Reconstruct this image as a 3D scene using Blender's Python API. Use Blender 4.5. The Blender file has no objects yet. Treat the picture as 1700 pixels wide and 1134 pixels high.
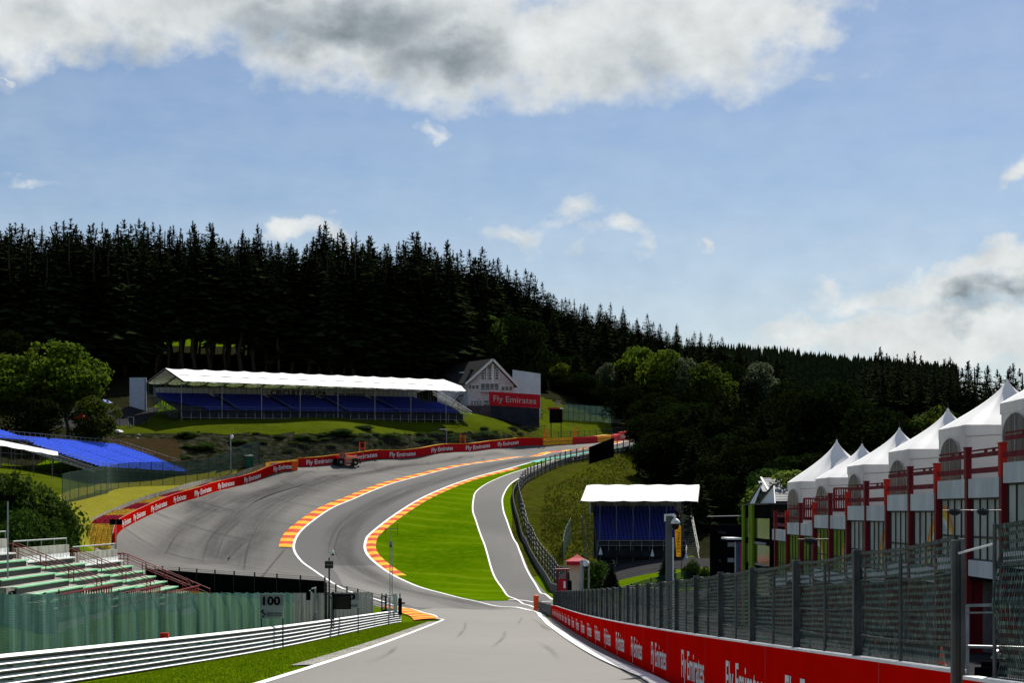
import bpy, bmesh, math, random
import numpy as np
from mathutils import Vector, Matrix
random.seed(7); rng = np.random.RandomState(7)
SC = bpy.context.scene
COL = SC.collection
# ---------------------------------------------------------------- camera
FPX = 3000.0; CX = 850.0; HR = 850.0        # focal length in photo pixels, principal column, horizon row
cam = bpy.data.cameras.new('camera'); camo = bpy.data.objects.new('camera', cam); COL.objects.link(camo)
cam.sensor_width = 36.0; cam.lens = FPX/1700.0*36.0
cam.shift_y = (HR-567.0)/1700.0
cam.clip_start = 0.5; cam.clip_end = 9000
camo.location = (0, 0, 0); camo.rotation_euler = (math.radians(90), 0, 0)
SC.camera = camo
# ---------------------------------------------------------------- light
SUN_AZ = math.radians(21.0)       # from +Y towards +X
SUN_EL = math.radians(46.0)
SC.view_settings.view_transform = 'Standard'; SC.view_settings.look = 'None'
SC.view_settings.gamma = 1.0; SC.view_settings.exposure = 0.48
sun = bpy.data.lights.new('sun', 'SUN'); sun.energy = 5.0; sun.angle = math.radians(0.5); sun.color = (1.0, 0.95, 0.86)
suno = bpy.data.objects.new('sun', sun); COL.objects.link(suno)
sdir = Vector((math.sin(SUN_AZ)*math.cos(SUN_EL), math.cos(SUN_AZ)*math.cos(SUN_EL), math.sin(SUN_EL)))
suno.rotation_euler = sdir.to_track_quat('Z', 'Y').to_euler()

world = bpy.data.worlds.new("World"); SC.world = world; world.use_nodes = True
def build_world():
    nt = world.node_tree; N = nt.nodes; L = nt.links
    for n in list(N): N.remove(n)
    out = N.new('ShaderNodeOutputWorld')
    def math_(op, a, b=None, c=None, clamp=False):
        n = N.new('ShaderNodeMath'); n.operation = op; n.use_clamp = clamp
        for i, v in enumerate((a, b, c)):
            if v is None: continue
            if isinstance(v, (int, float)): n.inputs[i].default_value = v
            else: L.new(v, n.inputs[i])
        return n.outputs[0]
    sky = N.new('ShaderNodeTexSky'); sky.sky_type = 'NISHITA'; sky.sun_disc = False
    sky.sun_elevation = SUN_EL; sky.sun_rotation = SUN_AZ
    sky.altitude = 400; sky.air_density = 1.0; sky.dust_density = 0.6; sky.ozone_density = 2.2
    skg = N.new('ShaderNodeHueSaturation'); L.new(sky.outputs[0], skg.inputs['Color'])
    skg.inputs['Saturation'].default_value = 1.22; skg.inputs['Value'].default_value = 0.90; skg.inputs['Hue'].default_value = 0.505
    tc = N.new('ShaderNodeTexCoord')
    sx = N.new('ShaderNodeSeparateXYZ'); L.new(tc.outputs['Generated'], sx.inputs[0])
    az = math_('ARCTAN2', sx.outputs[0], sx.outputs[1])
    el = math_('ARCSINE', sx.outputs[2])
    U = math_('MULTIPLY', az, 30.0)         # 1 unit = 1.9 degrees
    V = math_('MULTIPLY', el, 30.0)
    cb = N.new('ShaderNodeCombineXYZ'); L.new(U, cb.inputs[0]); L.new(V, cb.inputs[1])
    def noise(scale, detail, rough, sy=1.0, off=0.0, dist=0.0):
        mp = N.new('ShaderNodeMapping'); L.new(cb.outputs[0], mp.inputs[0])
        mp.inputs['Scale'].default_value = (1, sy, 1); mp.inputs['Location'].default_value = (off, off*1.7, off*0.3)
        n = N.new('ShaderNodeTexNoise'); n.inputs['Scale'].default_value = scale; n.inputs['Detail'].default_value = detail
        n.inputs['Roughness'].default_value = rough; n.inputs['Distortion'].default_value = dist
        L.new(mp.outputs[0], n.inputs['Vector']); return n
    nw = noise(0.9, 7, 0.55, 1.3, 3.1)
    s2 = N.new('ShaderNodeSeparateColor'); L.new(nw.outputs['Color'], s2.inputs[0])
    Uw = math_('ADD', U, math_('MULTIPLY', math_('SUBTRACT', s2.outputs[0], 0.5), 2.2))
    Vw = math_('ADD', V, math_('MULTIPLY', math_('SUBTRACT', s2.outputs[1], 0.5), 1.5))
    def blob(px, py, rx, ry, w):
        u = (px-850)/100.0; v = (850-py)/100.0
        a = math_('POWER', math_('ABSOLUTE', math_('MULTIPLY', math_('SUBTRACT', Uw, u), 100.0/rx)), 2.0)
        b = math_('POWER', math_('ABSOLUTE', math_('MULTIPLY', math_('SUBTRACT', Vw, v), 100.0/ry)), 2.0)
        d = math_('SQRT', math_('ADD', a, b))
        return math_('MULTIPLY', math_('SUBTRACT', 1.35, d), w)
    def maxall(lst):
        r = lst[0]
        for x in lst[1:]: r = math_('MAXIMUM', r, x)
        return r
    blobs = [(60,70,170,75,1), (250,40,150,90,1), (420,20,170,90,1), (590,50,230,110,1.1), (760,80,180,105,1.1),
             (960,90,170,95,1.05), (1150,60,190,110,1.05), (1290,60,95,50,.8), (1080,-60,420,120,1),
             (505,392,62,30,1.0), (850,384,70,28,.55), (1045,388,50,28,.62), (948,352,55,26,.5), (950,400,150,26,.3), (1168,392,24,20,.62), (722,222,34,12,.38),
             (1665,462,100,46,1.0), (1560,500,170,40,.9), (1400,508,110,28,.62), (1430,560,190,36,.9), (1620,575,300,52,1.05),
             (1692,300,45,26,.7), (1250,590,150,34,.3), (60,318,70,10,.35), (20,155,30,6,.4), (1300,150,200,14,.2),
             (-400,60,400,160,.9), (2100,350,360,130,.8), (300,-500,900,300,.7), (1700,-900,900,300,.7), (-900,500,300,90,.8)]
    E = maxall([blob(*b) for b in blobs])
    nf = noise(1.5, 8, 0.54, 1.25, 11.0)
    Ef = math_('ADD', E, math_('MULTIPLY', math_('SUBTRACT', nf.outputs[0], 0.5), 1.0))
    mr = N.new('ShaderNodeMapRange'); mr.interpolation_type = 'SMOOTHSTEP'
    L.new(Ef, mr.inputs[0]); mr.inputs[1].default_value = -0.08; mr.inputs[2].default_value = 0.85
    mask = mr.outputs[0]
    # thin high veil near the horizon
    nv = noise(0.5, 5, 0.6, 3.5, 21.0)
    veil = math_('ADD', math_('MULTIPLY', nv.outputs[0], 0.30), math_('MULTIPLY', math_('SUBTRACT', 5.5, V), 0.085, clamp=True), clamp=True)
    mask2 = math_('MAXIMUM', math_('MULTIPLY', mask, 0.95), veil)
    # grey bellies
    dark = maxall([blob(560,60,200,50,.85), blob(740,105,130,50,.85), blob(400,10,80,40,.5), blob(1070,110,120,50,.42),
                   blob(1590,520,70,30,.9), blob(1660,505,60,18,.6), blob(60,60,60,30,.3), blob(230,110,80,30,.35)])
    nd = noise(0.9, 6, 0.5, 1.3, 5.0)
    Dk = math_('ADD', dark, math_('MULTIPLY', math_('SUBTRACT', nd.outputs[0], 0.5), 1.1))
    md = N.new('ShaderNodeMapRange'); md.interpolation_type = 'SMOOTHSTEP'
    L.new(Dk, md.inputs[0]); md.inputs[1].default_value = -0.15; md.inputs[2].default_value = 1.3
    nl = noise(1.6, 8, 0.55, 1.2, 8.0)
    bright = math_('MULTIPLY_ADD', nl.outputs[0], 0.6, 0.72)
    bright = math_('MULTIPLY', bright, math_('SUBTRACT', 1.0, math_('MULTIPLY', md.outputs[0], 0.66)))
    cw = N.new('ShaderNodeMix'); cw.data_type = 'RGBA'
    L.new(md.outputs[0], cw.inputs[0]); cw.inputs[6].default_value = (0.93, 0.96, 0.95, 1); cw.inputs[7].default_value = (0.80, 0.93, 1.0, 1)
    cl = N.new('ShaderNodeMix'); cl.data_type = 'RGBA'; cl.blend_type = 'MULTIPLY'; cl.inputs[0].default_value = 1.0
    L.new(cw.outputs[2], cl.inputs[6]); cc = N.new('ShaderNodeCombineColor')
    for i in range(3): L.new(bright, cc.inputs[i])
    L.new(cc.outputs[0], cl.inputs[7])
    bs = N.new('ShaderNodeBackground'); L.new(skg.outputs[0], bs.inputs[0]); bs.inputs[1].default_value = SKY_STRENGTH
    bc = N.new('ShaderNodeBackground'); L.new(cl.outputs[2], bc.inputs[0]); bc.inputs[1].default_value = CLOUD_STRENGTH
    ms = N.new('ShaderNodeMixShader'); L.new(mask2, ms.inputs[0]); L.new(bs.outputs[0], ms.inputs[1]); L.new(bc.outputs[0], ms.inputs[2])
    L.new(ms.outputs[0], out.inputs[0])
SKY_STRENGTH = 0.064; CLOUD_STRENGTH = 0.57
build_world()

# ---------------------------------------------------------------- helpers
def P(px, row, Y): return Vector(((px-CX)/FPX*Y, Y, (HR-row)/FPX*Y))
def lin(c):
    c = c/255.0
    return c/12.92 if c <= 0.04045 else ((c+0.055)/1.055)**2.4
_m = {}
def mat(name, col, rough=0.8, var=0.12, scale=1.5, col2=None, metal=0.0, bump=0.0, bscale=20.0, spec=0.18, trans=0.0, objrand=0.0, stretch=(1,1,1), detail=5, thr=(0.35,0.65)):
    """procedural principled material: base colour with noise variation, optional second colour, bump, translucency"""
    if name in _m: return _m[name]
    m = bpy.data.materials.new(name); m.use_nodes = True; nt = m.node_tree; N = nt.nodes; L = nt.links
    b = N['Principled BSDF']; out = N['Material Output']
    tc = N.new('ShaderNodeTexCoord'); mp = N.new('ShaderNodeMapping'); L.new(tc.outputs['Object'], mp.inputs[0]); mp.inputs['Scale'].default_value = stretch
    n = N.new('ShaderNodeTexNoise'); n.inputs['Scale'].default_value = scale; n.inputs['Detail'].default_value = detail; L.new(mp.outputs[0], n.inputs['Vector'])
    mr = N.new('ShaderNodeMapRange'); L.new(n.outputs[0], mr.inputs[0]); mr.inputs[1].default_value = thr[0]; mr.inputs[2].default_value = thr[1]
    mx = N.new('ShaderNodeMix'); mx.data_type = 'RGBA'; L.new(mr.outputs[0], mx.inputs[0])
    c1 = col; c2 = col2 if col2 else tuple(min(1, x*(1+2*var)) for x in col)
    if not col2: c1 = tuple(x*(1-var) for x in col)
    mx.inputs[6].default_value = (*c1, 1); mx.inputs[7].default_value = (*c2, 1)
    csock = mx.outputs[2]
    if objrand > 0:
        oi = N.new('ShaderNodeObjectInfo'); hs = N.new('ShaderNodeHueSaturation')
        r = N.new('ShaderNodeMapRange'); L.new(oi.outputs['Random'], r.inputs[0]); r.inputs[3].default_value = 1-objrand; r.inputs[4].default_value = 1+objrand
        L.new(r.outputs[0], hs.inputs['Value'])
        r2 = N.new('ShaderNodeMapRange'); L.new(oi.outputs['Random'], r2.inputs[0]); r2.inputs[3].default_value = 0.5-objrand*0.06; r2.inputs[4].default_value = 0.5+objrand*0.06
        L.new(r2.outputs[0], hs.inputs['Hue']); L.new(csock, hs.inputs['Color']); csock = hs.outputs[0]
    L.new(csock, b.inputs['Base Color'])
    b.inputs['Roughness'].default_value = rough; b.inputs['Metallic'].default_value = metal
    b.inputs['Specular IOR Level'].default_value = spec
    if bump > 0:
        nb = N.new('ShaderNodeTexNoise'); nb.inputs['Scale'].default_value = bscale; nb.inputs['Detail'].default_value = 4; L.new(mp.outputs[0], nb.inputs['Vector'])
        bp = N.new('ShaderNodeBump'); bp.inputs['Strength'].default_value = bump; bp.inputs['Distance'].default_value = 0.05
        L.new(nb.outputs[0], bp.inputs['Height']); L.new(bp.outputs[0], b.inputs['Normal'])
    if trans > 0:
        t = N.new('ShaderNodeBsdfTranslucent'); L.new(csock, t.inputs[0]); ms = N.new('ShaderNodeMixShader'); ms.inputs[0].default_value = trans
        L.new(b.outputs[0], ms.inputs[1]); L.new(t.outputs[0], ms.inputs[2]); L.new(ms.outputs[0], out.inputs[0])
    _m[name] = m; return m

class MB:
    """mesh builder: collects shapes, links them as one mesh object"""
    def __init__(s): s.v = []; s.f = []; s.mi = []; s.uv = None; s.smooth = False
    def add(s, vs, fs, mi=0):
        o = len(s.v); s.v.extend([tuple(v) for v in vs]); s.f.extend([tuple(i+o for i in f) for f in fs]); s.mi.extend([mi]*len(fs)); return s
    def box(s, c, size, rz=0.0, mi=0, M=None):
        x, y, z = size[0]/2, size[1]/2, size[2]/2
        vs = [Vector((a*x, b*y, d*z)) for d in (-1, 1) for a, b in ((-1,-1),(1,-1),(1,1),(-1,1))]
        R = Matrix.Rotation(rz, 3, 'Z') if M is None else M
        c = Vector(c); vs = [R @ v + c for v in vs]
        return s.add(vs, [(3,2,1,0),(4,5,6,7),(0,1,5,4),(1,2,6,5),(2,3,7,6),(3,0,4,7)], mi)
    def beam(s, p0, p1, w, h=None, mi=0, up=Vector((0,0,1))):
        p0 = Vector(p0); p1 = Vector(p1); h = w if h is None else h
        d = (p1-p0)
        if d.length < 1e-6: return s
        d.normalize(); sd = d.cross(up)
        if sd.length < 1e-3: sd = d.cross(Vector((0,1,0)))
        sd.normalize(); u = sd.cross(d)
        vs = [p + sd*a*w/2 + u*b*h/2 for p in (p0, p1) for a, b in ((-1,-1),(1,-1),(1,1),(-1,1))]
        return s.add(vs, [(3,2,1,0),(4,5,6,7),(0,1,5,4),(1,2,6,5),(2,3,7,6),(3,0,4,7)], mi)
    def tube(s, p0, p1, r, r1=None, n=8, mi=0, caps=True):
        p0 = Vector(p0); p1 = Vector(p1); r1 = r if r1 is None else r1
        d = (p1-p0).normalized(); a = d.cross(Vector((0,0,1)))
        if a.length < 1e-3: a = Vector((1,0,0))
        a.normalize(); b = d.cross(a)
        vs = [p + (a*math.cos(2*math.pi*i/n) + b*math.sin(2*math.pi*i/n))*q for p, q in ((p0, r), (p1, r1)) for i in range(n)]
        fs = [(i, (i+1) % n, n+(i+1) % n, n+i) for i in range(n)]
        if caps: fs += [tuple(range(n-1, -1, -1)), tuple(range(n, 2*n))]
        return s.add(vs, fs, mi)
    def lathe(s, c, prof, n=12, mi=0, axis='Z'):
        vs = []; c = Vector(c)
        for r, z in prof:
            for i in range(n):
                a = 2*math.pi*i/n
                v = Vector((r*math.cos(a), r*math.sin(a), z))
                if axis == 'X': v = Vector((z, r*math.cos(a), r*math.sin(a)))
                if axis == 'Y': v = Vector((r*math.cos(a), z, r*math.sin(a)))
                vs.append(v+c)
        fs = []
        for k in range(len(prof)-1):
            for i in range(n): fs.append((k*n+i, k*n+(i+1) % n, (k+1)*n+(i+1) % n, (k+1)*n+i))
        fs += [tuple(range(n-1, -1, -1)), tuple(range((len(prof)-1)*n, len(prof)*n))]
        return s.add(vs, fs, mi)
    def quad(s, a, b, c, d, mi=0): return s.add([a, b, c, d], [(0,1,2,3)], mi)
    def slab(s, pts, n, t, mi=0):
        """polygon extruded by vector n*t"""
        n = Vector(n).normalized()*t; k = len(pts); vs = [Vector(p) for p in pts] + [Vector(p)+n for p in pts]
        fs = [tuple(range(k-1, -1, -1)), tuple(range(k, 2*k))] + [(i, (i+1) % k, k+(i+1) % k, k+i) for i in range(k)]
        return s.add(vs, fs, mi)
    def obj(s, name, mats, parent=None, smooth=None):
        me = bpy.data.meshes.new(name); me.from_pydata([tuple(v) for v in s.v], [], s.f)
        if not isinstance(mats, (list, tuple)): mats = [mats]
        for m in mats: me.materials.append(m)
        if any(s.mi): me.polygons.foreach_set('material_index', s.mi)
        if s.uv is not None:
            ul = me.uv_layers.new(name='UVMap'); li = np.zeros(len(me.loops), dtype=np.int32); me.loops.foreach_get('vertex_index', li)
            ul.data.foreach_set('uv', np.array(s.uv, dtype=np.float32)[li].ravel())
        if smooth or s.smooth: me.polygons.foreach_set('use_smooth', [True]*len(me.polygons))
        me.update()
        o = bpy.data.objects.new(name, me); COL.objects.link(o)
        if parent is not None: o.parent = parent
        return o
def tag(o, label, cat, group=None, kind=None):
    o['label'] = label; o['category'] = cat
    if group: o['group'] = group
    if kind: o['kind'] = kind
    return o
def struct(o, kind='structure'): o['kind'] = kind; return o
def thing(name, label, cat, loc=(0,0,0), rz=0.0, group=None):
    o = bpy.data.objects.new(name, None); COL.objects.link(o); o.empty_display_size = 0.3
    o.location = loc; o.rotation_euler = (0, 0, rz); return tag(o, label, cat, group)
def copy_tree(o, parent=None, loc=None, rz=None, scale=None):
    c = o.copy(); COL.objects.link(c)
    if parent is not None: c.parent = parent
    if loc is not None: c.location = loc
    if rz is not None: c.rotation_euler = (0, 0, rz)
    if scale is not None: c.scale = (scale,)*3 if isinstance(scale, (int, float)) else scale
    for ch in _kids.get(o.name, []): copy_tree(ch, c)
    return c
_kids = {}
def register(root):
    for o in root.children: _kids.setdefault(root.name, []).append(o); register(o)

_txt = {}
def text_mesh(s, bold=0.0, shear=0.0):
    """flat letter shapes, cap height 1, starting at x=0"""
    k = (s, bold, shear)
    if k in _txt: return _txt[k]
    cu = bpy.data.curves.new('t', 'FONT'); cu.body = s; cu.size = 1.0; cu.resolution_u = 3; cu.offset = bold; cu.shear = shear
    o = bpy.data.objects.new('t', cu); COL.objects.link(o)
    dg = bpy.context.evaluated_depsgraph_get(); me = o.evaluated_get(dg).to_mesh()
    V = [tuple(v.co) for v in me.vertices]; Fs = [tuple(p.vertices) for p in me.polygons]
    o.evaluated_get(dg).to_mesh_clear(); bpy.data.objects.remove(o); bpy.data.curves.remove(cu)
    x0 = min(v[0] for v in V); x1 = max(v[0] for v in V)
    V = [((v[0]-x0)/(x1-x0), v[1]/0.70) for v in V]
    _txt[k] = (V, Fs); return _txt[k]
def text_on(mb, s, fn, u0, u1, v0, h, mi=0, bold=0.01):
    """fn(u, v) maps along/up metres to a world point"""
    V, Fs = text_mesh(s, bold)
    mb.add([fn(u0+(u1-u0)*x, v0+h*y) for x, y in V], Fs, mi)
# ================================================================ terrain
ROW_Y = np.array([(1134,37.5),(1025,157),(1012,180),(1002,195),(985,209),(970,218),(950,229),(925,239),(900,249),(875,260),(850,272),(825,288),
                  (800,308),(780,328),(760,352),(745,376),(735,396),(725,420),(715,445)], float)[::-1]
def rowY(r): return float(np.interp(r, ROW_Y[:,0], ROW_Y[:,1]))
ctl = []
def c3(px, row, Y): p = P(px, row, Y); ctl.append((p.x, p.y, p.z))
def cs(px, row, dy=0):                                     # a point of the track bowl
    c3(px, row, rowY(row) + dy - 9*min(1, max(0, (450-px)/250)))
RZ = [(-40,0.9),(-20,-0.4),(0,-1.45),(12.6,-2.14),(22,-2.68),(37.5,-3.54),(53.6,-4.4),(73,-5.29),(95,-6.28),(115,-7.2),(135,-8.14),(157,-9.16)]
for y, z in RZ:
    for x in (-5, 3, 14, 30, 60): ctl.append((x, y, z))
for x, y, z in [(-12.75,45,-4.55),(-12.1,52,-4.92),(-11.6,58,-5.2),(-10.5,70,-5.95),(-10,86,-6.5),(-9.6,115,-7.86),(-9.1,150,-9.25),
                (-14,20,-3.2),(-20,45,-4.9),(-20,80,-6.6),(-18,120,-8.1),(-25,140,-8.3),(-33,130,-5.2),(-35,145,-6),(-34,115,-4.6),(-24,100,-7.2),(-40,100,-3.5),
                (-30,60,-4.2),(-60,50,-2),(-60,120,-2.5),(-80,0,2),(-80,80,2),(-130,60,10),(-130,160,9),(-150,260,16),
                (-53,190,-5.2),(-48,170,-5.1),(-70,190,-1),(-18,172,-8.9),(-30,188,-8.6),(-41,200,-8.2),
                (3,180,-9.75),(-5,180,-9.8),(8,180,-9.2),(12,170,-9.0),(14,186,-6.9),(16,205,-6.3),(16,224,-5.9),(28,224,-5.9),(28,190,-6.6),
                (45,190,-6.6),(45,230,-5),(24,150,-8.6),(45,150,-8),(80,150,-5),(80,60,-2),(120,100,0),(80,230,-2)]:
    ctl.append((x, y, z))
for px, r in [(671,1012),(560,1000),(733,1012),(880,1003),(905,985),(838,998),(700,985),(560,985),(430,970),(640,950),(300,945),(520,947),(850,950),(895,960),
              (200,945),(160,918),(490,900),(350,900),(240,890),(610,900),(750,900),(868,905),(880,925),(560,850),(400,850),(260,855),(700,850),(800,850),(845,870),
              (856,840),(330,825),(500,825),(620,825),(760,825),(850,815),(430,795),(600,795),(750,795),(862,800),(900,780),(495,780),(700,775),(560,771),
              (660,762),(780,760),(780,750),(870,760),(940,770),(980,758),(1010,753),(1050,744),(850,742),(950,739),(1000,742),(1014,733),(1066,726),(1075,735),(1100,720)]:
    cs(px, r)
for a in [(935,940,240),(940,862,268),(905,900,256),(1000,800,322),(960,820,300),(1040,770,352),(1060,745,385),(1100,790,345),(1100,740,400),(1000,850,275),(1080,880,262),(1080,860,300),(1200,850,300),
          (1300,860,260),(1700,900,260),(1500,850,300),(1200,790,345),(1400,800,380),(1650,800,380),
          (450,775,318),(350,787,316),(330,727,338),(300,699,351),(450,722,346),(450,698,360),(600,722,353),(600,699,370),(770,722,378),(770,700,386),(840,722,385),(840,702,398),
          (180,742,328),(190,715,344),(220,680,370),(250,650,395),(50,790,275),(0,830,250),(130,840,258),(165,870,243),(148,900,232),(250,815,285),(180,815,282),(70,850,245),
          (60,725,330),(150,700,360),(-60,760,300),(60,650,385),(790,690,415),(890,700,412),(860,712,398),(905,697,425),(940,699,430),(1000,700,440),(1030,699,448),(1043,684,455),
          (940,725,410),(1000,719,428),(1055,707,440),(1090,700,470),(500,660,398),(700,668,408),(350,640,400),
          (200,600,430),(300,600,440),(500,605,440),(700,620,445),(850,640,450),(1000,650,485),(1100,660,485),(1200,690,490),(1300,710,480),
          (100,565,480),(300,556,500),(550,560,500),(300,520,620),(-300,600,420),(-500,560,600),(900,590,540),(1000,605,560),(1100,620,580),(1250,660,590),
          (1500,720,480),(1700,720,480),(1900,760,430)]:
    c3(*a)
for x, y, z in [(200,1300,92),(350,1300,80),(60,1300,85),(120,900,45),(350,900,30),(-100,900,85),(-400,900,90),(300,500,18),(250,300,8),(300,100,2),(-300,100,40),(-300,400,60),
                (0,-150,8),(-200,-150,15),(200,-150,8),(400,1800,70),(0,2600,40),(-900,1800,90),(900,1500,60),(-900,300,90),(900,300,30),(900,-150,20),(-900,-150,60),(900,2600,40),(-900,2600,60)]:
    ctl.append((x, y, z))
C = np.array(ctl); S0 = 100.0
def tps_fit(C, lam=0.02):
    X = C[:, :2]/S0; n = len(X)
    d2 = ((X[:,None,:]-X[None,:,:])**2).sum(-1); K = 0.5*d2*np.log(d2+1e-12)
    A = np.zeros((n+3, n+3)); A[:n,:n] = K + lam*1e-2*np.eye(n); A[:n,n] = 1; A[:n,n+1:] = X; A[n,:n] = 1; A[n+1:,:n] = X.T
    b = np.zeros(n+3); b[:n] = C[:,2]; return np.linalg.solve(A, b)
W = tps_fit(C)
def tps(x, y):
    q = np.stack([np.ravel(x), np.ravel(y)], -1)/S0; out = np.zeros(len(q)); X = C[:, :2]/S0; n = len(X)
    for i in range(0, len(q), 4000):
        d2 = ((q[i:i+4000,None,:]-X[None])**2).sum(-1); out[i:i+4000] = (0.5*d2*np.log(d2+1e-12)) @ W[:n] + W[n] + q[i:i+4000] @ W[n+1:]
    return out.reshape(np.shape(x))
def axis(lo, f0, f1, hi, step, g=1.16):
    a = list(np.arange(f0, f1+1e-6, step)); s = step; x = f1
    while x < hi: s *= g; x += s; a.append(x)
    s = step; x = f0
    while x > lo: s *= g; x -= s; a.insert(0, x)
    return np.array(a)
GX = axis(-900, -104, 66, 900, 2.0); GY = axis(-150, 4, 470, 2600, 2.0)
XX, YY = np.meshgrid(GX, GY, indexing='ij'); H = tps(XX, YY)
far = np.clip((YY-1350)/900, 0, 1); H = np.where(YY > 1350, H*(1-far)+far*60, H)
_rz = np.array(RZ); _pf = np.polyfit(_rz[:,0]/100, _rz[:,1], 4)
def _ss(t): t = np.clip(t, 0, 1); return t*t*(3-2*t)
_prof = np.polyval(_pf, np.clip(YY, -40, 160)/100) - 0.088*np.clip(-XX-5.3, 0, 9)
_w = _ss((XX+19)/5)*_ss((12-XX)/6)*_ss((168-YY)/28)*_ss((YY+45)/20)
H = H*(1-_w)+_prof*_w
# rough rock cut under the covered grandstand
def _n2(x, y, s): return np.sin(x*s*1.7+y*s*0.9)*np.cos(y*s*2.1-x*s*0.6)+0.5*np.sin(x*s*4.3+1.3)*np.cos(y*s*3.7+x*s)
def hh(x, y):
    """height of the ground mesh (its own triangles)"""
    x = np.asarray(x, float); y = np.asarray(y, float)
    i = np.clip(np.searchsorted(GX, x)-1, 0, len(GX)-2); j = np.clip(np.searchsorted(GY, y)-1, 0, len(GY)-2)
    u = np.clip((x-GX[i])/(GX[i+1]-GX[i]), 0, 1); v = np.clip((y-GY[j])/(GY[j+1]-GY[j]), 0, 1)
    a = H[i,j]; b = H[i+1,j]; c = H[i+1,j+1]; d = H[i,j+1]
    return np.where(u >= v, a+(b-a)*u+(c-b)*v, a+(d-a)*v+(c-d)*u)
def h(x, y): return float(hh(x, y))
YS = np.concatenate([np.arange(6, 700, 0.5), np.arange(700, 1600, 5)])
def hit(px, row):
    """where the sight line through a photo pixel meets the ground"""
    X = (px-CX)/FPX*YS; Z = (HR-row)/FPX*YS; G = hh(X, YS); below = np.where(Z <= G)[0]
    if len(below) == 0: return Vector((X[-1], YS[-1], G[-1]))
    k = below[0]
    if k == 0: return Vector((X[0], YS[0], G[0]))
    d0 = Z[k-1]-G[k-1]; d1 = Z[k]-G[k]; t = d0/(d0-d1+1e-9); y = YS[k-1]+t*(YS[k]-YS[k-1]); x = (px-CX)/FPX*y
    return Vector((x, y, h(x, y)))
def V2(p): return Vector((p[0], p[1], h(p[0], p[1])))

# ground material zones are mesh colours of real ground kinds: grass / dry grass / bare rock / forest floor / paving
def grass_mat(name, c1, c2, c3_, s1=0.25, s2=3.0, rings=None, bump=0.6):
    m = bpy.data.materials.new(name); m.use_nodes = True; N = m.node_tree.nodes; L = m.node_tree.links; b = N['Principled BSDF']
    tc = N.new('ShaderNodeTexCoord')
    def noise(s, d=6, st=(1,1,1)):
        mp = N.new('ShaderNodeMapping'); mp.inputs['Scale'].default_value = st; L.new(tc.outputs['Object'], mp.inputs[0])
        n = N.new('ShaderNodeTexNoise'); n.inputs['Scale'].default_value = s; n.inputs['Detail'].default_value = d; n.inputs['Roughness'].default_value = 0.65; L.new(mp.outputs[0], n.inputs['Vector']); return n
    def mix(f, a, b_):
        x = N.new('ShaderNodeMix'); x.data_type = 'RGBA'; L.new(f, x.inputs[0])
        for i, v in ((6, a), (7, b_)):
            if isinstance(v, tuple): x.inputs[i].default_value = (*v, 1)
            else: L.new(v, x.inputs[i])
        return x.outputs[2]
    def rng_(o, a, b_):
        r = N.new('ShaderNodeMapRange'); L.new(o, r.inputs[0]); r.inputs[1].default_value = a; r.inputs[2].default_value = b_; return r.outputs[0]
    n1 = noise(s1); n2 = noise(s2, 8); n3 = noise(14, 4)
    c = mix(rng_(n1.outputs[0], .38, .62), c1, c2); c = mix(rng_(n2.outputs[0], .45, .75), c, c3_)
    if rings:
        mp = N.new('ShaderNodeMapping'); L.new(tc.outputs['Object'], mp.inputs[0]); mp.inputs['Location'].default_value = (-rings[0], -rings[1], 0)
        mp.inputs['Scale'].default_value = (1, 0.55, 0)
        w = N.new('ShaderNodeTexWave'); w.wave_type = 'RINGS'; w.rings_direction = 'Z'; w.inputs['Scale'].default_value = rings[2]; w.inputs['Distortion'].default_value = 3.5; w.inputs['Detail'].default_value = 3; w.inputs['Detail Scale'].default_value = 0.6
        L.new(mp.outputs[0], w.inputs['Vector'])
        mu = N.new('ShaderNodeMath'); mu.operation = 'MULTIPLY'; L.new(rng_(w.outputs[0], .6, 1.0), mu.inputs[0]); L.new(rng_(n1.outputs[0], .35, .6), mu.inputs[1])
        c = mix(mu.outputs[0], c, rings[3])
    L.new(c, b.inputs['Base Color']); b.inputs['Roughness'].default_value = 1.0; b.inputs['Specular IOR Level'].default_value = 0.0
    bp = N.new('ShaderNodeBump'); bp.inputs['Strength'].default_value = bump; bp.inputs['Distance'].default_value = 0.12; L.new(n3.outputs[0], bp.inputs['Height']); L.new(bp.outputs[0], b.inputs['Normal'])
    return m
M_grass = grass_mat('grass_green', (0.062,0.115,0.001), (0.085,0.14,0.001), (0.11,0.15,0.006), s1=0.2, s2=1.6)
M_isle = grass_mat('grass_infield', (0.050,0.115,0.000), (0.078,0.15,0.000), (0.10,0.165,0.003), s1=0.10, s2=1.0, rings=(24,262,0.11,(0.11,0.18,0.004)))
M_dry = grass_mat('grass_dry', (0.15,0.15,0.010), (0.19,0.19,0.014), (0.25,0.20,0.06), s1=0.5, s2=4)
M_bank = grass_mat('grass_bank', (0.026,0.036,0.002), (0.045,0.056,0.003), (0.075,0.060,0.018), s1=0.10, s2=0.8)
M_grass2 = grass_mat('grass_hill', (0.042,0.062,0.002), (0.062,0.088,0.003), (0.085,0.088,0.014), s1=0.15, s2=0.9)
M_rock = grass_mat('rock_cut', (0.008,0.010,0.003), (0.016,0.020,0.006), (0.075,0.07,0.055), s1=0.25, s2=0.7, bump=1.0)
M_floor = grass_mat('forest_floor', (0.010,0.012,0.005), (0.02,0.02,0.01), (0.03,0.03,0.012), s1=0.3, s2=2)
M_pave = grass_mat('paddock_paving', (0.03,0.03,0.031), (0.04,0.04,0.041), (0.055,0.055,0.055), s1=0.3, s2=2, bump=0.1)
M_soil = grass_mat('brown_soil', (0.05,0.03,0.014), (0.035,0.025,0.012), (0.02,0.025,0.008), s1=0.6, s2=2.0)
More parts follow.
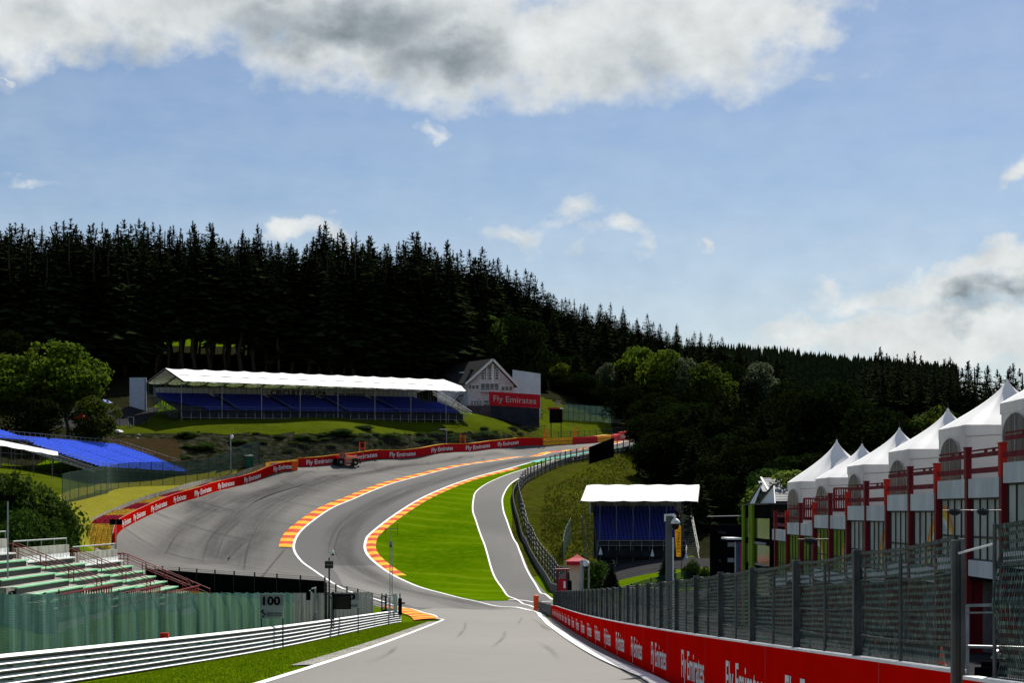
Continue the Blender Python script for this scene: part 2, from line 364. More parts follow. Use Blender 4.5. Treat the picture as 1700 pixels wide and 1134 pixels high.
def inpoly(x, y, poly):
    r = False; n = len(poly); j = n-1
    for i in range(n):
        xi, yi = poly[i]; xj, yj = poly[j]
        if (yi > y) != (yj > y) and x < (xj-xi)*(y-yi)/(yj-yi)+xi: r = not r
        j = i
    return r
def build_ground():
    nx, ny = len(GX), len(GY)
    me = bpy.data.meshes.new('ground'); vs = np.stack([XX, YY, H], -1).reshape(-1, 3)
    idx = np.arange(nx*ny).reshape(nx, ny); a = idx[:-1,:-1].ravel(); b = idx[1:,:-1].ravel(); c = idx[1:,1:].ravel(); d = idx[:-1,1:].ravel()
    tr = np.concatenate([np.stack([a,b,c],-1), np.stack([a,c,d],-1)]); me.from_pydata(vs.tolist(), [], tr.tolist())
    mats = [M_grass, M_dry, M_bank, M_rock, M_floor, M_pave, M_soil, M_grass2]
    for m in mats: me.materials.append(m)
    cen = vs[tr].mean(1); X, Y, Z = cen.T
    PXc = CX+FPX*X/np.maximum(Y, 1); R = HR-FPX*Z/np.maximum(Y, 1)
    mi = np.zeros(len(tr), int)
    # world-space zones
    jx = _n2(X, Y, 0.21)*1.2
    mi[(Y > 300) & (Y > 398+jx)] = 4
    mi[(Y > 250) & (X > 30)] = 4
    mi[(X > 22) & (Y > 240)] = 4
    mi[(X < -62) & (Y < 235)] = 4
    mi[(X < -80) & (Y < 345)] = 4
    mi[(X < -74) & (Y > 325)] = 4
    mi[Y > 465] = 4
    st = (R < 722+jx*1.2) & (R > 688) & (PXc > 190) & (PXc < 905) & (Y > 325) & (Y < 400); mi[st] = 7; mi[(X < -60) & (Y > 225) & (Y < 300)] = 7
    rk = (R >= 720+jx*1.5) & (R < 800) & (PXc > 175) & (PXc < 905) & (Y > 300) & (Y < 392) & (X < 8); mi[rk] = 3
    so = (R >= 728) & (R < 765) & (PXc > 165) & (PXc < 300) & (Y > 300) & (Y < 350); mi[so] = 6
    dr = (PXc < 500) & (PXc > 40) & (R > 768) & (R < 925) & (Y > 228) & (Y < 325) & (X > -66); mi[dr & (R > 800-(PXc-200)*0.1)] = 1
    bk = (X > 0) & (Y > 225) & (Y < 400) & (X < 21+(Y-240)*0.10+jx*1.5); mi[bk] = 2
    gb = (X > 5) & (Y > 398) & (Y < 447) & (X < 32); mi[gb] = 7
    mi[(X > 24) & (Y > 200)] = 4; pv = (X > 5) & (X < 24) & (Y > 196) & (Y < 238); mi[pv] = 5
    pv = (X > 4) & (X < 90) & (Y < 178); mi[pv] = 5
    cl = (Y > 470) & (Y < 560) & (X < -45) & (X > -150); mi[cl] = 0       # sunlit clearing behind the tall spruces
    pv = (X < -72) & (X > -90) & (Y > 350) & (Y < 372); mi[pv] = 5
    me.polygons.foreach_set('material_index', mi.tolist()); me.polygons.foreach_set('use_smooth', [True]*len(tr)); me.update()
    o = bpy.data.objects.new('ground', me); COL.objects.link(o); struct(o); return o
build_ground()

# ---------------------------------------------------------------- road surfaces
def loft(name, rows, m, zoff, nx=48, extra=None, sub=3.0):
    """rows: (row, left px, right px) -> draped sheet; extra: list of world ((xl,y),(xr,y)) pairs put first"""
    lr = []
    if extra: lr += [(Vector((a[0], a[1], 0)), Vector((b[0], b[1], 0))) for a, b in extra]
    rows = sorted(rows, reverse=True); R = np.array(rows, float)
    rr = []
    for i in range(len(R)-1):
        n = max(1, int(math.ceil(abs(R[i,0]-R[i+1,0])/sub))); rr += list(np.linspace(R[i,0], R[i+1,0], n, endpoint=False))
    rr.append(R[-1,0])
    for r in rr:
        l = np.interp(-r, -R[:,0], R[:,1]); rt = np.interp(-r, -R[:,0], R[:,2]); lr.append((hit(l, r), hit(rt, r)))
    # densify along
    L2 = [lr[0]]
    for a, b in zip(lr[:-1], lr[1:]):
        d = max((b[0]-a[0]).length, (b[1]-a[1]).length); n = max(1, int(d/2.0))
        for k in range(1, n+1): t = k/n; L2.append((a[0].lerp(b[0], t), a[1].lerp(b[1], t)))
    vs = []; fs = []
    for a, b in L2:
        xs = np.linspace(a.x, b.x, nx+1); ys = np.linspace(a.y, b.y, nx+1); zs = hh(xs, ys)+zoff
        vs += list(zip(xs.tolist(), ys.tolist(), zs.tolist()))
    for i in range(len(L2)-1):
        for j in range(nx): k = i*(nx+1)+j; fs.append((k, k+1, k+nx+2, k+nx+1))
    mb = MB(); mb.add(vs, fs); mb.smooth = True; return struct(mb.obj(name, m))
def asphalt(name, c, c2, rough=0.75, s1=0.08, streak=None, spec=0.06):
    m = bpy.data.materials.new(name); m.use_nodes = True; N = m.node_tree.nodes; L = m.node_tree.links; b = N['Principled BSDF']
    tc = N.new('ShaderNodeTexCoord')
    def noise(s, d=6, st=(1,1,1), dist=0):
        mp = N.new('ShaderNodeMapping'); mp.inputs['Scale'].default_value = st; L.new(tc.outputs['Object'], mp.inputs[0])
        n = N.new('ShaderNodeTexNoise'); n.inputs['Scale'].default_value = s; n.inputs['Detail'].default_value = d; n.inputs['Distortion'].default_value = dist; L.new(mp.outputs[0], n.inputs['Vector']); return n.outputs[0]
    def mix(f, a, b_):
        x = N.new('ShaderNodeMix'); x.data_type = 'RGBA'; L.new(f, x.inputs[0])
        for i, v in ((6, a), (7, b_)):
            if isinstance(v, tuple): x.inputs[i].default_value = (*v, 1)
            else: L.new(v, x.inputs[i])
        return x.outputs[2]
    def mr(o, a, b_, c0=0, c1=1):
        r = N.new('ShaderNodeMapRange'); L.new(o, r.inputs[0]); r.inputs[1].default_value = a; r.inputs[2].default_value = b_; r.inputs[3].default_value = c0; r.inputs[4].default_value = c1; return r.outputs[0]
    col = mix(mr(noise(s1, 5, (1, 0.4, 1)), .35, .65), c, c2)
    col = mix(mr(noise(1.3, 8), .5, .8, 0, .35), col, tuple(x*0.72 for x in c))
    col = mix(mr(noise(45, 3), .45, .75, 0, .4), col, tuple(min(1, x*1.35) for x in c2))
    if streak:      # paving joints and tyre marks that follow the curve of the run-off
        mp = N.new('ShaderNodeMapping'); L.new(tc.outputs['Object'], mp.inputs[0]); mp.inputs['Location'].default_value = (-streak[0], -streak[1], 0); mp.inputs['Scale'].default_value = (1, streak[3], 0)
        w = N.new('ShaderNodeTexWave'); w.wave_type = 'RINGS'; w.rings_direction = 'Z'; w.inputs['Scale'].default_value = streak[2]; w.inputs['Distortion'].default_value = 0.6; w.inputs['Detail'].default_value = 2
        L.new(mp.outputs[0], w.inputs['Vector'])
        f = N.new('ShaderNodeMath'); f.operation = 'MULTIPLY'; L.new(mr(w.outputs[0], .985, 1.0, 0, .55), f.inputs[0]); L.new(mr(noise(.09, 4), .42, .55), f.inputs[1])
        col = mix(f.outputs[0], col, tuple(x*0.45 for x in c))
        w2 = N.new('ShaderNodeTexNoise'); w2.inputs['Scale'].default_value = 1.0
        ds = N.new('ShaderNodeVectorMath'); ds.operation = 'LENGTH'; L.new(mp.outputs[0], ds.inputs[0])
        cb = N.new('ShaderNodeCombineXYZ'); L.new(ds.outputs['Value'], cb.inputs[0]); w2.inputs['Detail'].default_value = 5; w2.inputs['Roughness'].default_value = .7; w2.inputs['Scale'].default_value = 0.55; L.new(cb.outputs[0], w2.inputs['Vector'])
        col = mix(mr(w2.outputs[0], .45, .72, 0, .55), col, tuple(x*0.68 for x in c))
    L.new(col, b.inputs['Base Color']); b.inputs['Roughness'].default_value = rough; b.inputs['Specular IOR Level'].default_value = spec
    bp = N.new('ShaderNodeBump'); bp.inputs['Strength'].default_value = 0.25; bp.inputs['Distance'].default_value = 0.02; L.new(noise(30, 3), bp.inputs['Height']); L.new(bp.outputs[0], b.inputs['Normal'])
    return m
M_run = asphalt('runoff_asphalt', (0.105,0.102,0.095), (0.150,0.145,0.134), streak=(10,262,0.030,0.75))
M_track = asphalt('track_asphalt', (0.085,0.085,0.085), (0.118,0.116,0.112), s1=0.03)
M_lane = asphalt('pit_lane_asphalt', (0.095,0.093,0.090), (0.125,0.122,0.116))
M_line = mat('white_paint', (0.80,0.80,0.78), 0.6, 0.04, 3.0)
M_kr = mat('kerb_red', (0.50,0.055,0.015), 0.85, 0.2, 1.2, spec=.1); M_ky = mat('kerb_yellow', (0.72,0.36,0.012), 0.85, 0.15, 1.2, spec=.1)
M_kg = mat('kerb_green', (0.03,0.33,0.25), 0.7, 0.1, 2.0)
LEFT = [(1134,437),(1107,525),(1086,600),(1057,675),(1035,725),(1029,734)]
RUN = [(1026,722,906),(1012,640,915),(1000,600,918),(985,545,906),(970,420,893),(955,225,882),(945,165,877),(918,158,866),
       (890,165,851),(870,195,843),(850,245,836),(830,310,834),(815,360,838),(800,405,852),(790,440,873),(780,485,905),(775,490,925),(768,575,948),(760,670,985),(755,715,1010),(750,775,1030),(742,850,1056),(735,955,1072),(730,1035,1085),(725,1066,1100),(718,1110,1140)]
loft('run_off_area', RUN, M_run, 0.030, nx=60, extra=[((-5.2,-12),(3.15,-12)),((-5.15,37),(3.15,37)),((-5.2,90),(3.15,90)),((-5.3,136),(3.3,136)),((-5.6,143),(3.4,143))])
M_start = asphalt('straight_asphalt', (0.160,0.154,0.142), (0.192,0.184,0.169), s1=0.06, spec=.15)
M_start2 = asphalt('junction_asphalt', (0.132,0.128,0.120), (0.165,0.160,0.149), s1=0.06, spec=.1)
loft('start_straight', [(1026,722,906),(1016,690,900),(1010,720,905)], M_start, 0.062, nx=24, extra=[((-5.2,-12),(3.1,-12)),((-5.15,37),(3.1,37)),((-5.2,90),(3.1,90)),((-5.3,136),(3.2,136)),((-5.6,143),(3.3,143))])
loft('track_junction', [(1010.5,690,905),(996,640,830),(975,570,730),(955,560,668),(940,545,640)], M_start2, 0.064, nx=24)
ISL_L = [(753,967),(765.5,895),(777.5,850),(796,780),(823.5,709.5),(855,656.5),(882,621),(892.5,610),(900,607),(910,605.5),(922.5,610),(937.5,625),(955,650),(967.5,675),(981,712),(994,762),(1000,800),(1006,830)]
OUT_L = [(731.7,1066),(740.7,1009),(746.7,968),(753.5,910),(761.7,850),(772,780),(788,709.4),(802,656.5),(814.7,621),(829.7,586),(844.7,550.6),(873,510),(885,497.5),(897.5,490),(910,487.5),(920,490.5),(935,502.5),(947.5,520),(962.5,542),(972.5,557.5),(985,585),(1000,635),(1010,667)]
def at_row(tab, r):
    T = np.array(sorted(tab)); return float(np.interp(r, T[:,0], T[:,1]))
TR = []
for r in (731.7,736,740.7,746.7,753.5,761.7,772,780,788,795,802,808,814.7,822,829.7,837,844.7,858,873,885,891,897.5,903,910,915,920,928,935,947.5,962.5,972.5,985,1000,1006):
    rr = r+12 if r < 753 else r
    lx = at_row(OUT_L, r); rx = at_row(ISL_L, r) if r >= 753 else {731.7:1090,736:1066,740.7:1048,746.7:1003}[r]
    TR.append((r, lx, rx))
loft('race_track', TR, M_track, 0.055, nx=26)
PIT = [(757,950,960),(764,923,948),(773,895,920),(786.5,850,882),(794,830,862),(806,805,846),(818,790,838),(830,786,834),(850,785,836),(870,791.5,843),(892,799,851),(925,810,866),(957,820,882),(980,835,893),(994,849,908),(1004,866,921)]
loft('pit_exit_lane', PIT, M_lane, 0.045, nx=14)
ISL = []
for r in (757,762,768,773,780,787,794,800,806,812,818,824,830,840,850,860,870,881,892,900,908,916,925,935,945,957,968,980,988,996,999):
    pl = {999:842, 996:846, 988:842}.get(r) or at_row([(a,b) for a,b,c_ in PIT], r); kw = 1.2
    ISL.append((r, min(at_row(ISL_L, r)+1, pl-1), pl))
loft('infield_grass', ISL, M_isle, 0.085, nx=40, sub=2.5)

def polyline(pts, step=1.5, smooth=True):
    """dense world polyline through photo points"""
    Wp = [hit(px, r) if len(t) == 2 else None for t in pts for px, r in [t[:2]]]
    Wp = [Vector((p.x, p.y, 0)) for p in Wp]
    return resample(Wp, step, smooth)
def resample(Wp, step=1.5, smooth=True):
    out = []
    n = len(Wp)
    for i in range(n-1):
        p0 = Wp[max(0,i-1)]; p1 = Wp[i]; p2 = Wp[i+1]; p3 = Wp[min(n-1,i+2)]; d = (p2-p1).length; k = max(1, int(d/step))
        for j in range(k):
            t = j/k
            if smooth:
                # centripetal-ish: limit tangents
                m1 = (p2-p0)*0.5; m2 = (p3-p1)*0.5
                for m_ in (m1, m2):
                    if m_.length > d: m_ *= d/m_.length
                q = p1*(2*t**3-3*t**2+1)+m1*(t**3-2*t**2+t)+p2*(-2*t**3+3*t**2)+m2*(t**3-t**2)
            else: q = p1.lerp(p2, t)
            out.append(q)
    out.append(Wp[-1]); return out
class Path:
    def __init__(s, pts):
        s.p = [Vector((a[0], a[1], 0)) for a in pts]; s.s = [0.0]
        for a, b in zip(s.p[:-1], s.p[1:]): s.s.append(s.s[-1]+(b-a).length)
        s.L = s.s[-1]; s.S = np.array(s.s); s.X = np.array([q.x for q in s.p]); s.Y = np.array([q.y for q in s.p])
        s.PX = CX+FPX*s.X/np.maximum(s.Y, 1)
    def at(s, t):
        x = float(np.interp(t, s.S, s.X)); y = float(np.interp(t, s.S, s.Y)); e = 0.6
        x0 = np.interp(t-e, s.S, s.X); x1 = np.interp(t+e, s.S, s.X); y0 = np.interp(t-e, s.S, s.Y); y1 = np.interp(t+e, s.S, s.Y)
        T = Vector((x1-x0, y1-y0, 0)); 
        if T.length < 1e-6: T = Vector((0,1,0))
        T.normalize(); return Vector((x, y, 0)), T, Vector((-T.y, T.x, 0))
    def s_px(s, px): return float(s.S[np.argmin(np.abs(s.PX-px))]) if not s.mono() else float(np.interp(px, s.PX, s.S) if s.PX[-1] > s.PX[0] else np.interp(-px, -s.PX, s.S))
    def mono(s): d = np.diff(s.PX); return bool((d > 0).all() or (d < 0).all())
    def pt(s, t, off=0.0, up=0.0):
        c, T, Nn = s.at(t); q = c+Nn*off; return Vector((q.x, q.y, h(q.x, q.y)+up))
    def top(s, t, off, up, base=0.0):
        """height measured from the ground at the path line, so walls stay level across"""
        c, T, Nn = s.at(t); q = c+Nn*off; return Vector((q.x, q.y, h(c.x, c.y)+up))
def strip(name, path, o0, o1, zoff, mats, step=1.0, nx=1, stripe=None, s0=0.0, s1=None, thick=0.0):
    mb = MB(); s1 = path.L if s1 is None else s1; n = max(1, int((s1-s0)/step)); vs = []
    for i in range(n+1):
        t = s0+(s1-s0)*i/n
        for j in range(nx+1):
            q = path.pt(t, o0+(o1-o0)*j/nx, zoff+(thick*math.sin(math.pi*j/nx) if nx > 1 else 0)); vs.append(q)
    fs = []; mi = []
    for i in range(n):
        k = 0 if stripe is None else int((s1-s0)*i/n/stripe) % len(mats)
        for j in range(nx): a = i*(nx+1)+j; fs.append((a, a+1, a+nx+2, a+nx+1)); mi.append(k)
    mb.v = [tuple(v) for v in vs]; mb.f = fs; mb.mi = mi; return struct(mb.obj(name, mats))
# white lines
pl_out = Path(polyline([(x, r) for r, x in sorted(OUT_L, key=lambda t: t[0])]))      # far -> near, outer (left) line of the track
pl_isl = Path(polyline([(x, r) for r, x in sorted(ISL_L[:-2])]+[(849,1010),(870,1013),(888,1017),(895,1021),(902,1029),(911,1039),(926,1050),(950,1067),(1000,1097),(1075,1131)]))
ex = resample([pl_isl.p[-1], Vector((2.75,25,0)), Vector((2.75,8,0)), Vector((2.75,-10,0))], 1.5)
pl_isl = Path(list(pl_isl.p[:-1])+ex)
strip('track_edge_line', pl_out, -0.16, 0.16, 0.075, [M_line])
strip('track_edge_line', pl_isl, -0.18, 0.18, 0.100, [M_line])
pl_near = Path(resample([Vector((-5.05,-10,0)), Vector((-5.0,37,0)), Vector((-5.05,90,0)), Vector((-5.1,128,0)), Vector((-5.3,138,0)), Vector((-5.9,143.5,0))]+[Vector((*hit(a,b).xy,0)) for a,b in ((722,1024),(700,1018),(668,1010))], 0.8))
strip('track_edge_line', pl_near, -0.12, 0.12, 0.075, [M_line])
pl_p1 = Path(polyline([(923,764),(895,773),(850,786.5),(830,794),(805,806),(790,818),(786,830),(785,850),(791.5,870),(799,892),(810,925),(820,957),(835,980),(849,994),(865,1002),(890,1012)]))
strip('pit_exit_line', pl_p1, -0.11, 0.11, 0.100, [M_line])
pl_p2 = Path(polyline([(960,757),(948,764),(920,773),(882,786.5),(862,795),(846,806),(838,818),(834,830),(836,850),(843,870),(851,892),(866,925),(887,968),(905,988),(918,997)]))
strip('pit_exit_line', pl_p2, -0.11, 0.11, 0.070, [M_line])
pl_m = Path(polyline([(838,997),(870,998.5),(916,1000)])); strip('pit_exit_line', pl_m, -0.12, 0.12, 0.078, [M_line])
# kerbs
def s_near(path, px, row): q = hit(px, row); return float(path.S[np.argmin((path.X-q.x)**2+(path.Y-q.y)**2)])
sK0 = s_near(pl_isl, 850, 777.5); sK1 = s_near(pl_isl, 655, 958)
def side(path, t, px, row):
    q = hit(px, row); c, T, Nn = path.at(t); return 1 if (Vector((q.x, q.y, 0))-c).dot(Nn) > 0 else -1
sd = side(pl_isl, s_near(pl_isl, 621, 882), 700, 882)
strip('kerb', pl_isl, sd*0.18, sd*1.5, 0.10, [M_kr, M_ky], step=0.5, nx=3, stripe=1.9, s0=sK0, s1=sK1, thick=0.05)
sd2 = side(pl_out, s_near(pl_out, 510, 873), 400, 873); sK2 = s_near(pl_out, 488, 912)
strip('kerb', pl_out, sd2*0.17, sd2*2.0, 0.085, [M_ky, M_kr], step=0.5, nx=3, stripe=2.1, s0=0, s1=sK2, thick=0.05)
pl_nk = Path(polyline([(668,1010),(700,1018),(722,1024),(731,1029)])); sd3 = side(pl_nk, pl_nk.L*0.5, 690, 1030)
strip('kerb', pl_nk, sd3*0.12, sd3*2.2, 0.09, [M_kr, M_ky], step=0.4, nx=3, stripe=1.6, thick=0.05)
pl_gk = Path(polyline([(885,768.5),(910,763),(940,758.5),(985,750)])); strip('kerb', pl_gk, -0.9, 0.9, 0.12, [M_kg], nx=3, thick=0.04)
pl_gk2 = Path(polyline([(1011,748),(1035,744),(1065,738)])); strip('kerb', pl_gk2, -0.9, 0.9, 0.10, [M_kg], nx=3, thick=0.04)
# rumble strip beside the red wall and the dark joint across the run-off
M_rum = mat('rumble_concrete', (0.11,0.11,0.105), 0.85, 0.35, 6.0, bump=0.5, bscale=8)
0 and strip('rumble_strip', Path([Vector((2.25,8,0)), Vector((2.35,60,0)), Vector((2.5,110,0))]), -0.22, 0.22, 0.075, [M_rum])
M_joint = mat('asphalt_joint', (0.05,0.05,0.05), 0.9, 0.1)
strip('drain_joint', Path(polyline([(472,914),(452,938),(432,962)])), -0.16, 0.16, 0.062, [M_joint])
# pale grassless shoulder by the near verge
M_grav = mat('gravel_shoulder', (0.22,0.21,0.19), 0.95, 0.25, 1.2)
strip('gravel_shoulder', Path([Vector((-5.15,48,0)), Vector((-5.2,90,0)), Vector((-5.3,131,0))]), 0.05, 0.75, 0.04, [M_grav])

# rubbered racing line, tyre marks and old repairs: thin draped strips, partly worn away
def worn(name, c, lo, hi, sc=0.35, stretch=(1,1,1)):
    m = bpy.data.materials.new(name); m.use_nodes = True; N = m.node_tree.nodes; L = m.node_tree.links; b = N['Principled BSDF']; out = N['Material Output']
    b.inputs['Base Color'].default_value = (*c,1); b.inputs['Roughness'].default_value = .85; b.inputs['Specular IOR Level'].default_value = .05
    tc = N.new('ShaderNodeTexCoord'); n = N.new('ShaderNodeTexNoise'); n.inputs['Scale'].default_value = sc; n.inputs['Detail'].default_value = 7; n.inputs['Roughness'].default_value = .7; L.new(tc.outputs['UV'], n.inputs['Vector'])
    sx = N.new('ShaderNodeSeparateXYZ'); L.new(tc.outputs['UV'], sx.inputs[0])
    r = N.new('ShaderNodeMapRange'); L.new(n.outputs[0], r.inputs[0]); r.inputs[1].default_value = lo; r.inputs[2].default_value = hi; r.inputs[4].default_value = .48
    # fade towards the strip's edges: v runs 0..1 in z
    e = N.new('ShaderNodeMath'); e.operation = 'PINGPONG'; L.new(sx.outputs[2], e.inputs[0]); e.inputs[1].default_value = .5
    tc2 = N.new('ShaderNodeUVMap'); tc2.uv_map = 'edge'; s2 = N.new('ShaderNodeSeparateXYZ'); L.new(tc2.outputs[0], s2.inputs[0])
    r2 = N.new('ShaderNodeMapRange'); r2.interpolation_type = 'SMOOTHSTEP'; L.new(s2.outputs[0], r2.inputs[0]); r2.inputs[1].default_value = 0; r2.inputs[2].default_value = .8
    mu = N.new('ShaderNodeMath'); mu.operation = 'MULTIPLY'; L.new(r.outputs[0], mu.inputs[0]); L.new(r2.outputs[0], mu.inputs[1])
    t = N.new('ShaderNodeBsdfTransparent'); ms = N.new('ShaderNodeMixShader'); L.new(mu.outputs[0], ms.inputs[0]); L.new(t.outputs[0], ms.inputs[1]); L.new(b.outputs[0], ms.inputs[2]); L.new(ms.outputs[0], out.inputs[0]); return m
M_worn = worn('rubber_film', (.05,.05,.051), .32, .80, .12); M_mark = worn('tyre_mark_rubber', (.022,.022,.022), .35, .8, .5)
def mark(name, path, o0, o1, zoff, m, s0=0, s1=None, step=1.5, nx=4):
    s1 = path.L if s1 is None else s1; n = max(1, int((s1-s0)/step)); mb = MB(); ed = []; uv = []
    for i in range(n+1):
        t = s0+(s1-s0)*i/n
        for j in range(nx+1):
            f = j/nx; a = o0(t) if callable(o0) else o0; b_ = o1(t) if callable(o1) else o1; q = path.pt(t, a+(b_-a)*f, zoff); mb.v.append(tuple(q)); uv.append((t*.25, (a+(b_-a)*f)*2.5)); ed.append((min(1, 1-abs(2*f-1))*min(1, i/4, (n-i)/4)**.5 if n > 8 else 1-abs(2*f-1), 0))
    mb.f = [(i*(nx+1)+j, i*(nx+1)+j+1, (i+1)*(nx+1)+j+1, (i+1)*(nx+1)+j) for i in range(n) for j in range(nx)]; mb.mi = [0]*len(mb.f); mb.uv = uv
    o = struct(mb.obj(name, m)); me = o.data; ul = me.uv_layers.new(name='edge'); li = np.zeros(len(me.loops), dtype=np.int32); me.loops.foreach_get('vertex_index', li); ul.data.foreach_set('uv', np.array(ed, dtype=np.float32)[li].ravel()); return o
mid = Path(polyline([(1040,738),(968,750),(895,761),(820,773),(740,794),(680,812),(630,833),(590,856),(566,880),(556,902),(556,920),(572,940),(610,962),(680,985),(760,1003),(830,1018),(860,1034),(880,1060),(890,1100),(893,1132)]))
mark('racing_line', mid, -2.6, 2.6, .105, M_worn, s1=mid.L*.62)
mark('racing_line', mid, -.2, 3.4, .112, M_worn, s0=mid.L*.05, s1=mid.L*.6)
rm = random.Random(8)
for i in range(9):
    s0 = rm.uniform(.02, .8)*mid.L; ln = rm.uniform(14, 45); o = rm.uniform(-3.6, 3.6)
    mark('tyre_mark', mid, o, o+.32, .118, M_mark, s0=s0, s1=min(mid.L, s0+ln), nx=2)
for pts in ([(495,800),(430,818),(360,845),(300,880),(270,925)],[(700,768),(600,786),(520,806),(440,838),(380,880),(355,930)],[(560,790),(470,815),(400,848),(350,890),(330,940)],[(640,770),(560,784),(470,806),(390,838)],[(380,815),(330,840),(300,856)],[(322,832),(345,845),(372,850)],[(840,752),(760,762),(660,776),(560,797),(480,830),(430,870),(408,915),(402,950)],[(450,880),(400,905),(365,940)]):
    pm = Path(polyline(pts)); mark('tyre_mark', pm, 0, .38, .062, M_mark, nx=2); mark('tyre_mark', pm, -3.0, 3.6, .056, M_worn)

def tufts(name, n, area, hgt, w, m, label, seed, blades=3):
    r = np.random.RandomState(seed); V = []; F = []; k = 0
    while k < n:
        x, y = area(r)
        if x is None: continue
        z = h(x, y); k += 1
        for b in range(blades):
            a = r.uniform(0, 6.28); hh_ = hgt*r.uniform(.5, 1.3); dx, dy = math.cos(a)*w, math.sin(a)*w; lx, ly = r.uniform(-.5, .5, 2)*hh_; ox, oy = r.uniform(-1, 1, 2)*w*1.5; o = len(V)
            V += [(x+ox-dx, y+oy-dy, z-.01), (x+ox+dx, y+oy+dy, z-.01), (x+ox+lx, y+oy+ly, z+hh_)]; F.append((o, o+1, o+2))
    mb = MB(); mb.add(V, F); o = mb.obj(name, m); o['label'] = label; o['category'] = 'grass'; o['kind'] = 'stuff'; return o
M_blade = mat('grass_blades', (0.09,0.165,0.001), .9, .2, .8, col2=(0.15,0.21,0.004), spec=.05, trans=.4)
M_blade2 = mat('dry_blades', (0.16,0.15,0.02), .9, .2, .8, col2=(0.24,0.20,0.05), spec=.05, trans=.35)
M_blade3 = mat('bank_blades', (0.035,0.048,0.003), .9, .2, .8, col2=(0.06,0.066,0.008), spec=.05, trans=.35)
tufts('verge_grass', 16000, lambda r: (lambda y: (r.uniform(-9.6-max(0, 100-y)*.035, -5.35+.25*math.sin(y*1.7)), y))(36+104*r.rand()**1.3), .055, .02, M_blade, 'short mown grass blades of the near left verge', 1)
def _pb(px0, px1, r0, r1, ok=None):
    def f(r):
        q = hit(r.uniform(px0, px1), r.uniform(r0, r1))
        return (q.x, q.y) if (ok is None or ok(q)) else (None, None)
    return f
tufts('bank_grass', 3500, _pb(872, 1060, 760, 930, lambda q: q.x > 3.0 and 232 < q.y < 390 and q.x > np.interp(q.y, [225,262,300,350,390], [6.5,4.0,5.5,17,28])), .35, .07, M_blade3, 'rough tufted grass on the bank right of the pit exit fence', 3)
for (xa, ya, xb, yb) in ((-.6,60,-.2,92),(1.4,48,1.1,70),(-2.2,75,-2.9,118),(1.9,95,1.6,140),(.4,110,.9,150),(-3.6,45,-3.9,64)):
    mark('tyre_mark', Path([Vector((xa,ya,0)), Vector(((xa+xb)/2+.15,(ya+yb)/2,0)), Vector((xb,yb,0))]), 0, .24, .125, M_mark, nx=2)
# ================================================================ vegetation
M_spruce = mat('spruce_needles', (0.011,0.017,0.008), 0.95, 0.3, 0.8, col2=(0.028,0.036,0.012), spec=0.0, objrand=0.35)
M_bark = mat('spruce_bark', (0.035,0.028,0.022), 0.95, 0.3, 3.0, spec=0.1)
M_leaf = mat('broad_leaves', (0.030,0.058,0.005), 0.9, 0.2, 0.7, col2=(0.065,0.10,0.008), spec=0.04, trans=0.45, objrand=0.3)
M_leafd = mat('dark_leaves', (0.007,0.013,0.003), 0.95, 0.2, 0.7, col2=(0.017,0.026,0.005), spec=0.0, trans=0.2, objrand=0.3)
M_leafy = mat('bright_leaves', (0.08,0.14,0.015), 0.85, 0.2, 0.7, col2=(0.13,0.19,0.03), spec=0.1, trans=0.5, objrand=0.15)
M_bush = mat('shrub_leaves', (0.022,0.048,0.006), 0.9, 0.2, 1.0, col2=(0.05,0.09,0.010), spec=0.05, trans=0.35, objrand=0.15)
M_bark2 = mat('grey_bark', (0.06,0.05,0.04), 0.95, 0.3, 3.0, spec=0.1)
def arr_mesh(name, vs, fs, m, smooth=False):
    me = bpy.data.meshes.new(name); me.from_pydata(vs.tolist() if hasattr(vs, 'tolist') else vs, [], fs); me.materials.append(m); me.update(); return me
def spruce_crown(seed, base=0.3, R=0.15, nwh=44, dens=1.0, ragged=0.3):
    """unit-height spruce crown: whorls of drooping flat branches broken into short ragged fans"""
    r = np.random.RandomState(seed); V = []; F = []
    for k in range(nwh):
        t = k/(nwh-1); z0 = base+(1-base)*t*0.985
        rad = R*((1-t)**0.78)*(1-0.25*max(0, 1-t*6))*(1+r.uniform(-ragged, ragged)*0.8)+0.006
        nb = max(4, int((4+10*(1-t)**0.7)*dens))
        a0 = r.uniform(0, 6.28)
        for b in range(nb):
            a = a0+6.283*b/nb+r.uniform(-.25, .25); L = rad*r.uniform(1-ragged*1.3, 1.12); dz = -L*r.uniform(.15, .55)+0.02*t
            ca, sa = math.cos(a), math.sin(a); n = 3 if L > 0.05 else 2; z = z0+r.uniform(-.5, .5)*(1-base)/nwh
            for i in range(n):
                q0 = L*(i/n)*0.9+L*0.08; q1 = L*((i+1.35)/n); w = L*0.30*(1-0.45*i/n)*r.uniform(.6, 1.2)+0.004
                zz0 = z+dz*(q0/L)**1.4; zz1 = z+dz*(q1/L)**1.4-0.004
                tw = r.uniform(-.5, .5)*w; hang = w*r.uniform(.2, .9)
                o = len(V)
                V += [(q0*ca, q0*sa, zz0), (q1*.72*ca-w*sa+0, q1*.72*sa+w*ca, (zz0+zz1)/2-hang), (q1*ca+tw*sa, q1*sa-tw*ca, zz1), (q1*.72*ca+w*sa, q1*.72*sa-w*ca, (zz0+zz1)/2-hang*r.uniform(.3, 1))]
                F += [(o, o+1, o+2), (o, o+2, o+3)]
    # leader
    o = len(V); V += [(0.007,0,.94), (-.004,.006,.94), (-.004,-.006,.94), (0,0,1.0)]; F += [(o,o+1,o+3), (o+1,o+2,o+3), (o+2,o,o+3)]
    return arr_mesh('crown', V, F, M_spruce)
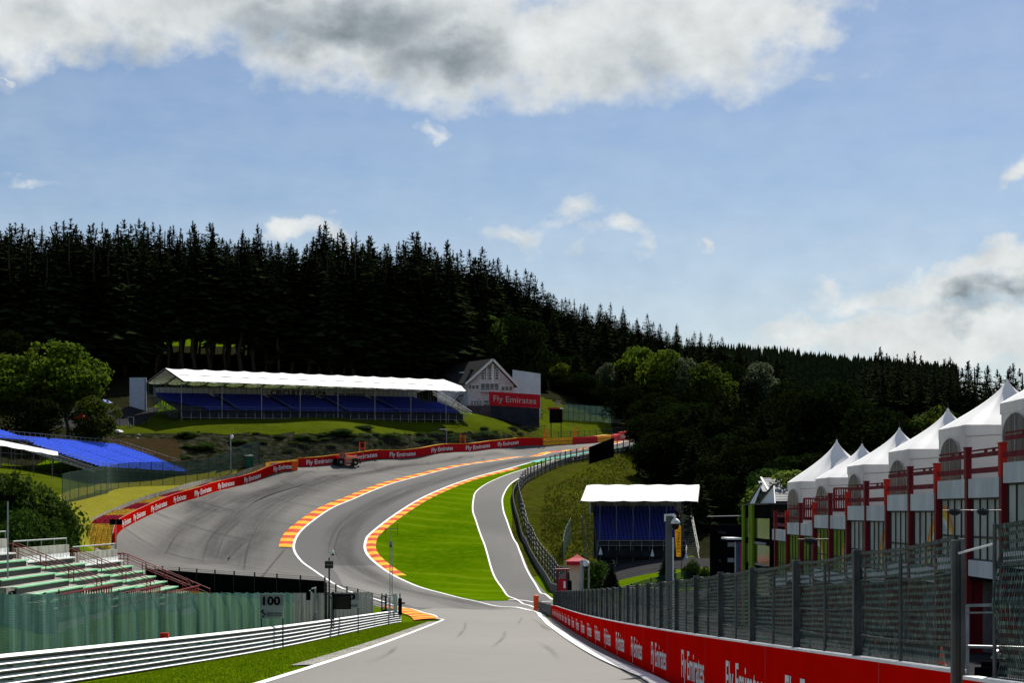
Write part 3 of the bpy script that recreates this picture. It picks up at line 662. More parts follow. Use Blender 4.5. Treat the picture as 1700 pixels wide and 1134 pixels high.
def trunk_mesh(r0, top, m, bend=0.0, seed=0, limbs=0, name='trunk', dead=0):
    mb = MB(); rr = random.Random(seed); p = Vector((0,0,-0.02)); n = 6
    for i in range(n):
        q = Vector((bend*math.sin(i*1.3+seed)*0.02, bend*math.cos(i*0.9+seed)*0.02, top*(i+1)/n)); mb.tube(p, q, r0*(1-0.8*i/n)+0.0006, r0*(1-0.8*(i+1)/n)+0.0006, 7, caps=False); p = q
    for i in range(limbs):
        a = rr.uniform(0, 6.28); z = rr.uniform(.3, .6)*top; L = rr.uniform(.18, .34); q0 = Vector((0,0,z)); q1 = q0+Vector((math.cos(a)*L*.55, math.sin(a)*L*.55, L*.55)); q2 = q1+Vector((math.cos(a)*L*.3, math.sin(a)*L*.3, L*.5))
        mb.tube(q0, q1, r0*.45, r0*.28, 5, caps=False); mb.tube(q1, q2, r0*.28, r0*.1, 5, caps=False)
    for i in range(dead):
        a = rr.uniform(0, 6.28); z = rr.uniform(.08, .4); L = rr.uniform(.015, .05); mb.tube((0,0,z), (math.cos(a)*L, math.sin(a)*L, z-L*.3), r0*.12, r0*.05, 3, caps=False)
    me = bpy.data.meshes.new(name); me.from_pydata(mb.v, [], mb.f); me.materials.append(m); me.update(); return me
def broad_crown(seed, n=5200, leaf=0.022, sx=0.42, sz=0.42, zc=0.58, nb=13, m=None, low=0.12):
    """unit-height broadleaf crown: leaf clusters on the shells of many overlapping boughs, with gaps"""
    r = np.random.RandomState(seed); blobs = []
    for i in range(nb):
        a = r.uniform(0, 6.28); q = r.uniform(0.1, 1)**.6; zz = r.uniform(-1, 1)
        w = math.sqrt(max(0, 1-zz*zz*.8)); blobs.append((math.cos(a)*q*w*sx*.72, math.sin(a)*q*w*sx*.72, zc+zz*sz*.68, r.uniform(.13, .22)*sx/.42))
    blobs += [(0,0,zc+sz*.62,.17*sx/.42), (0,0,zc,.26*sx/.42)]
    B = np.array(blobs); k = r.choice(len(B), n, p=(B[:,3]**2)/(B[:,3]**2).sum())
    d = r.normal(size=(n,3)); d /= np.linalg.norm(d, axis=1)[:,None]; d[:,2] = np.abs(d[:,2])*np.where(r.rand(n) < .78, 1, -1)
    # twig clumping on each bough
    cl = r.normal(size=(len(B)*26,3)); cl /= np.linalg.norm(cl, axis=1)[:,None]; clk = cl.reshape(len(B),26,3)
    pick = clk[k, r.randint(0,26,n)]; d = d*.42+pick*.85; d /= np.linalg.norm(d, axis=1)[:,None]
    rad = B[k,3]*(0.82+0.32*r.rand(n)-0.25*(r.rand(n) < .25)*r.rand(n)); c = B[k,:3]+d*rad[:,None]*np.array([1,1,.85])
    keep = c[:,2] > low; c = c[keep]; d = d[keep]; n = len(c)
    nn = d+r.normal(size=(n,3))*.55; nn /= np.linalg.norm(nn, axis=1)[:,None]
    t = np.cross(nn, r.normal(size=(n,3))); t /= np.linalg.norm(t, axis=1)[:,None]; b = np.cross(nn, t); s = leaf*(0.6+.8*r.rand(n))[:,None]
    V = np.stack([c-t*s, c-b*s*.6, c+t*s*1.1, c+b*s*.7], 1).reshape(-1,3); F = [(4*i,4*i+1,4*i+2,4*i+3) for i in range(n)]
    return arr_mesh('crown', V, F, m or M_leaf)
def tree_of(name, crown, trunk, loc, height, rz, label, cat, group, wide=1.0):
    o = thing(name, label, cat, loc, rz, group); o.scale = (height*wide, height*wide, height)
    for nm, me in (('trunk', trunk), ('crown', crown)):
        c = bpy.data.objects.new(nm, me); COL.objects.link(c); c.parent = o
    return o
SP_full = [spruce_crown(11+i, base=0.10+0.03*i, R=0.145+0.014*(i%3), nwh=40, ragged=.42, dens=1.15) for i in range(4)]
SP_tall = [spruce_crown(31+i, base=0.24+0.035*i, R=0.125+0.01*i, nwh=38, ragged=.5, dens=1.1) for i in range(4)]
SP_thin = [spruce_crown(51, base=.3, R=.11, nwh=24, dens=.6, ragged=.45)]
TK = [trunk_mesh(0.0085+.001*i, 0.97, M_bark, 1, i, dead=26) for i in range(3)]
BR = [broad_crown(71+i, nb=12+2*i) for i in range(4)]
BRd = [broad_crown(81+i, nb=12+2*i, m=M_leafd) for i in range(3)]
TKb = [trunk_mesh(0.02, 0.62, M_bark2, 1, 5+i, limbs=9) for i in range(3)]
SKY_T = np.array([(-60,372),(0,366),(30,376),(60,380),(120,362),(170,372),(240,370),(285,376),(335,374),(380,378),(420,378),(470,388),(505,388),(545,368),(575,388),(607,385),(640,402),(700,388),(745,402),(770,420),(797,410),(830,434),(880,456),(930,478),
                  (980,495),(1025,503),(1060,518),(1100,530),(1130,542),(1160,535),(1192,548),(1225,570),(1300,576),(1420,596)], float)
def sky_row(px): return float(np.interp(px, SKY_T[:,0], SKY_T[:,1]))
def forest():
    R = random.Random(5)
    def front(px): return float(np.interp(px, [-60,150,240,740,800,870,1000,1100,1200,1320], [385,400,418,432,446,478,490,490,486,480]))
    cnt = 0
    px = -70.0
    for row in range(6):
        px = -75.0+row*9
        while px < 1300:
            Y = front(px)+row*8.5+R.uniform(-3, 3); x = (px-CX)/FPX*Y; z = h(x, Y)
            clear = 222 < px < 480
            top = sky_row(px)+R.choice((-5, 0, 4, 12, 20, 28))+R.uniform(-3, 4)+(16 if row < 2 else 0); hgt = (HR-top)/FPX*Y-z
            if row < 3 and px > 760: hgt *= R.uniform(.72, .95)
            hgt = max(13, min(40, hgt))
            if (row < 5 and (not clear or row != 3 or R.random() < .7)) or px > 700:
                if clear: tall = True
                else: tall = (R.random() < .25 and px < 900)
                cr = R.choice(SP_tall) if tall else R.choice(SP_full)
                if R.random() < .08 and row > 2: cr = SP_thin[0]
                if clear: lab, grp = 'tall dark spruce with a bare lower trunk in the forest edge behind the covered grandstand', 'bare trunked spruces behind the covered grandstand'
                elif px < 240: lab, grp = 'tall dark spruce branched to the ground on the hill above the left broadleaf trees', 'spruces on the hill at far left'
                elif px < 760: lab, grp = 'dark densely branched spruce in the forest between grandstand and gabled house', 'dense spruces behind the right half of the grandstand'
                else: lab, grp = 'dark spruce on the descending forest ridge right of the gabled house', 'spruces on the descending ridge behind the house'
                tree_of('spruce_tree', cr, R.choice(TK), (x, Y, z-0.2), hgt, R.uniform(0, 6.28), lab, 'tree', grp, wide=R.uniform(1.15, 1.6)*(1.12 if not tall else 1)); cnt += 1
            px += (26 if row else 22)*R.uniform(.8, 1.25)*(1.0 if px < 760 else 1.25)
    return cnt
nsp = forest()
def right_forest():
    R = random.Random(9); n = 0
    SR = np.array([(1400,612),(1440,598),(1461,576),(1480,590),(1497,588),(1518,580),(1540,597),(1560,597),(1577,590),(1590,605),(1608,598),(1628,602),(1640,606),(1660,612),(1682,603),(1700,615),(1760,612)], float)
    for row in range(4):
        px = 1180+row*11 if row < 2 else 1395.0
        while px < 1760:
            near = px > 1400
            Y = (318 if near else 350)+row*9+R.uniform(-3, 3); x = (px-CX)/FPX*Y; z = h(x, Y)
            top = float(np.interp(px, SR[:,0], SR[:,1])) if near else 655+R.uniform(-22, 25)
            if row < 3 and near: top += R.uniform(4, 35)
            hgt = max(9, (HR-top)/FPX*Y-z)
            tree_of('spruce_tree', R.choice(SP_full), R.choice(TK), (x, Y, z-.3), hgt, R.uniform(0, 6.28), 'near black silhouette spruce on the right slope behind the white pagoda tents' if near else 'dark spruce low in the valley right of the small grandstand', 'tree',
                    'spruces behind the pagoda tents' if near else 'valley spruces right of the small grandstand', wide=R.uniform(1.1, 1.45)); n += 1
            px += R.uniform(17, 27)*(1.2 if row < 3 else .9)
    for px, top in ((1461,574),(1518,581),(1577,590),(1608,597),(1640,604),(1682,601)):
        Y = 352; x = (px-CX)/FPX*Y; z = h(x, Y); hgt = (HR-top)/FPX*Y-z
        tree_of('spruce_tree', R.choice(SP_full), TK[0], (x, Y, z-.3), hgt, R.uniform(0, 6.28), 'near black silhouette spruce on the right slope behind the white pagoda tents', 'tree', 'spruces behind the pagoda tents', wide=1.2); n += 1
    return n
nsp += right_forest(); print('spruces', nsp)
def deep_wood():
    """the trees behind the ones one can tell apart: one mass"""
    R = random.Random(77); srcs = []
    for me in (SP_full[0], SP_full[1], SP_full[2]):
        co = np.zeros(len(me.vertices)*3, np.float32); me.vertices.foreach_get('co', co); srcs.append((co.reshape(-1,3), np.array([tuple(p.vertices) for p in me.polygons])))
    V = []; F = []; off = 0
    def put(x, y, z, hg, wd):
        nonlocal off
        co, f = R.choice(srcs); a = R.uniform(0, 6.28); c, s = math.cos(a), math.sin(a)
        v = np.stack([(co[:,0]*c-co[:,1]*s)*hg*wd+x, (co[:,0]*s+co[:,1]*c)*hg*wd+y, co[:,2]*hg+z], -1); V.append(v); F.append(f+off); off += len(v)
    for row in range(4):
        px = -70.0
        while px < 1230:
            if True:
                base = 536.0 if 215 < px < 490 else float(np.interp(px, [-60,240,740,900,1000,1250], [440,452,466,500,520,520])); Y = base+row*10+R.uniform(-4, 4); x = (px-CX)/FPX*Y; z = h(x, Y); top = sky_row(px)+R.uniform(12, 42)
                put(x, Y, z-.3, max(14, min(38, (HR-top)/FPX*Y-z)), R.uniform(1.4, 2.0))
            px += R.uniform(12, 20)
    mb = MB(); mb.v = np.concatenate(V).tolist(); mb.f = np.concatenate(F).tolist(); mb.mi = [0]*len(mb.f); o = mb.obj('deep_forest', M_spruce)
    o['label'] = 'dense dark spruce wood filling the ridge behind the front rows of trees'; o['category'] = 'forest'; o['kind'] = 'stuff'
deep_wood()
# distant ridge, too many to count
def far_wood():
    mb = MB(); R = random.Random(3)
    for row in range(7):
        for i in range(150):
            px = 1080+i*3.4+R.uniform(-2, 2); Y = 1180+row*26; x = (px-CX)/FPX*Y; z = h(x, Y)
            top = float(np.interp(px, [1080,1200,1240,1300,1345,1420,1480,1600], [560,568,572,577,584,597,600,605]))+R.uniform(-5, 5); hg = max(16, min(34, (HR-top)/FPX*Y-z)) if row > 4 else R.uniform(18, 26)
            r = hg*R.uniform(.14, .2); k = 7
            vs = []; fs = []
            for lv in range(4):
                rr = r*(1-lv*.23); zb = z+hg*(.1+.22*lv); zt = z+hg*(.1+.22*lv+.34) if lv < 3 else z+hg; o = len(vs)
                vs += [(x+rr*math.cos(6.283*j/k+lv)*R.uniform(.7, 1.2), Y+rr*math.sin(6.283*j/k+lv), zb+R.uniform(-1, 1)) for j in range(k)]+[(x, Y, zt)]
                fs += [(o+j, o+(j+1) % k, o+k) for j in range(k)]
            mb.add(vs, fs)
    o = mb.obj('distant_forest', M_spruce); o['label'] = 'thin line of tiny dark spruces on the far ridge below the right clouds'; o['category'] = 'forest'; o['kind'] = 'stuff'
far_wood()
# broadleaf trees one by one: (px, base row, Y, top row, width factor, kind, label)
BL = [
 (30,745,330,588,1.15,3,'broad green tree at the far left edge, left of the larger round crowned one'),
 (112,735,332,566,1.2,3,'large round crowned green tree behind the empty blue seats, lit along its top'),
 (-12,720,330,628,1.1,2,'pale silvery green tree cut off by the left picture edge'),
 (20,650,372,548,1.0,1,'dark rounded tree top high behind the left broadleaf trees'),
 (152,730,322,655,.9,0,'small green tree hanging over the red parasol'),
 (60,722,318,660,1.1,1,'dark low tree beside the lamp post at left'),
 (805,650,446,512,.95,0,'tall thin leafed green tree behind the roof of the gabled house'),
 (868,680,440,528,1.25,1,'big dark round tree directly behind the white screen beside the house'),
 (930,700,466,600,.75,3,'slim lit green tree between the white screen and the upper green fence'),
 (962,700,470,618,.8,1,'dark bushy tree left of the narrow pale one above the upper fence'),
 (1010,698,468,600,.62,2,'narrow tall pale green tree above the upper green fence'),
 (1065,700,472,576,1.15,3,'big bright green tree with a domed lit top, centre right of the hill'),
 (1105,705,462,578,1.15,3,'second bright green tree, right neighbour of the domed one'),
 (1138,712,458,592,.95,2,'greyish green tree at the right end of the bright tree clump'),
 (1040,705,440,640,1.1,1,'dark tree standing in front of the bright domed tree'),
 (1085,745,425,650,1.2,1,'dark round tree where the track disappears on the crest'),
 (1120,765,400,668,1.3,1,'dark rounded tree just right of the crest of the track'),
 (1175,715,450,598,1.1,0,'dark green tree left of the twin dark green ones'),
 (1220,712,460,600,1.1,1,'dull green tree on the mid slope, left of two alike'),
 (1262,712,465,598,1.1,2,'dull green tree on the mid slope under the far ridge line'),
 (1300,740,430,632,1.1,1,'dark green tree on the lower right slope'),
 (1150,790,372,672,1.4,1,'very dark wide tree behind the small grandstand roof'),
 (1195,800,350,690,1.3,1,'very dark wide tree just right of the small grandstand roof'),
 (1105,800,360,690,1.3,1,'very dark tree at the right edge of the grassy bank'),
 (1345,770,300,655,1.2,1,'dark broad tree above the leftmost pagoda tent'),
 (1395,770,300,632,1.15,1,'dark broad tree with a few pale twigs above the second tent'),
 (1440,780,290,662,1.1,1,'faintly lit green tree between the third and fourth tents'),
 (1500,780,290,690,1.0,1,'dark tree filling the gap left of the fourth tent'),
 (1560,770,300,672,1.0,0,'small yellow green tree top beside the fourth tent peak'),
 (1245,850,280,735,1.2,1,'dark tree behind the black glass building'),
 (1600,780,285,685,1.1,1,'dark tree between the two nearest tents'),
]
def broad():
    R = random.Random(4)
    for i, (px, rb, Y, rt, w, kd, lab) in enumerate(BL):
        x = (px-CX)/FPX*Y; z = h(x, Y); hg = (HR-rt)/FPX*Y-z
        cr = (R.choice(BR), R.choice(BRd), PALE, R.choice(BRs))[kd]
        tree_of('broadleaf_tree', cr, R.choice(TKb), (x, Y, z-.2), hg, R.uniform(0, 6.28), lab, 'tree', 'broadleaf trees', wide=w*min(1.25, max(.8, 17/hg)))
M_pale = mat('pale_leaves', (0.05,0.07,0.03), 0.85, 0.2, 0.7, col2=(0.09,0.12,0.055), spec=0.1, trans=0.45, objrand=0.15)
PALE = broad_crown(91, nb=14, m=M_pale)
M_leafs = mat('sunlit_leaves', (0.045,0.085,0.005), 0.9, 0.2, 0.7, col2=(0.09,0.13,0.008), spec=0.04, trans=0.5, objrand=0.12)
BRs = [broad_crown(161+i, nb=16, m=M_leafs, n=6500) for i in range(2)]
broad()
# shrubs
BU = [broad_crown(101+i, n=5200, leaf=0.03, sx=.62, sz=.5, zc=.45, nb=16, m=M_bush, low=-.05) for i in range(3)]
BUy = broad_crown(111, n=3500, leaf=0.035, sx=.6, sz=.45, zc=.5, nb=13, m=M_leafy, low=0)
BUc = [spruce_crown(121, base=.02, R=.30, nwh=34, dens=1.6, ragged=.2), ]
TKs = trunk_mesh(0.03, 0.4, M_bark2, 1, 3, limbs=5)
def shrub(name, px, Y, rt, rb, w, me, lab, cat='shrub', grp=None, z0=None):
    x = (px-CX)/FPX*Y; z = h(x, Y) if z0 is None else z0; hg = (HR-rt)/FPX*Y-z
    return tree_of(name, me, TKs, (x, Y, z-.1), hg, px*1.7, lab, cat, grp, wide=w)
for a in [(8,186,782,930,.85,BU[0],'big dark green shrub at the left edge under the blue stand'),
          (62,188,800,930,.85,BU[1],'big green shrub in the middle of the left shrub mass'),
          (92,196,822,925,.7,BU[2],'rounded green shrub at the right end of the left shrub mass beside the dry grass'),
          (35,176,842,930,.9,BU[1],'dark shrub in front of the left shrub mass above the concrete stand'),
          (76,178,858,925,.75,BU[0],'low dark shrub just above the second concrete bench block'),
          (106,186,880,925,.6,BU[2],'lowest dark shrub next to the tyre barrier end')]:
    shrub('shrub', a[0], a[1], a[2], a[3], a[4], a[5], a[6], grp='shrubs behind the concrete stand')
for a in [(985,184,930,975,.95,BU[0],'loose green bush beside the red canopy tent'),
          (1150,182,926,975,.8,BU[2],'leafy green bush right of the yellow banner'),
          (1172,180,938,975,.7,BU[1],'lower green bush at the right end of the paddock bushes')]:
    shrub('shrub', a[0], a[1], a[2], a[3], a[4], a[5], a[6], grp='bushes at the paddock edge')
for a in [(1015,184,932,975,1.15,'small dark conical yew bush in front of the paved paddock'),
          (1108,182,905,975,1.0,'dark pointed conifer bush behind the dome camera pole')]:
    x = (a[0]-CX)/FPX*a[1]; z = h(x, a[1]); tree_of('conifer_bush', BUc[0], TKs, (x, a[1], z-.1), (HR-a[2])/FPX*a[1]-z, 1.0, a[5], 'shrub', 'bushes at the paddock edge', wide=a[4])
# scattered bushes on the rock cut and at the bend
rr = random.Random(12)
for k in range(85):
    px = rr.uniform(290, 925); row = rr.uniform(min(712, 716), float(np.interp(px, [290,450,560,700,850,925], [770,756,748,737,724,720])))
    q = hit(px, row)
    if q.y > 400 or h(q.x, q.y) < 7: continue
    hg = rr.uniform(.3, .8) if rr.random() < .8 else rr.uniform(.9, 1.6)
    if px > 750: hg *= 1.3
    tree_of('bush', rr.choice(BU), TKs, (q.x, q.y, q.z-.25*hg), hg, rr.uniform(0, 6), 'low dark scrub bush growing on the rock cut above the far banner wall', 'shrub', 'bushes on the rock cut', wide=rr.uniform(2.0, 4.5))
# dark leafy trees reaching the ground that fill the hollow on the right
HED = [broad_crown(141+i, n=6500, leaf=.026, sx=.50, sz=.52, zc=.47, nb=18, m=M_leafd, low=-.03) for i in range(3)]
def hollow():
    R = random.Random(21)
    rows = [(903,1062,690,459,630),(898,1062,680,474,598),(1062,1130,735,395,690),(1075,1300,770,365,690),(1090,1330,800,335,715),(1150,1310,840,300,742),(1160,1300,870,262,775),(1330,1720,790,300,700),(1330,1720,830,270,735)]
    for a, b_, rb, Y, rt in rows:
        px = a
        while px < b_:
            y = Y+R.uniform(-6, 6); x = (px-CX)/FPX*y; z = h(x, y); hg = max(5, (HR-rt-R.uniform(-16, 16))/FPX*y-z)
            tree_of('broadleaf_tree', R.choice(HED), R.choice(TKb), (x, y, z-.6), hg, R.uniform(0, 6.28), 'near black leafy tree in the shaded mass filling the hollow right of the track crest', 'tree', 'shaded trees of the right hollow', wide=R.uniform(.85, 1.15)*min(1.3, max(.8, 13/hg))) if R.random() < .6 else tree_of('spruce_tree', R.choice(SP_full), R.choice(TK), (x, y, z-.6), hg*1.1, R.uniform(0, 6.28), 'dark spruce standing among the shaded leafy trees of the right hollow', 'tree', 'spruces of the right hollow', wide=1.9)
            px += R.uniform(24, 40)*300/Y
hollow()
# sunlit bushes seen between the bare trunks
for i in range(16):
    px = 232+i*20+rr.uniform(-7, 7); Y = 486+rr.uniform(-6, 14); x = (px-CX)/FPX*Y
    tree_of('bush', BUy, TKs, (x, Y, h(x, Y)-.2), rr.uniform(3.5, 6.5), rr.uniform(0, 6), 'sunlit yellow green bush glimpsed between the bare spruce trunks', 'shrub', 'sunlit bushes behind the bare trunks', wide=1.5)
shrub('bush', 1310, 128, 778, 800, 1.1, BUy, 'bright yellow green bush above the slate roof beside the leftmost tent', grp='lit bushes behind the pit building', z0=-1.5)
shrub('bush', 1282, 131, 776, 800, .8, BU[0], 'small dark bush left of the bright one above the black building', grp='lit bushes behind the pit building', z0=-1.5)
# ================================================================ barriers, fences
M_red = mat('banner_red', (0.47,0.006,0.002), 1.0, 0.05, 0.8, bump=.25, bscale=1.1, spec=0.0)
M_redw = mat('pit_wall_red', (0.64,0.004,0.001), 1.0, 0.05, 0.8, bump=.25, bscale=1.1, spec=0.0)
M_reddk = mat('wall_red', (0.50,0.006,0.010), 0.8, 0.06, 0.8, spec=.1)
M_white = mat('paint_white', (0.82,0.82,0.80), 0.6, 0.05, 3)
M_letter = mat('letter_white', (0.78,0.76,0.74), 0.6, 0.03, 3)
M_yel = mat('barrier_yellow', (0.82,0.40,0.02), 0.6, 0.1, 1.5)
M_redb = mat('barrier_red', (0.60,0.02,0.03), 0.6, 0.1, 1.5)
M_org = mat('barrier_orange', (0.85,0.10,0.02), 0.5, 0.08, 2)
M_steel = mat('galvanised_steel', (0.33,0.34,0.35), 0.5, 0.12, 3, metal=0.35)
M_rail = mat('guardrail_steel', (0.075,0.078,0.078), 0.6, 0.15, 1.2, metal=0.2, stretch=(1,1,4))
M_rail_lit = mat('guardrail_sunlit_face', (0.82,0.83,0.83), 0.45, 0.06, 3, metal=.2, spec=.5)  # lit copy of the rail steel: sunlight on its slopes put into the colour
M_dk = mat('dark_steel', (0.035,0.038,0.04), 0.5, 0.2, 3, metal=0.3)
M_grpost = mat('grey_post', (0.085,0.09,0.09), 0.55, 0.2, 4, metal=0.2)
M_green = mat('green_steel', (0.02,0.07,0.05), 0.6, 0.2, 3)
M_black = mat('black_cloth', (0.004,0.004,0.005), 1.0, 0.2, 1, spec=0)
M_conc = mat('concrete', (0.26,0.25,0.22), 0.9, 0.25, 1.2, bump=0.3, stretch=(1,1,.3))
M_grey = mat('grey_plastic', (0.28,0.28,0.28), 0.6, 0.1)
def net_mat(name, c1, c2, hole, cw=0.10, chh=0.10, trans=0.0, glint=0.0, fold=0.0, warp=.35):
    m = bpy.data.materials.new(name); m.use_nodes = True; N = m.node_tree.nodes; L = m.node_tree.links; b = N['Principled BSDF']; out = N['Material Output']
    tc = N.new('ShaderNodeTexCoord'); sx = N.new('ShaderNodeSeparateXYZ')
    nz = N.new('ShaderNodeTexNoise'); nz.inputs['Scale'].default_value = 0.7; nz.inputs['Detail'].default_value = 5; L.new(tc.outputs['UV'], nz.inputs['Vector'])
    ad = N.new('ShaderNodeVectorMath'); ad.operation = 'MULTIPLY_ADD'; L.new(nz.outputs['Color'], ad.inputs[0]); ad.inputs[1].default_value = (warp,warp*.8,0); L.new(tc.outputs['UV'], ad.inputs[2])
    L.new(ad.outputs[0], sx.inputs[0])
    def ma(op, a, b_=None, c=None, cl=False):
        n = N.new('ShaderNodeMath'); n.operation = op; n.use_clamp = cl
        for i, v in enumerate((a, b_, c)):
            if v is None: continue
            if isinstance(v, (int, float)): n.inputs[i].default_value = v
            else: L.new(v, n.inputs[i])
        return n.outputs[0]
    fu = ma('ABSOLUTE', ma('SUBTRACT', ma('FRACT', ma('DIVIDE', sx.outputs[0], cw)), 0.5)); fv = ma('ABSOLUTE', ma('SUBTRACT', ma('FRACT', ma('DIVIDE', sx.outputs[1], chh)), 0.5))
    w = math.sqrt(hole)*0.5; isw = ma('MULTIPLY', ma('LESS_THAN', fu, w), ma('LESS_THAN', fv, w))
    n2 = N.new('ShaderNodeTexNoise'); n2.inputs['Scale'].default_value = 1.0; n2.inputs['Detail'].default_value = 6; mp = N.new('ShaderNodeMapping'); mp.inputs['Scale'].default_value = (30,9,1) if glint else (2.2,.25,1); L.new(tc.outputs['UV'], mp.inputs[0]); L.new(mp.outputs[0], n2.inputs['Vector'])
    mr = N.new('ShaderNodeMapRange'); L.new(n2.outputs[0], mr.inputs[0]); mr.inputs[1].default_value = .36 if not glint else .47; mr.inputs[2].default_value = .66 if not glint else .66
    mx = N.new('ShaderNodeMix'); mx.data_type = 'RGBA'; L.new(mr.outputs[0], mx.inputs[0]); mx.inputs[6].default_value = (*c1,1); mx.inputs[7].default_value = (*c2,1)
    L.new(mx.outputs[2], b.inputs['Base Color']); b.inputs['Roughness'].default_value = 0.6; b.inputs['Specular IOR Level'].default_value = .3
    last = b.outputs[0]
    if trans:
        t = N.new('ShaderNodeBsdfTranslucent'); L.new(mx.outputs[2], t.inputs[0]); ms = N.new('ShaderNodeMixShader'); ms.inputs[0].default_value = trans; L.new(last, ms.inputs[1]); L.new(t.outputs[0], ms.inputs[2]); last = ms.outputs[0]
    tr = N.new('ShaderNodeBsdfTransparent'); m2 = N.new('ShaderNodeMixShader'); L.new(isw, m2.inputs[0]); L.new(last, m2.inputs[1]); L.new(tr.outputs[0], m2.inputs[2]); L.new(m2.outputs[0], out.inputs[0])
    return m
M_net = net_mat('debris_net', (0.010,0.024,0.019), (0.13,0.23,0.19), 0.32, .045, .055, glint=1, warp=.05)  # pale strokes put the glints of the netting into its colour
M_scrim = net_mat('green_scrim', (0.09,0.22,0.195), (0.19,0.37,0.335), 0.12, .045, .045, trans=.65)
M_scrimg = net_mat('grey_scrim', (0.18,0.20,0.20), (0.27,0.28,0.28), 0.06, .045, .045, trans=.5)
M_farnet = net_mat('far_green_net', (0.012,0.05,0.04), (0.02,0.065,0.052), 0.38, .08, .08, trans=.2)
M_farnet2 = net_mat('far_grey_green_net', (0.05,0.11,0.09), (0.10,0.17,0.15), 0.22, .08, .08, trans=.35)
M_thin = net_mat('thin_dark_net', (0.02,0.03,0.03), (0.04,0.05,0.05), 0.80, .1, .1)

def ribbon(mb, path, s0, s1, off, z0, z1, step=1.0, nv=1, mi=0, uv=True, sag=None, lean=0.0):
    """vertical sheet along a path with uv in metres"""
    n = max(1, int((s1-s0)/step)); o = len(mb.v)
    if mb.uv is None: mb.uv = []
    while len(mb.uv) < o: mb.uv.append((0, 0))
    for i in range(n+1):
        t = s0+(s1-s0)*i/n
        a = z0(t) if callable(z0) else z0; b = z1(t) if callable(z1) else z1
        for j in range(nv+1):
            f = j/nv; z = a+(b-a)*f; w = sag(t, f) if sag else 0.0
            q = path.top(t, off+w+lean*f, z); mb.v.append(tuple(q)); mb.uv.append((t, z))
    for i in range(n):
        for j in range(nv): k = o+i*(nv+1)+j; mb.f.append((k, k+nv+1, k+nv+2, k+1)); mb.mi.append(mi)
def sweep(mb, path, s0, s1, prof, step=1.0, mi=0, closed=True, zf=None):
    """prof: list of (off, z[, mi])"""
    n = max(1, int((s1-s0)/step)); o = len(mb.v); k = len(prof)
    for i in range(n+1):
        t = s0+(s1-s0)*i/n; dz = zf(t) if zf else 0
        for p in prof: mb.v.append(tuple(path.top(t, p[0], p[1]+dz)))
    for i in range(n):
        for j in range(k if closed else k-1):
            a = o+i*k+j; b = o+i*k+(j+1) % k; mb.f.append((a, b, b+k, a+k)); mb.mi.append(prof[j][2] if len(prof[j]) > 2 else mi)
    if closed: mb.f += [tuple(range(o+k-1, o-1, -1)), tuple(range(o+n*k, o+n*k+k))]; mb.mi += [mi, mi]

# ---- right hand concrete wall with the red banner
wallp = Path([Vector((3.05,-8,0)), Vector((3.07,12.35,0)), Vector((3.10,12.75,0)), Vector((3.12,16,0)), Vector((3.12,22,0)), Vector((3.12,80,0)), Vector((3.22,120,0)), Vector((3.42,157,0))])
def wall_h(t):
    q, T, Nn = wallp.at(t); return 1.13+0.0*q.y
T0 = thing('barrier_wall', 'long concrete pit wall with a red banner face and white cap along the right of the track', 'barrier')
def seg_wall(s0, s1, hgt, name='banner'):
    mb = MB(); sweep(mb, wallp, s0, s1, [(0.0,-.3), (0.0,hgt), (-.02,hgt), (-.02,-.3)], 1.5); return mb.obj(name, M_redw, T0)
a0 = wallp.s_px(1579) if False else float(np.interp(12.75, wallp.Y, wallp.S))
seg_wall(a0, wallp.L, 1.06); seg_wall(0, float(np.interp(12.3, wallp.Y, wallp.S)), 1.03)
mb = MB(); sweep(mb, wallp, a0, wallp.L, [(-.021,-.3), (-.021,1.06), (-.085,1.06), (-.085,-.3)], 1.5); mb.obj('concrete_core', M_conc, T0)
mb = MB(); sweep(mb, wallp, a0-.1, wallp.L, [(.015,1.061), (.015,1.085), (-.09,1.085), (-.09,1.061)], 1.5); mb.obj('white_cap', M_white, T0)
e0 = float(np.interp(12.25, wallp.Y, wallp.S)); mb = MB(); sweep(mb, wallp, 0, e0, [(.015,1.031), (.015,1.055), (-.09,1.055), (-.09,1.031)], 1.5); mb.obj('white_cap', M_white, T0)
mb = MB(); sweep(mb, wallp, 0, e0, [(-.021,-.3), (-.021,1.03), (-.085,1.03), (-.085,-.3)], 1.5); mb.obj('concrete_core', M_conc, T0)
def on_wall(path, off, zoff=0.0):
    return lambda u, v: path.top(u, off, v+zoff)
mb = MB(); sweep(mb, wallp, e0+.01, a0-.11, [(0.0,-.3), (0.0,.93), (-.04,.93), (-.04,-.3)], .3); mb.obj('banner', M_redw, T0)
# words run from far to near (left to right in the photograph)
yy_ = 40.4; tx = [(16.9,20.6)]+[(y-3.9, y) for y in (26.3,33.2,40.4)]+[(y-3.9, y) for y in [47.2+6.9*i for i in range(16)]]+[(9.9,13.0)]
for ya, yb in tx:
    if yb > 153 or yb < 14: continue
    sa = float(np.interp(yb, wallp.Y, wallp.S)); sb = float(np.interp(ya, wallp.Y, wallp.S)); mb = MB()
    text_on(mb, 'Fly Emirates', on_wall(wallp, 0.008), sa, sb, 0.27, 0.50, bold=.012); mb.obj('lettering', M_letter, T0)
for i in range(21):
    y = 15.3+6.9*i; t = float(np.interp(y, wallp.Y, wallp.S)); mb = MB(); a, b = wallp.top(t, .006, .0), wallp.top(t, .006, 1.06); mb.beam(a, b, .012, .012, up=Vector((0,1,0))); mb.obj('seam', M_redb, T0)
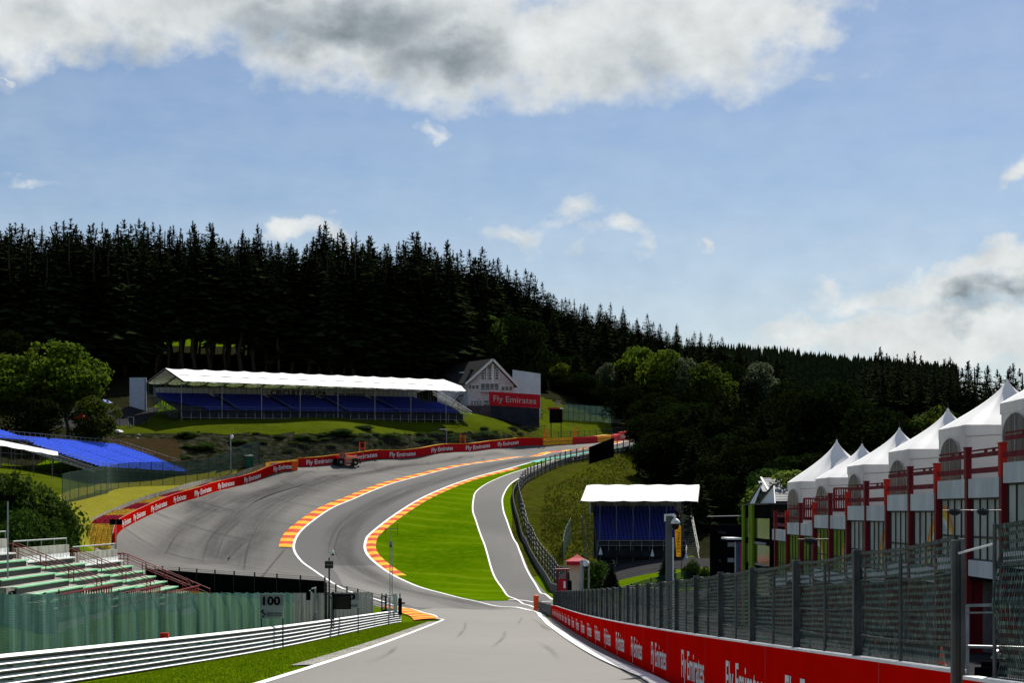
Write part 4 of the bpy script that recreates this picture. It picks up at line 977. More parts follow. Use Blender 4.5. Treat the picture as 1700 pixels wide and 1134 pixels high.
# orange marker and guardrail stub in the gore
# ---- steel guardrails
def guardrail(path, s0, s1, label, hgt=1.0, beams=3, side=1, post_step=2.0, group=None, face=0.0, post_h=None, white=True):
    MW = M_rail_lit if white else M_rail; T = thing('guardrail', label, 'guardrail', group=group); bh = hgt/beams
    for k in range(beams):
        z = k*bh+0.02; mb = MB(); w = bh*.94; d = .05*side; f = face*side
        # double wave section, lit edges painted pale
        pr = [(f, z), (f+d, z+w*.08, 1), (f+d, z+w*.17), (f-d*.3, z+w*.34), (f-d*.3, z+w*.52), (f+d, z+w*.70, 1), (f+d, z+w*.80), (f, z+w*.96, 1), (f-.012*side, z+w*.96), (f-.012*side-d*.3, z+w*.5), (f-.012*side, z)]
        # sunlight on the upper lips, painted in with the white material
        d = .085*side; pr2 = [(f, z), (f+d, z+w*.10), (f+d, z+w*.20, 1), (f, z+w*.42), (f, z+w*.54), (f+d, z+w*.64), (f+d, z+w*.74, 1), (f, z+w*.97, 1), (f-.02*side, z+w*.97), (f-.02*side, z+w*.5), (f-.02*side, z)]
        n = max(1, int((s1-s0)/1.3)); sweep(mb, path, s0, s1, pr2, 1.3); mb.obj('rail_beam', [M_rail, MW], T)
    n = int((s1-s0)/post_step); ph = post_h or hgt*.98
    for i in range(min(n, 95)+1):
        t = s0+(s1-s0)*i/max(1, min(n, 95)); mb = MB(); q = path.top(t, face*side-.12*side, 0); _, Tn, _ = path.at(t); mb.box(q+Vector((0,0,ph/2-.15)), (.10,.12,ph+.3), math.atan2(Tn.y, Tn.x)); mb.obj('post', M_dk, T)
    return T
gr_pts = [Vector((-13.6,36,0)), Vector((-12.75,45,0)), Vector((-12.1,52,0)), Vector((-11.5,58,0)), Vector((-10.5,70,0)), Vector((-10,86,0)), Vector((-9.75,115,0)), Vector((-9.45,135,0)), Vector((-9.15,147,0)), Vector((-9.5,152,0)), Vector((-10.6,154.5,0))]
grp_ = Path(resample(gr_pts, 1.2))
guardrail(grp_, 0, grp_.L, 'triple steel guardrail with sunlight painted white on its upper edges curving along the left grass verge', hgt=1.02, side=-1)
# rail right of the pit exit lane
g2 = Path(polyline([(925,986),(908,968),(893,945),(877,916),(863,880),(855,850),(852,828),(858,812),(876,797),(905,782),(950,768),(1000,758),(1060,746)]))
guardrail(g2, 0, g2.L, 'grey steel guardrail edging the right side of the pit exit lane up the bank', hgt=1.0, side=1, white=False)
g3 = Path([Vector((3.45,158,0)), Vector((3.2,163,0)), Vector((2.75,170,0)), Vector((2.55,174,0))])
guardrail(g3, 0, g3.L, 'short dark guardrail stub between the end of the red wall and the orange bollard', hgt=1.05, side=1, face=0, white=False)
T = thing('bollard', 'bright orange segmented plastic bollard at the point where the pit exit leaves the track', 'bollard', (2.35,176,h(2.35,176)))
mb = MB(); mb.lathe((0,0,0), [(.30,0),(.30,.12),(.26,.14),(.26,.40),(.20,.42)], 12); mb.obj('base', M_org, T)
mb = MB(); mb.lathe((0,0,0), [(.2,.42),(.26,.46),(.26,.80),(.2,.84),(.26,.88),(.26,1.22),(.2,1.26),(.26,1.3),(.26,1.55),(.05,1.6)], 12); mb.obj('segments', M_org, T)

# ---- debris fence on the wall
def catch_fence():
    T = thing('catch_fence', 'tall dark green debris fence of sagging netting standing behind the red wall', 'fence')
    fp = Path([Vector((3.19,12.9,0)), Vector((3.24,20,0)), Vector((3.27,80,0)), Vector((3.38,120,0)), Vector((3.60,157,0))])
    def top(t):
        y = fp.at(t)[0].y; return float(np.interp(y, [12.9,22,31,47,80,157], [2.02,2.04,2.06,2.10,2.14,2.18]))
    sp = []
    y = 12.9
    while y < 157: sp.append(y-12.9+0.0); y += 3.72
    sc = lambda t: 0.022*math.sin(math.pi*((t % 3.72)/3.72))+.006*math.sin(t*5.1)
    mb = MB(); ribbon(mb, fp, 0, fp.L, 0, 1.02, lambda t: top(t)-sc(t)*.7-.01*math.sin(t*9), .31, 8, sag=lambda t, f: .02*math.sin(t*2.3+f*7)*math.sin(f*9)); mb.obj('net', M_net, T)
    for kz in range(5):
        mb = MB(); f = kz/4; n = int(fp.L/.62)
        for i in range(n):
            t0 = fp.L*i/n; t1 = fp.L*(i+1)/n; zz = lambda t: 1.03+(top(t)-1.03)*f-sc(t)*(1.1 if kz else .3)
            r = .007 if kz < 4 else .014; mb.beam(fp.top(t0, .02, zz(t0)), fp.top(t1, .02, zz(t1)), r*2)
        mb.obj('cable', mat('net_cable', (0.05,0.065,0.06), .6, .4, 12), T)
    for i, t in enumerate(sp[1:]):
        mb = MB(); q = fp.top(t, .04, 0); hh_ = top(t)+.03
        mb.box(q+Vector((-.036,0,hh_/2)), (.010,.07,hh_), mi=0); mb.box(q+Vector((.036,0,hh_/2)), (.010,.07,hh_)); mb.box(q+Vector((0,.01,hh_/2)), (.064,.010,hh_))
        mb.obj('post', M_grpost, T)
        if i < 30:
            mb = MB(); tm = t-1.86; mb.tube(fp.top(tm, .03, 1.0), fp.top(tm, .03, top(tm)-.06), .016); mb.obj('stay', M_grpost, T)
catch_fence()
T = thing('gate_post', 'massive paired dark steel post at the fence opening with a white rail reaching right', 'post')
zb = h(3.3,12.6)
mb = MB()
for dx, w in ((3.28,.030),(3.395,.02)): pass
mb.box((3.070,12.58,zb+.98), (.022,.05,2.02)); mb.box((3.100,12.60,zb+.98), (.04,.02,2.02)); mb.box((3.132,12.58,zb+.98), (.028,.06,2.04)); mb.obj('steel_section', M_grpost, T)
mb = MB(); mb.tube((3.10,12.54,zb+1.90), (3.30,12.30,zb+1.975), .008, n=10); mb.obj('rail', M_white, T)
T = thing('catch_fence', 'nearest dark netting fence section at the right edge beyond the gap in the red wall', 'fence')
f2 = Path([Vector((3.29,12.3,0)), Vector((3.33,11.3,0)), Vector((3.36,8,0)), Vector((3.36,2,0))])
mb = MB(); ribbon(mb, f2, 0, f2.L, 0, 1.0, lambda t: 2.08+.01*math.sin(t*9), .25, 8, sag=lambda t, f: .03*math.sin(t*2.3+f*9)); mb.obj('net', M_net, T)
mb = MB(); q = f2.top(0.0, 0, 0); mb.tube((q.x-.005,q.y,q.z+.9), (q.x-.005,q.y,q.z+2.09), .014, n=10); mb.obj('post', M_grpost, T)
for kz in range(5):
    mb = MB()
    for i in range(12):
        t0 = f2.L*i/12; t1 = f2.L*(i+1)/12; z = 1.03+1.04*kz/4; mb.beam(f2.top(t0, .02, z), f2.top(t1, .02, z), .03)
    mb.obj('cable', _m['net_cable'], T)

# ---- left scrim fence behind the guardrail
def scrim():
    lp = Path(resample([Vector((-14.6,36,0)), Vector((-13.5,46,0)), Vector((-12.4,58,0)), Vector((-11.4,71,0)), Vector((-10.75,86,0)), Vector((-10.5,100,0)), Vector((-10.35,118,0)), Vector((-10.3,134,0))], 1.0))
    def top(t):
        y = lp.at(t)[0].y; return float(np.interp(y, [36,46,58,71,86,100,118,134], [2.40,2.58,2.58,2.53,2.50,2.48,2.52,2.52]))
    T = thing('scrim_fence', 'pale green windbreak cloth fence standing behind the left guardrail', 'fence')
    fold = lambda t, f: .07*math.sin(t*1.9)*math.sin(t*.63+1)+.03*math.sin(t*5.1+f*2)
    sm = float(np.interp(88, lp.Y, lp.S)); se = float(np.interp(112, lp.Y, lp.S))
    mb = MB(); ribbon(mb, lp, 0, sm, 0, .1, lambda t: top(t)+.02*math.sin(t*3), .25, 6, sag=fold); mb.obj('cloth', M_scrim, T)
    mb = MB(); ribbon(mb, lp, sm+.02, lp.L, 0, .1, top, .25, 6, sag=fold); mb.obj('cloth', M_scrimg, T)['label'] = 'grey weathered far end of the cloth'
    n = int(lp.L/2.6)
    for i in range(n+1):
        t = lp.L*i/n; mb = MB(); hgt = top(t)
        a = lp.top(t, .14, 0); b = lp.top(t, .14, hgt-.7); c = lp.top(t, .14-.38, hgt+.0)
        mb.beam(a, b, .09, .09, up=Vector((0,1,0))); mb.beam(b, lp.top(t, .14+.35, hgt+.02), .09, .09, up=Vector((0,1,0))); mb.obj('post', M_green, T)
    return lp, top
scr, scr_top = scrim()

# ---- black clothed fence past the concrete stand, open posts beyond it
def black_fence():
    T = thing('hoarding_fence', 'low black cloth covered fence with short posts, running past the end of the concrete stand', 'fence')
    pts = [P(240,1,1)]
    A = Vector((-40.5,200,0)); B = Vector((-27,182,0)); Cc = Vector((-17.7,171,0)); bp = Path(resample([A, B, Cc], 2))
    ztop = lambda t: 0
    def tz(t):
        q = bp.at(t)[0]; px = CX+FPX*q.x/q.y; row = float(np.interp(px, [240,330,420,540], [944,951,957,965])); return (HR-row)/FPX*q.y
    n = 40; mb = MB(); vs = []
    for i in range(n+1):
        t = bp.L*i/n; q, T_, N_ = bp.at(t); z = tz(t); zb = h(q.x, q.y)-.3
        vs += [(q.x, q.y, zb), (q.x, q.y, z), (q.x-N_.x*.05, q.y-N_.y*.05, z), (q.x-N_.x*.05, q.y-N_.y*.05, zb)]
    fs = []
    for i in range(n):
        for j in range(3): a = i*4+j; fs.append((a, a+1, a+5, a+4))
    mb.add(vs, fs); mb.obj('cloth', M_black, T)
    for i in range(10):
        t = bp.L*i/9; q, T_, N_ = bp.at(t); z = tz(t); mb = MB(); mb.box((q.x, q.y, z-1.2), (.14,.14,3.2)); mb.obj('post', M_dk, T)
    for dz in (.12, .3):
        mb = MB()
        for i in range(20):
            t0 = bp.L*i/20; t1 = bp.L*(i+1)/20; q0 = bp.at(t0)[0]; q1 = bp.at(t1)[0]; mb.beam((q0.x,q0.y,tz(t0)+dz), (q1.x,q1.y,tz(t1)+dz), .03)
        mb.obj('wire', M_dk, T)
    T = thing('wire_fence', 'row of dark posts with open wires behind the black screen, left of the track bend', 'fence')
    pp = [(539,966,980),(557.5,970,990),(576,974,995),(594,978,998),(612,983,1000),(640,990,1002)]; prev = None
    for k, (px, rt, rb) in enumerate(pp):
        Y = 168-k*2.2; q = P(px, rt, Y); zb = h(q.x, q.y)-.2; mb = MB(); mb.beam((q.x,q.y,zb), q, .13, up=Vector((0,1,0))); mb.obj('post', M_dk, T)
        if prev is not None:
            for dz in (.05,.35,.65,.95,1.3): mb = MB(); mb.beam(prev-Vector((0,0,dz)), q-Vector((0,0,dz)), .035); mb.obj('wire', M_dk, T)
        prev = q
black_fence()

# ---- banner wall round the run-off
b1 = Path(polyline([(188,922),(190.6,905),(194,890.6),(213,874),(250.6,855),(288,839),(335,824.7),(382,810.6),(441,792),(494,781.5)]))
b2 = Path(polyline([(490,776),(556,770.6),(596.5,766),(656.5,761.8),(709.4,756.5),(780,750.3),(850,742),(901,739.7),(950,737.7),(991,735.5),(1013.5,733),(1029,731.7),(1066.7,725.5),(1085,720)]))
def back_side(path, px_in, row_in):
    """offset sign that points away from the given inside point"""
    q = hit(px_in, row_in); c, T, Nn = path.at(path.L/2); return -1 if (Vector((q.x,q.y,0))-c).dot(Nn) > 0 else 1
k1 = back_side(b1, 500, 870); k2 = back_side(b2, 800, 775)
T = thing('barrier_wall', 'red banner wall curving round the outer edge of the left run-off with tyres behind it', 'barrier')
s1a = b1.s_px(494)*0
H1 = 1.55
t_or = float(b1.S[np.argmin(np.abs(b1.PX-482))])
mb = MB(); st0 = float(b1.S[np.argmin((b1.PX-192)**2+(b1.Y-float(hit(192,897).y))**2)])
sweep(mb, b1, st0, t_or, [(0,-.3),(0,H1),(k1*.25,H1),(k1*.25,-.3)], 1.2); mb.obj('banner', M_red, T)
mb = MB(); sweep(mb, b1, t_or+.05, b1.L, [(-k1*.05,-.3),(-k1*.05,H1+.1),(k1*.6,H1+.1),(k1*.6,-.3)], .6); mb.obj('orange_end_block', M_org, T)
mb = MB(); sweep(mb, b1, st0, t_or, [(k1*.251,H1-.25),(k1*.251,H1+.01),(k1*.33,H1+.01),(k1*.33,H1-.25)], 1.2); mb.obj('pale_top_edge', M_grey, T)
def words(path, T, spans, off, v0, hgt, rev=False):
    for a, b in spans:
        sa = float(path.S[np.argmin(np.abs(path.PX-a))]); sb = float(path.S[np.argmin(np.abs(path.PX-b))])
        mb = MB(); text_on(mb, 'Fly Emirates', on_wall(path, off), sa, sb, v0, hgt, bold=.02); mb.obj('lettering', M_letter, T)
words(b1, T, [(204,216),(223,243),(252,275),(287,312),(324,352),(362,391),(404,435),(448,479)], -k1*.05, .38, .82)
# tyres: rows of stacks behind the banner
M_tr = mat('tyre_red', (0.42,0.02,0.05), .7, .3, 2.5); M_ty = mat('tyre_yellow', (0.62,0.42,0.05), .7, .3, 2.5); M_trub = mat('tyre_rubber', (0.015,0.015,0.015), .8, .3, 3)
def tyre_stack(mb, c, mi, nt=4, r=.33, th=.26):
    n = 10
    for k in range(nt):
        z = k*(th+.02); prof = [(r*.62,z+.03),(r*.92,z),(r,z+th*.5),(r*.92,z+th),(r*.62,z+th-.03)]
        vs = [(c[0]+q*math.cos(6.283*i/n), c[1]+q*math.sin(6.283*i/n), c[2]+zz) for q, zz in prof for i in range(n)]
        fs = []
        for p in range(4):
            for i in range(n): fs.append((p*n+i, p*n+(i+1) % n, (p+1)*n+(i+1) % n, (p+1)*n+i))
        mb.add(vs, fs, mi)
TB = thing('tyre_barrier', 'deep barrier of red and yellow painted tyre stacks behind the banner at the left bend', 'barrier')
stk = []
t = 0.0
while t < b1.L-1.5:
    depth = int(np.interp(t, [0, b1.L*.25, b1.L*.55, b1.L*.8], [5,5,3,2]))
    for d in range(depth):
        q = b1.top(t, k1*(.72+.68*d), 0); stk.append((t, d, q))
    t += .68
rt = random.Random(2); stk.sort(key=lambda a: a[2].y); rest = MB()
def tcol(t): return 0 if int(t/7.5) % 2 == 1 else 1
for i, (t, d, q) in enumerate(stk):
    q = q+Vector((rt.uniform(-.05,.05), rt.uniform(-.05,.05), .02)); nt = 5
    if i < 99: mb = MB(); tyre_stack(mb, q, tcol(t), nt); mb.obj('tyre_stack', [M_tr, M_ty], TB)
    else: tyre_stack(rest, q, tcol(t), nt)
o = rest.obj('tyre_stacks', [M_tr, M_ty], TB); o['kind'] = 'stuff'
mb = MB(); ribbon(mb, b1, 0, b1.L-1, k1*4.2, -.2, 1.5, 1.2); mb.obj('conveyor_belt', mat('belt_grey', (0.30,0.28,0.24), .8, .2), TB)
# far wall
T = thing('barrier_wall', 'long straight red banner wall under the rock cut on the far side of the run-off', 'barrier')
sA = float(b2.S[np.argmin(np.abs(b2.PX-497))]); sB = float(b2.S[np.argmin(np.abs(b2.PX-901))]); H2 = 1.62
mb = MB(); sweep(mb, b2, sA, sB, [(0,-.3),(0,H2),(k2*.4,H2),(k2*.4,-.3)], 1.5); mb.obj('banner', M_reddk, T)
mb = MB(); sweep(mb, b2, sA, sB-3, [(k2*.02,H2+.004),(k2*.02,H2+.13),(k2*.5,H2+.13),(k2*.5,H2+.004)], 1.5); mb.obj('orange_top_edge', M_yel, T)
words(b2, T, [(507,557),(570,628),(651,694),(714,754),(773,812),(829,864)], -k2*.06, .42, .82)
for a, b, m, lab in [(901.5,950,M_yel,'amber padded barrier block at the end of the far banner wall'),(951,990.5,M_redb,'dark red padded barrier block between two amber ones'),(991.5,1013,M_yel,'short amber padded barrier block nearest the crest'),(1014,1028.5,M_redb,'short bright red padded barrier block beside the lettered far wall')]:
    sa = float(np.interp(a, b2.PX, b2.S)) if b2.mono() else float(b2.S[np.argmin(np.abs(b2.PX-a))]); sb = float(b2.S[np.argmin(np.abs(b2.PX-b))])
    T = thing('padded_barrier', lab, 'barrier', group='padded barrier blocks at the crest')
    mb = MB(); n = max(2, int((sb-sa)/2.4))
    for i in range(n):
        u0 = sa+(sb-sa)*i/n; u1 = sa+(sb-sa)*(i+1)/n-.03; sweep(mb, b2, u0, u1, [(-k2*.1,-.2),(-k2*.16,.2),(-k2*.16,1.2),(-k2*.1,1.5),(k2*.9,1.5),(k2*.9,-.2)], 2)
    mb.obj('pads', m, T)
    mb = MB(); sweep(mb, b2, sa, sb, [(-k2*.165,.72),(-k2*.175,.72),(-k2*.175,.80),(-k2*.165,.80)], 2); mb.obj('strap', M_dk, T)
T = thing('barrier_wall', 'pinkish red far wall with small white lettering disappearing over the crest', 'barrier')
sa = float(b2.S[np.argmin(np.abs(b2.PX-1029.5))]); mb = MB(); sweep(mb, b2, sa, b2.L, [(0,-.3),(0,1.9),(k2*.4,1.9),(k2*.4,-.3)], 1.5); mb.obj('banner', mat('banner_pale_red', (0.75,0.05,0.05), .5, .05), T)
words(b2, T, [(1031,1037),(1039,1045),(1047,1052),(1054,1059),(1061,1066)], -k2*.06, .5, .9)
T = thing('padded_barrier', 'yellow padded block behind the orange end of the left banner wall', 'barrier', group='padded barrier blocks at the crest')
q0 = hit(441,783); q1 = hit(496,777)
yp = Path([Vector((q0.x,q0.y,0)), Vector((q1.x-.3,q1.y,0))]); kk = k2
pa = P(441,777,q0.y+1.5); pb = P(497,771,q1.y+1.5); mb = MB(); mb.slab([pa-Vector((0,0,1.5)), pb-Vector((0,0,1.2)), pb+Vector((0,0,.95)), pa+Vector((0,0,.95))], Vector((0,1,0)), .8); mb.obj('pads', M_yel, T); mb = MB(); mb.beam(pa+Vector((0,-.02,.2)), pb+Vector((0,-.02,.2)), .04, .1); mb.obj('strap', M_dk, T)
# red gate frames on the far wall
for px, lab in [(606.5,'red twin post gate frame above the far wall just right of the parked tractor'),(771,'red twin post gate frame above the far wall under the end of the grandstand'),(910,'red twin post gate frame on the amber barrier block'),(957,'thin red gate frame on the dark red barrier block')]:
    s = float(b2.S[np.argmin(np.abs(b2.PX-px))]); q = b2.top(s, k2*.7, 0); T = thing('red_gate', lab, 'gate', tuple(q), group='red gate frames along the far wall')
    for sx_ in (-.5, .5): mb = MB(); mb.box((sx_,0,1.75), (.16,.16,3.5)); mb.obj('post', M_org, T)
    for z in (3.35, 2.3): mb = MB(); mb.box((0,0,z), (.84,.08,.14)); mb.obj('crossbar', M_redb, T)

# ---- generic post and net fence
def net_fence(pts, hgt, label, netm, postm=M_green, gap=3.0, rails=2, group=None, world=False, lean=0.0, hfun=None, pr=.05):
    T = thing('net_fence', label, 'fence', group=group)
    p = Path(resample([Vector((a[0],a[1],0)) for a in pts], 1.5) if world else polyline(pts)); hf = hfun or (lambda t: hgt)
    if netm: mb = MB(); ribbon(mb, p, 0, p.L, 0, 0.0, hf, 1.0, 3, lean=lean); mb.obj('net', netm, T)
    n = min(95, max(1, int(p.L/gap)))
    for i in range(n+1): t = p.L*i/n; mb = MB(); mb.tube(p.top(t, .05, -.3), p.top(t, .05+lean, hf(t)+.1), pr, n=6); mb.obj('post', postm, T)
    for k in range(rails):
        mb = MB(); f = (k+1)/rails
        for i in range(n*2): t0 = p.L*i/(n*2); t1 = p.L*(i+1)/(n*2); mb.beam(p.top(t0, .03+lean*f, hf(t0)*f), p.top(t1, .03+lean*f, hf(t1)*f), .05)
        mb.obj('rail', postm, T)
    return p
net_fence([(104,838),(118,834),(150,827),(178,820)], 4.3, 'tall green net fence angled across the grass left of the banner wall', M_farnet, gap=3)
net_fence([(178,820),(190,813),(260,807),(345,799),(400,778),(432,770)], 3.9, 'tall green net fence in front of the lower end of the empty blue seats', M_farnet, gap=3.2)
net_fence([(430,772),(496,768),(556,762),(640,756),(720,750),(800,742),(870,735),(905,733)], 3.4, 'thin dark wire fence along the top of the far banner wall', M_thin, M_dk, gap=5)
net_fence([(905,735),(950,733.5),(990,731),(1025,726),(1066,717)], 2.2, 'dark green net fence behind the padded barrier blocks near the crest', M_thin, M_dk, gap=4)
net_fence([(935,697),(965,699),(1000,701),(1015,703),(1030,702)], 3.9, 'grey green cloth fence along the top of the bright grass bank', M_farnet2, gap=1.8)
net_fence([(1016,703),(1030,700),(1044,690)], 3.9, 'grey curved end of the cloth fence on top of the grass bank', net_mat('far_grey_net', (0.16,0.19,0.19), (0.25,0.28,0.28), .2, .08, .08, trans=.35), gap=1.6)
gp = net_fence([(q.x+.9, q.y) for q in g2.p[::3]], 2.6, 'dark post and wire debris fence behind the pit exit guardrail, climbing the bank', M_thin, M_grpost, gap=3.4, rails=4, world=True, pr=.11)
# black panel on the fence
T = thing('screen_panel', 'large black sheet hung on the fence near the crest of the hill', 'panel')
q0 = hit(967,770); q1 = hit(1008,758); mb = MB(); a = Vector((q0.x+1.2,q0.y,q0.z-.3)); b = Vector((q1.x+1.2,q1.y,q1.z-.3)); up = Vector((0,0,1))
mb.slab([a+up*.2, b+up*.2, b+up*4.0, a+up*3.4], Vector((b.y-a.y, a.x-b.x, 0)), .08); mb.obj('sheet', M_black, T)
for p_, hgt in ((a,3.4),(b,4.0)): mb = MB(); mb.tube(p_+Vector((.1,0,-.6)), p_+Vector((.1,0,hgt)), .06); mb.obj('post', M_dk, T)
net_fence([(935,938),(937,925),(941,910),(948,895)], 3.0, 'blue green fence running up the bank left of the small grandstand', M_farnet, gap=3)
net_fence([(8.0,176),(14,180),(22,182),(30,183)], 1.3, 'low green mesh fence in front of the paddock bushes', M_farnet, gap=2.2, world=True)
# ================================================================ grandstands and houses
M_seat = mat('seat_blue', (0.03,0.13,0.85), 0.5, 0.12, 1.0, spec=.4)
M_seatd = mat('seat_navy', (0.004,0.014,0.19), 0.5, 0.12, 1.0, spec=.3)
M_canvas = mat('white_canvas', (0.86,0.86,0.84), 0.65, 0.03, 0.5, trans=.12, spec=.2)
M_scaf = mat('scaffold_tube', (0.10,0.105,0.11), .55, .2, 3, metal=.3)
M_scafl = mat('scaffold_light', (0.28,0.28,0.26), .55, .2, 3, metal=.2)
M_deck = mat('stand_deck', (0.035,0.035,0.038), .8, .2, 2)
M_beam = mat('roof_beam', (0.04,0.04,0.045), .6, .2, 2)
M_pvc = mat('white_sheet', (0.62,0.64,0.68), .6, .05, 1)
def seat_shape(mb, c, a, b, s=.42, mi=0):
    """one moulded seat: pan, curved back; a along the row, b towards the back"""
    a = a*s*.5; hgt = .36
    p = [c-a-b*.20, c+a-b*.20, c+a+b*.16, c-a+b*.16]; up = Vector((0,0,1))
    q = [v+up*.05 for v in p]
    mb.add([p[0]+up*.38, p[1]+up*.38, p[2]+up*.34, p[3]+up*.34, p[2]+up*(.34+hgt)+b*.09, p[3]+up*(.34+hgt)+b*.09, p[2]+up*(.34+hgt)+b*.12, p[3]+up*(.34+hgt)+b*.12, p[2]+up*.30+b*.03, p[3]+up*.30+b*.03],
           [(0,1,2,3), (3,2,4,5), (5,4,6,7), (7,6,8,9), (9,8,1,0)], mi)
def seats(T, A, a, b, L, rows, tread, rise, z0, m, aisles=(), pitch=.52, s=.46, key=None, skip=None):
    all_ = []
    for r in range(rows):
        n = int(L/pitch)
        for i in range(n):
            u = (i+.5)*pitch
            if any(abs(u-x) < .55 for x in aisles): continue
            if skip and skip(u, r): continue
            c = A+a*u+b*(r*tread+.45)+Vector((0,0,z0+r*rise)); all_.append(c)
    all_.sort(key=lambda c: c.y)
    rest = MB()
    for i, c in enumerate(all_):
        if i < 98: mb = MB(); seat_shape(mb, c, a, b, s); mb.obj('seat', m, T)
        else: seat_shape(rest, c, a, b, s)
    if rest.v: o = rest.obj('seats', m, T); o['kind'] = 'stuff'
def railing(mb, p0, p1, hgt=1.05, gap=1.6, r=.035):
    up = Vector((0,0,hgt)); n = max(1, int((p1-p0).length/gap))
    for i in range(n+1): q = p0.lerp(p1, i/n); mb.beam(q, q+up, r*1.6, up=Vector((0,1,0)))
    mb.beam(p0+up, p1+up, r*2); mb.beam(p0+up*.5, p1+up*.5, r*1.5)

def covered_stand():
    T = thing('grandstand', 'long covered grandstand with a white canvas roof and dark blue seats on the left hillside', 'grandstand')
    A = Vector((-64.5,352.0,0)); a = Vector((54.2,33,0)).normalized(); b = Vector((-a.y, a.x, 0)); L = 63.3; up = Vector((0,0,1))
    zf0, zf1 = 18.0, 19.2
    def Z(u): return zf0+(zf1-zf0)*u/L
    A0 = A+up*18.0; rows = 18; tread = .80; rise = .225; z0 = 1.55
    slope = Vector((a.x, a.y, .019)).normalized()
    # deck
    mb = MB()
    for r in range(rows):
        z = z0+r*rise; p = A0+b*(r*tread)+up*z
        mb.add([p, p+slope*L, p+slope*L+b*tread, p+b*tread, p-up*rise, p+slope*L-up*rise], [(0,1,2,3), (5,1,0,4)])
    mb.obj('deck', M_deck, T)
    class SA: pass
    all_skip = lambda u, r: (u < 5.5 and r < 9-u*1.2) or (u > L-4+r*0.0 and r > 11)
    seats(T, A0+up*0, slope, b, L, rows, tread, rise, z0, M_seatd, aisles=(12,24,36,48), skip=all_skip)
    # front panel and railing
    mb = MB(); p = A0+up*.3; mb.slab([p, p+slope*L, p+slope*L+up*1.35, p+up*1.35], b, .08); mb.obj('front_panel', mat('stand_front', (0.02,0.024,0.03), .7, .3, 1.5), T)
    mb = MB(); railing(mb, A0-b*.5+up*1.35, A0-b*.5+slope*L+up*1.35, 1.15, 1.9); mb.obj('front_railing', M_scaf, T)
    mb = MB()
    for i in range(34): q = A0-b*.55+slope*(L*i/33); mb.beam(q-up*.3, q+up*1.3, .08)
    mb.beam(A0-b*.58+up*.35, A0-b*.58+slope*L+up*.35, .06)
    mb.obj('front_scaffold', M_scafl, T)
    # scaffold below, behind and at the ends
    mb = MB()
    for e, u in enumerate((0.0, L)):
        for r in range(0, 20, 2):
            q = A0+slope*u+b*(r*.8+.1); zt = z0+min(r, rows)*rise+(.9 if r < 18 else 3.0); mb.beam(q-up*1.2, q+up*zt, .07, up=Vector((0,1,0)))
            if r: q2 = A0+slope*u+b*((r-2)*.8+.1); mb.beam(q2-up*.5, q+up*(zt-.8), .05); mb.beam(q2+up*(zt-1.6), q+up*(zt-1.6), .05); mb.beam(q2+up*.6, q+up*.6, .05)
    for r in (16, 19):
        for i in range(26): q = A0+slope*(L*i/25)+b*(r*.95); mb.beam(q-up*1, q+up*8.3, .07)
    mb.obj('scaffold', M_scaf, T)
    mb = MB()                                   # stairs at the left end
    for k in range(16): q = A0-a*1.6+b*(k*.8)+up*(.6+k*.28); mb.box(q, (1.4,.7,.05), math.atan2(a.y, a.x))
    railing(mb, A0-a*2.3+up*.6, A0-a*2.3+b*12.5+up*5.0, 1.0, 1.4); railing(mb, A0-a*.9+up*.6, A0-a*.9+b*12.5+up*5.0, 1.0, 1.4)
    mb.obj('stairs', M_scaf, T)
    mb = MB()
    for k in range(14): q = A0+slope*L+a*1.3+b*(k*.85)+up*(1.2+k*.28); mb.box(q, (1.6,.75,.05), math.atan2(a.y, a.x))
    railing(mb, A0+slope*L+a*.4+up*1.2, A0+slope*L+a*.4+b*14+up*6.2, 1.0, 1.4); railing(mb, A0+slope*L+a*2.2+up*1.2, A0+slope*L+a*2.2+b*14+up*6.2, 1.0, 1.4)
    mb.obj('stairs', M_scafl, T)
    # aisle rails
    mb = MB()
    for u in (12,24,36,48): q = A0+slope*u+up*z0; mb.beam(q+up*.9, q+b*rows*tread+up*(rows*rise+.9), .05)
    mb.obj('aisle_rails', M_scafl, T)
    # back wall with lettering
    zb = z0+rows*rise; mb = MB(); p = A0+b*(rows*tread+.7)+up*(zb-.4); mb.slab([p, p+slope*(L-3), p+slope*(L-3)+up*2.6, p+up*2.0], b, .06); mb.obj('back_sheet', M_pvc, T)
    fn = lambda u, v: A0+slope*u+b*(rows*tread+.66)+up*v
    mb = MB(); text_on(mb, 'CIRCUIT DE SPA', fn, 25.5, 38.5, zb+.42, .95, bold=.03); mb.obj('back_sheet_lettering', M_dk, T); mb = MB(); text_on(mb, 'Feel Inspired', fn, 40.5, 47.5, zb+.35, .90, bold=.02); mb.obj('back_sheet_lettering', M_dk, T)
    mb = MB()
    for i in range(52): q = A0+slope*((L-3)*i/51)+b*(rows*tread+.60)+up*(zb+.0); mb.beam(q, q+up*1.9, .06)
    mb.beam(A0+b*(rows*tread+.6)+up*(zb+1.55), A0+slope*(L-3)+b*(rows*tread+.6)+up*(zb+1.55), .07); mb.beam(A0+b*(rows*tread+.6)+up*(zb+.9), A0+slope*(L-3)+b*(rows*tread+.6)+up*(zb+.9), .05)
    mb.obj('back_railing', M_scaf, T)
    # roof: front slope, back slope, scalloped edges, beams
    def R(u, d):
        zr = 10.6
        if d <= 8.5: z = 7.45+(zr-7.45)*(d+1.5)/10
        else: z = zr-(zr-8.35)*(d-8.5)/11.5
        return A0+Vector((a.x,a.y,0))*u+b*d+up*(z+.003*u)
    nb_ = 15; u0, u1 = 0.0, 63.2
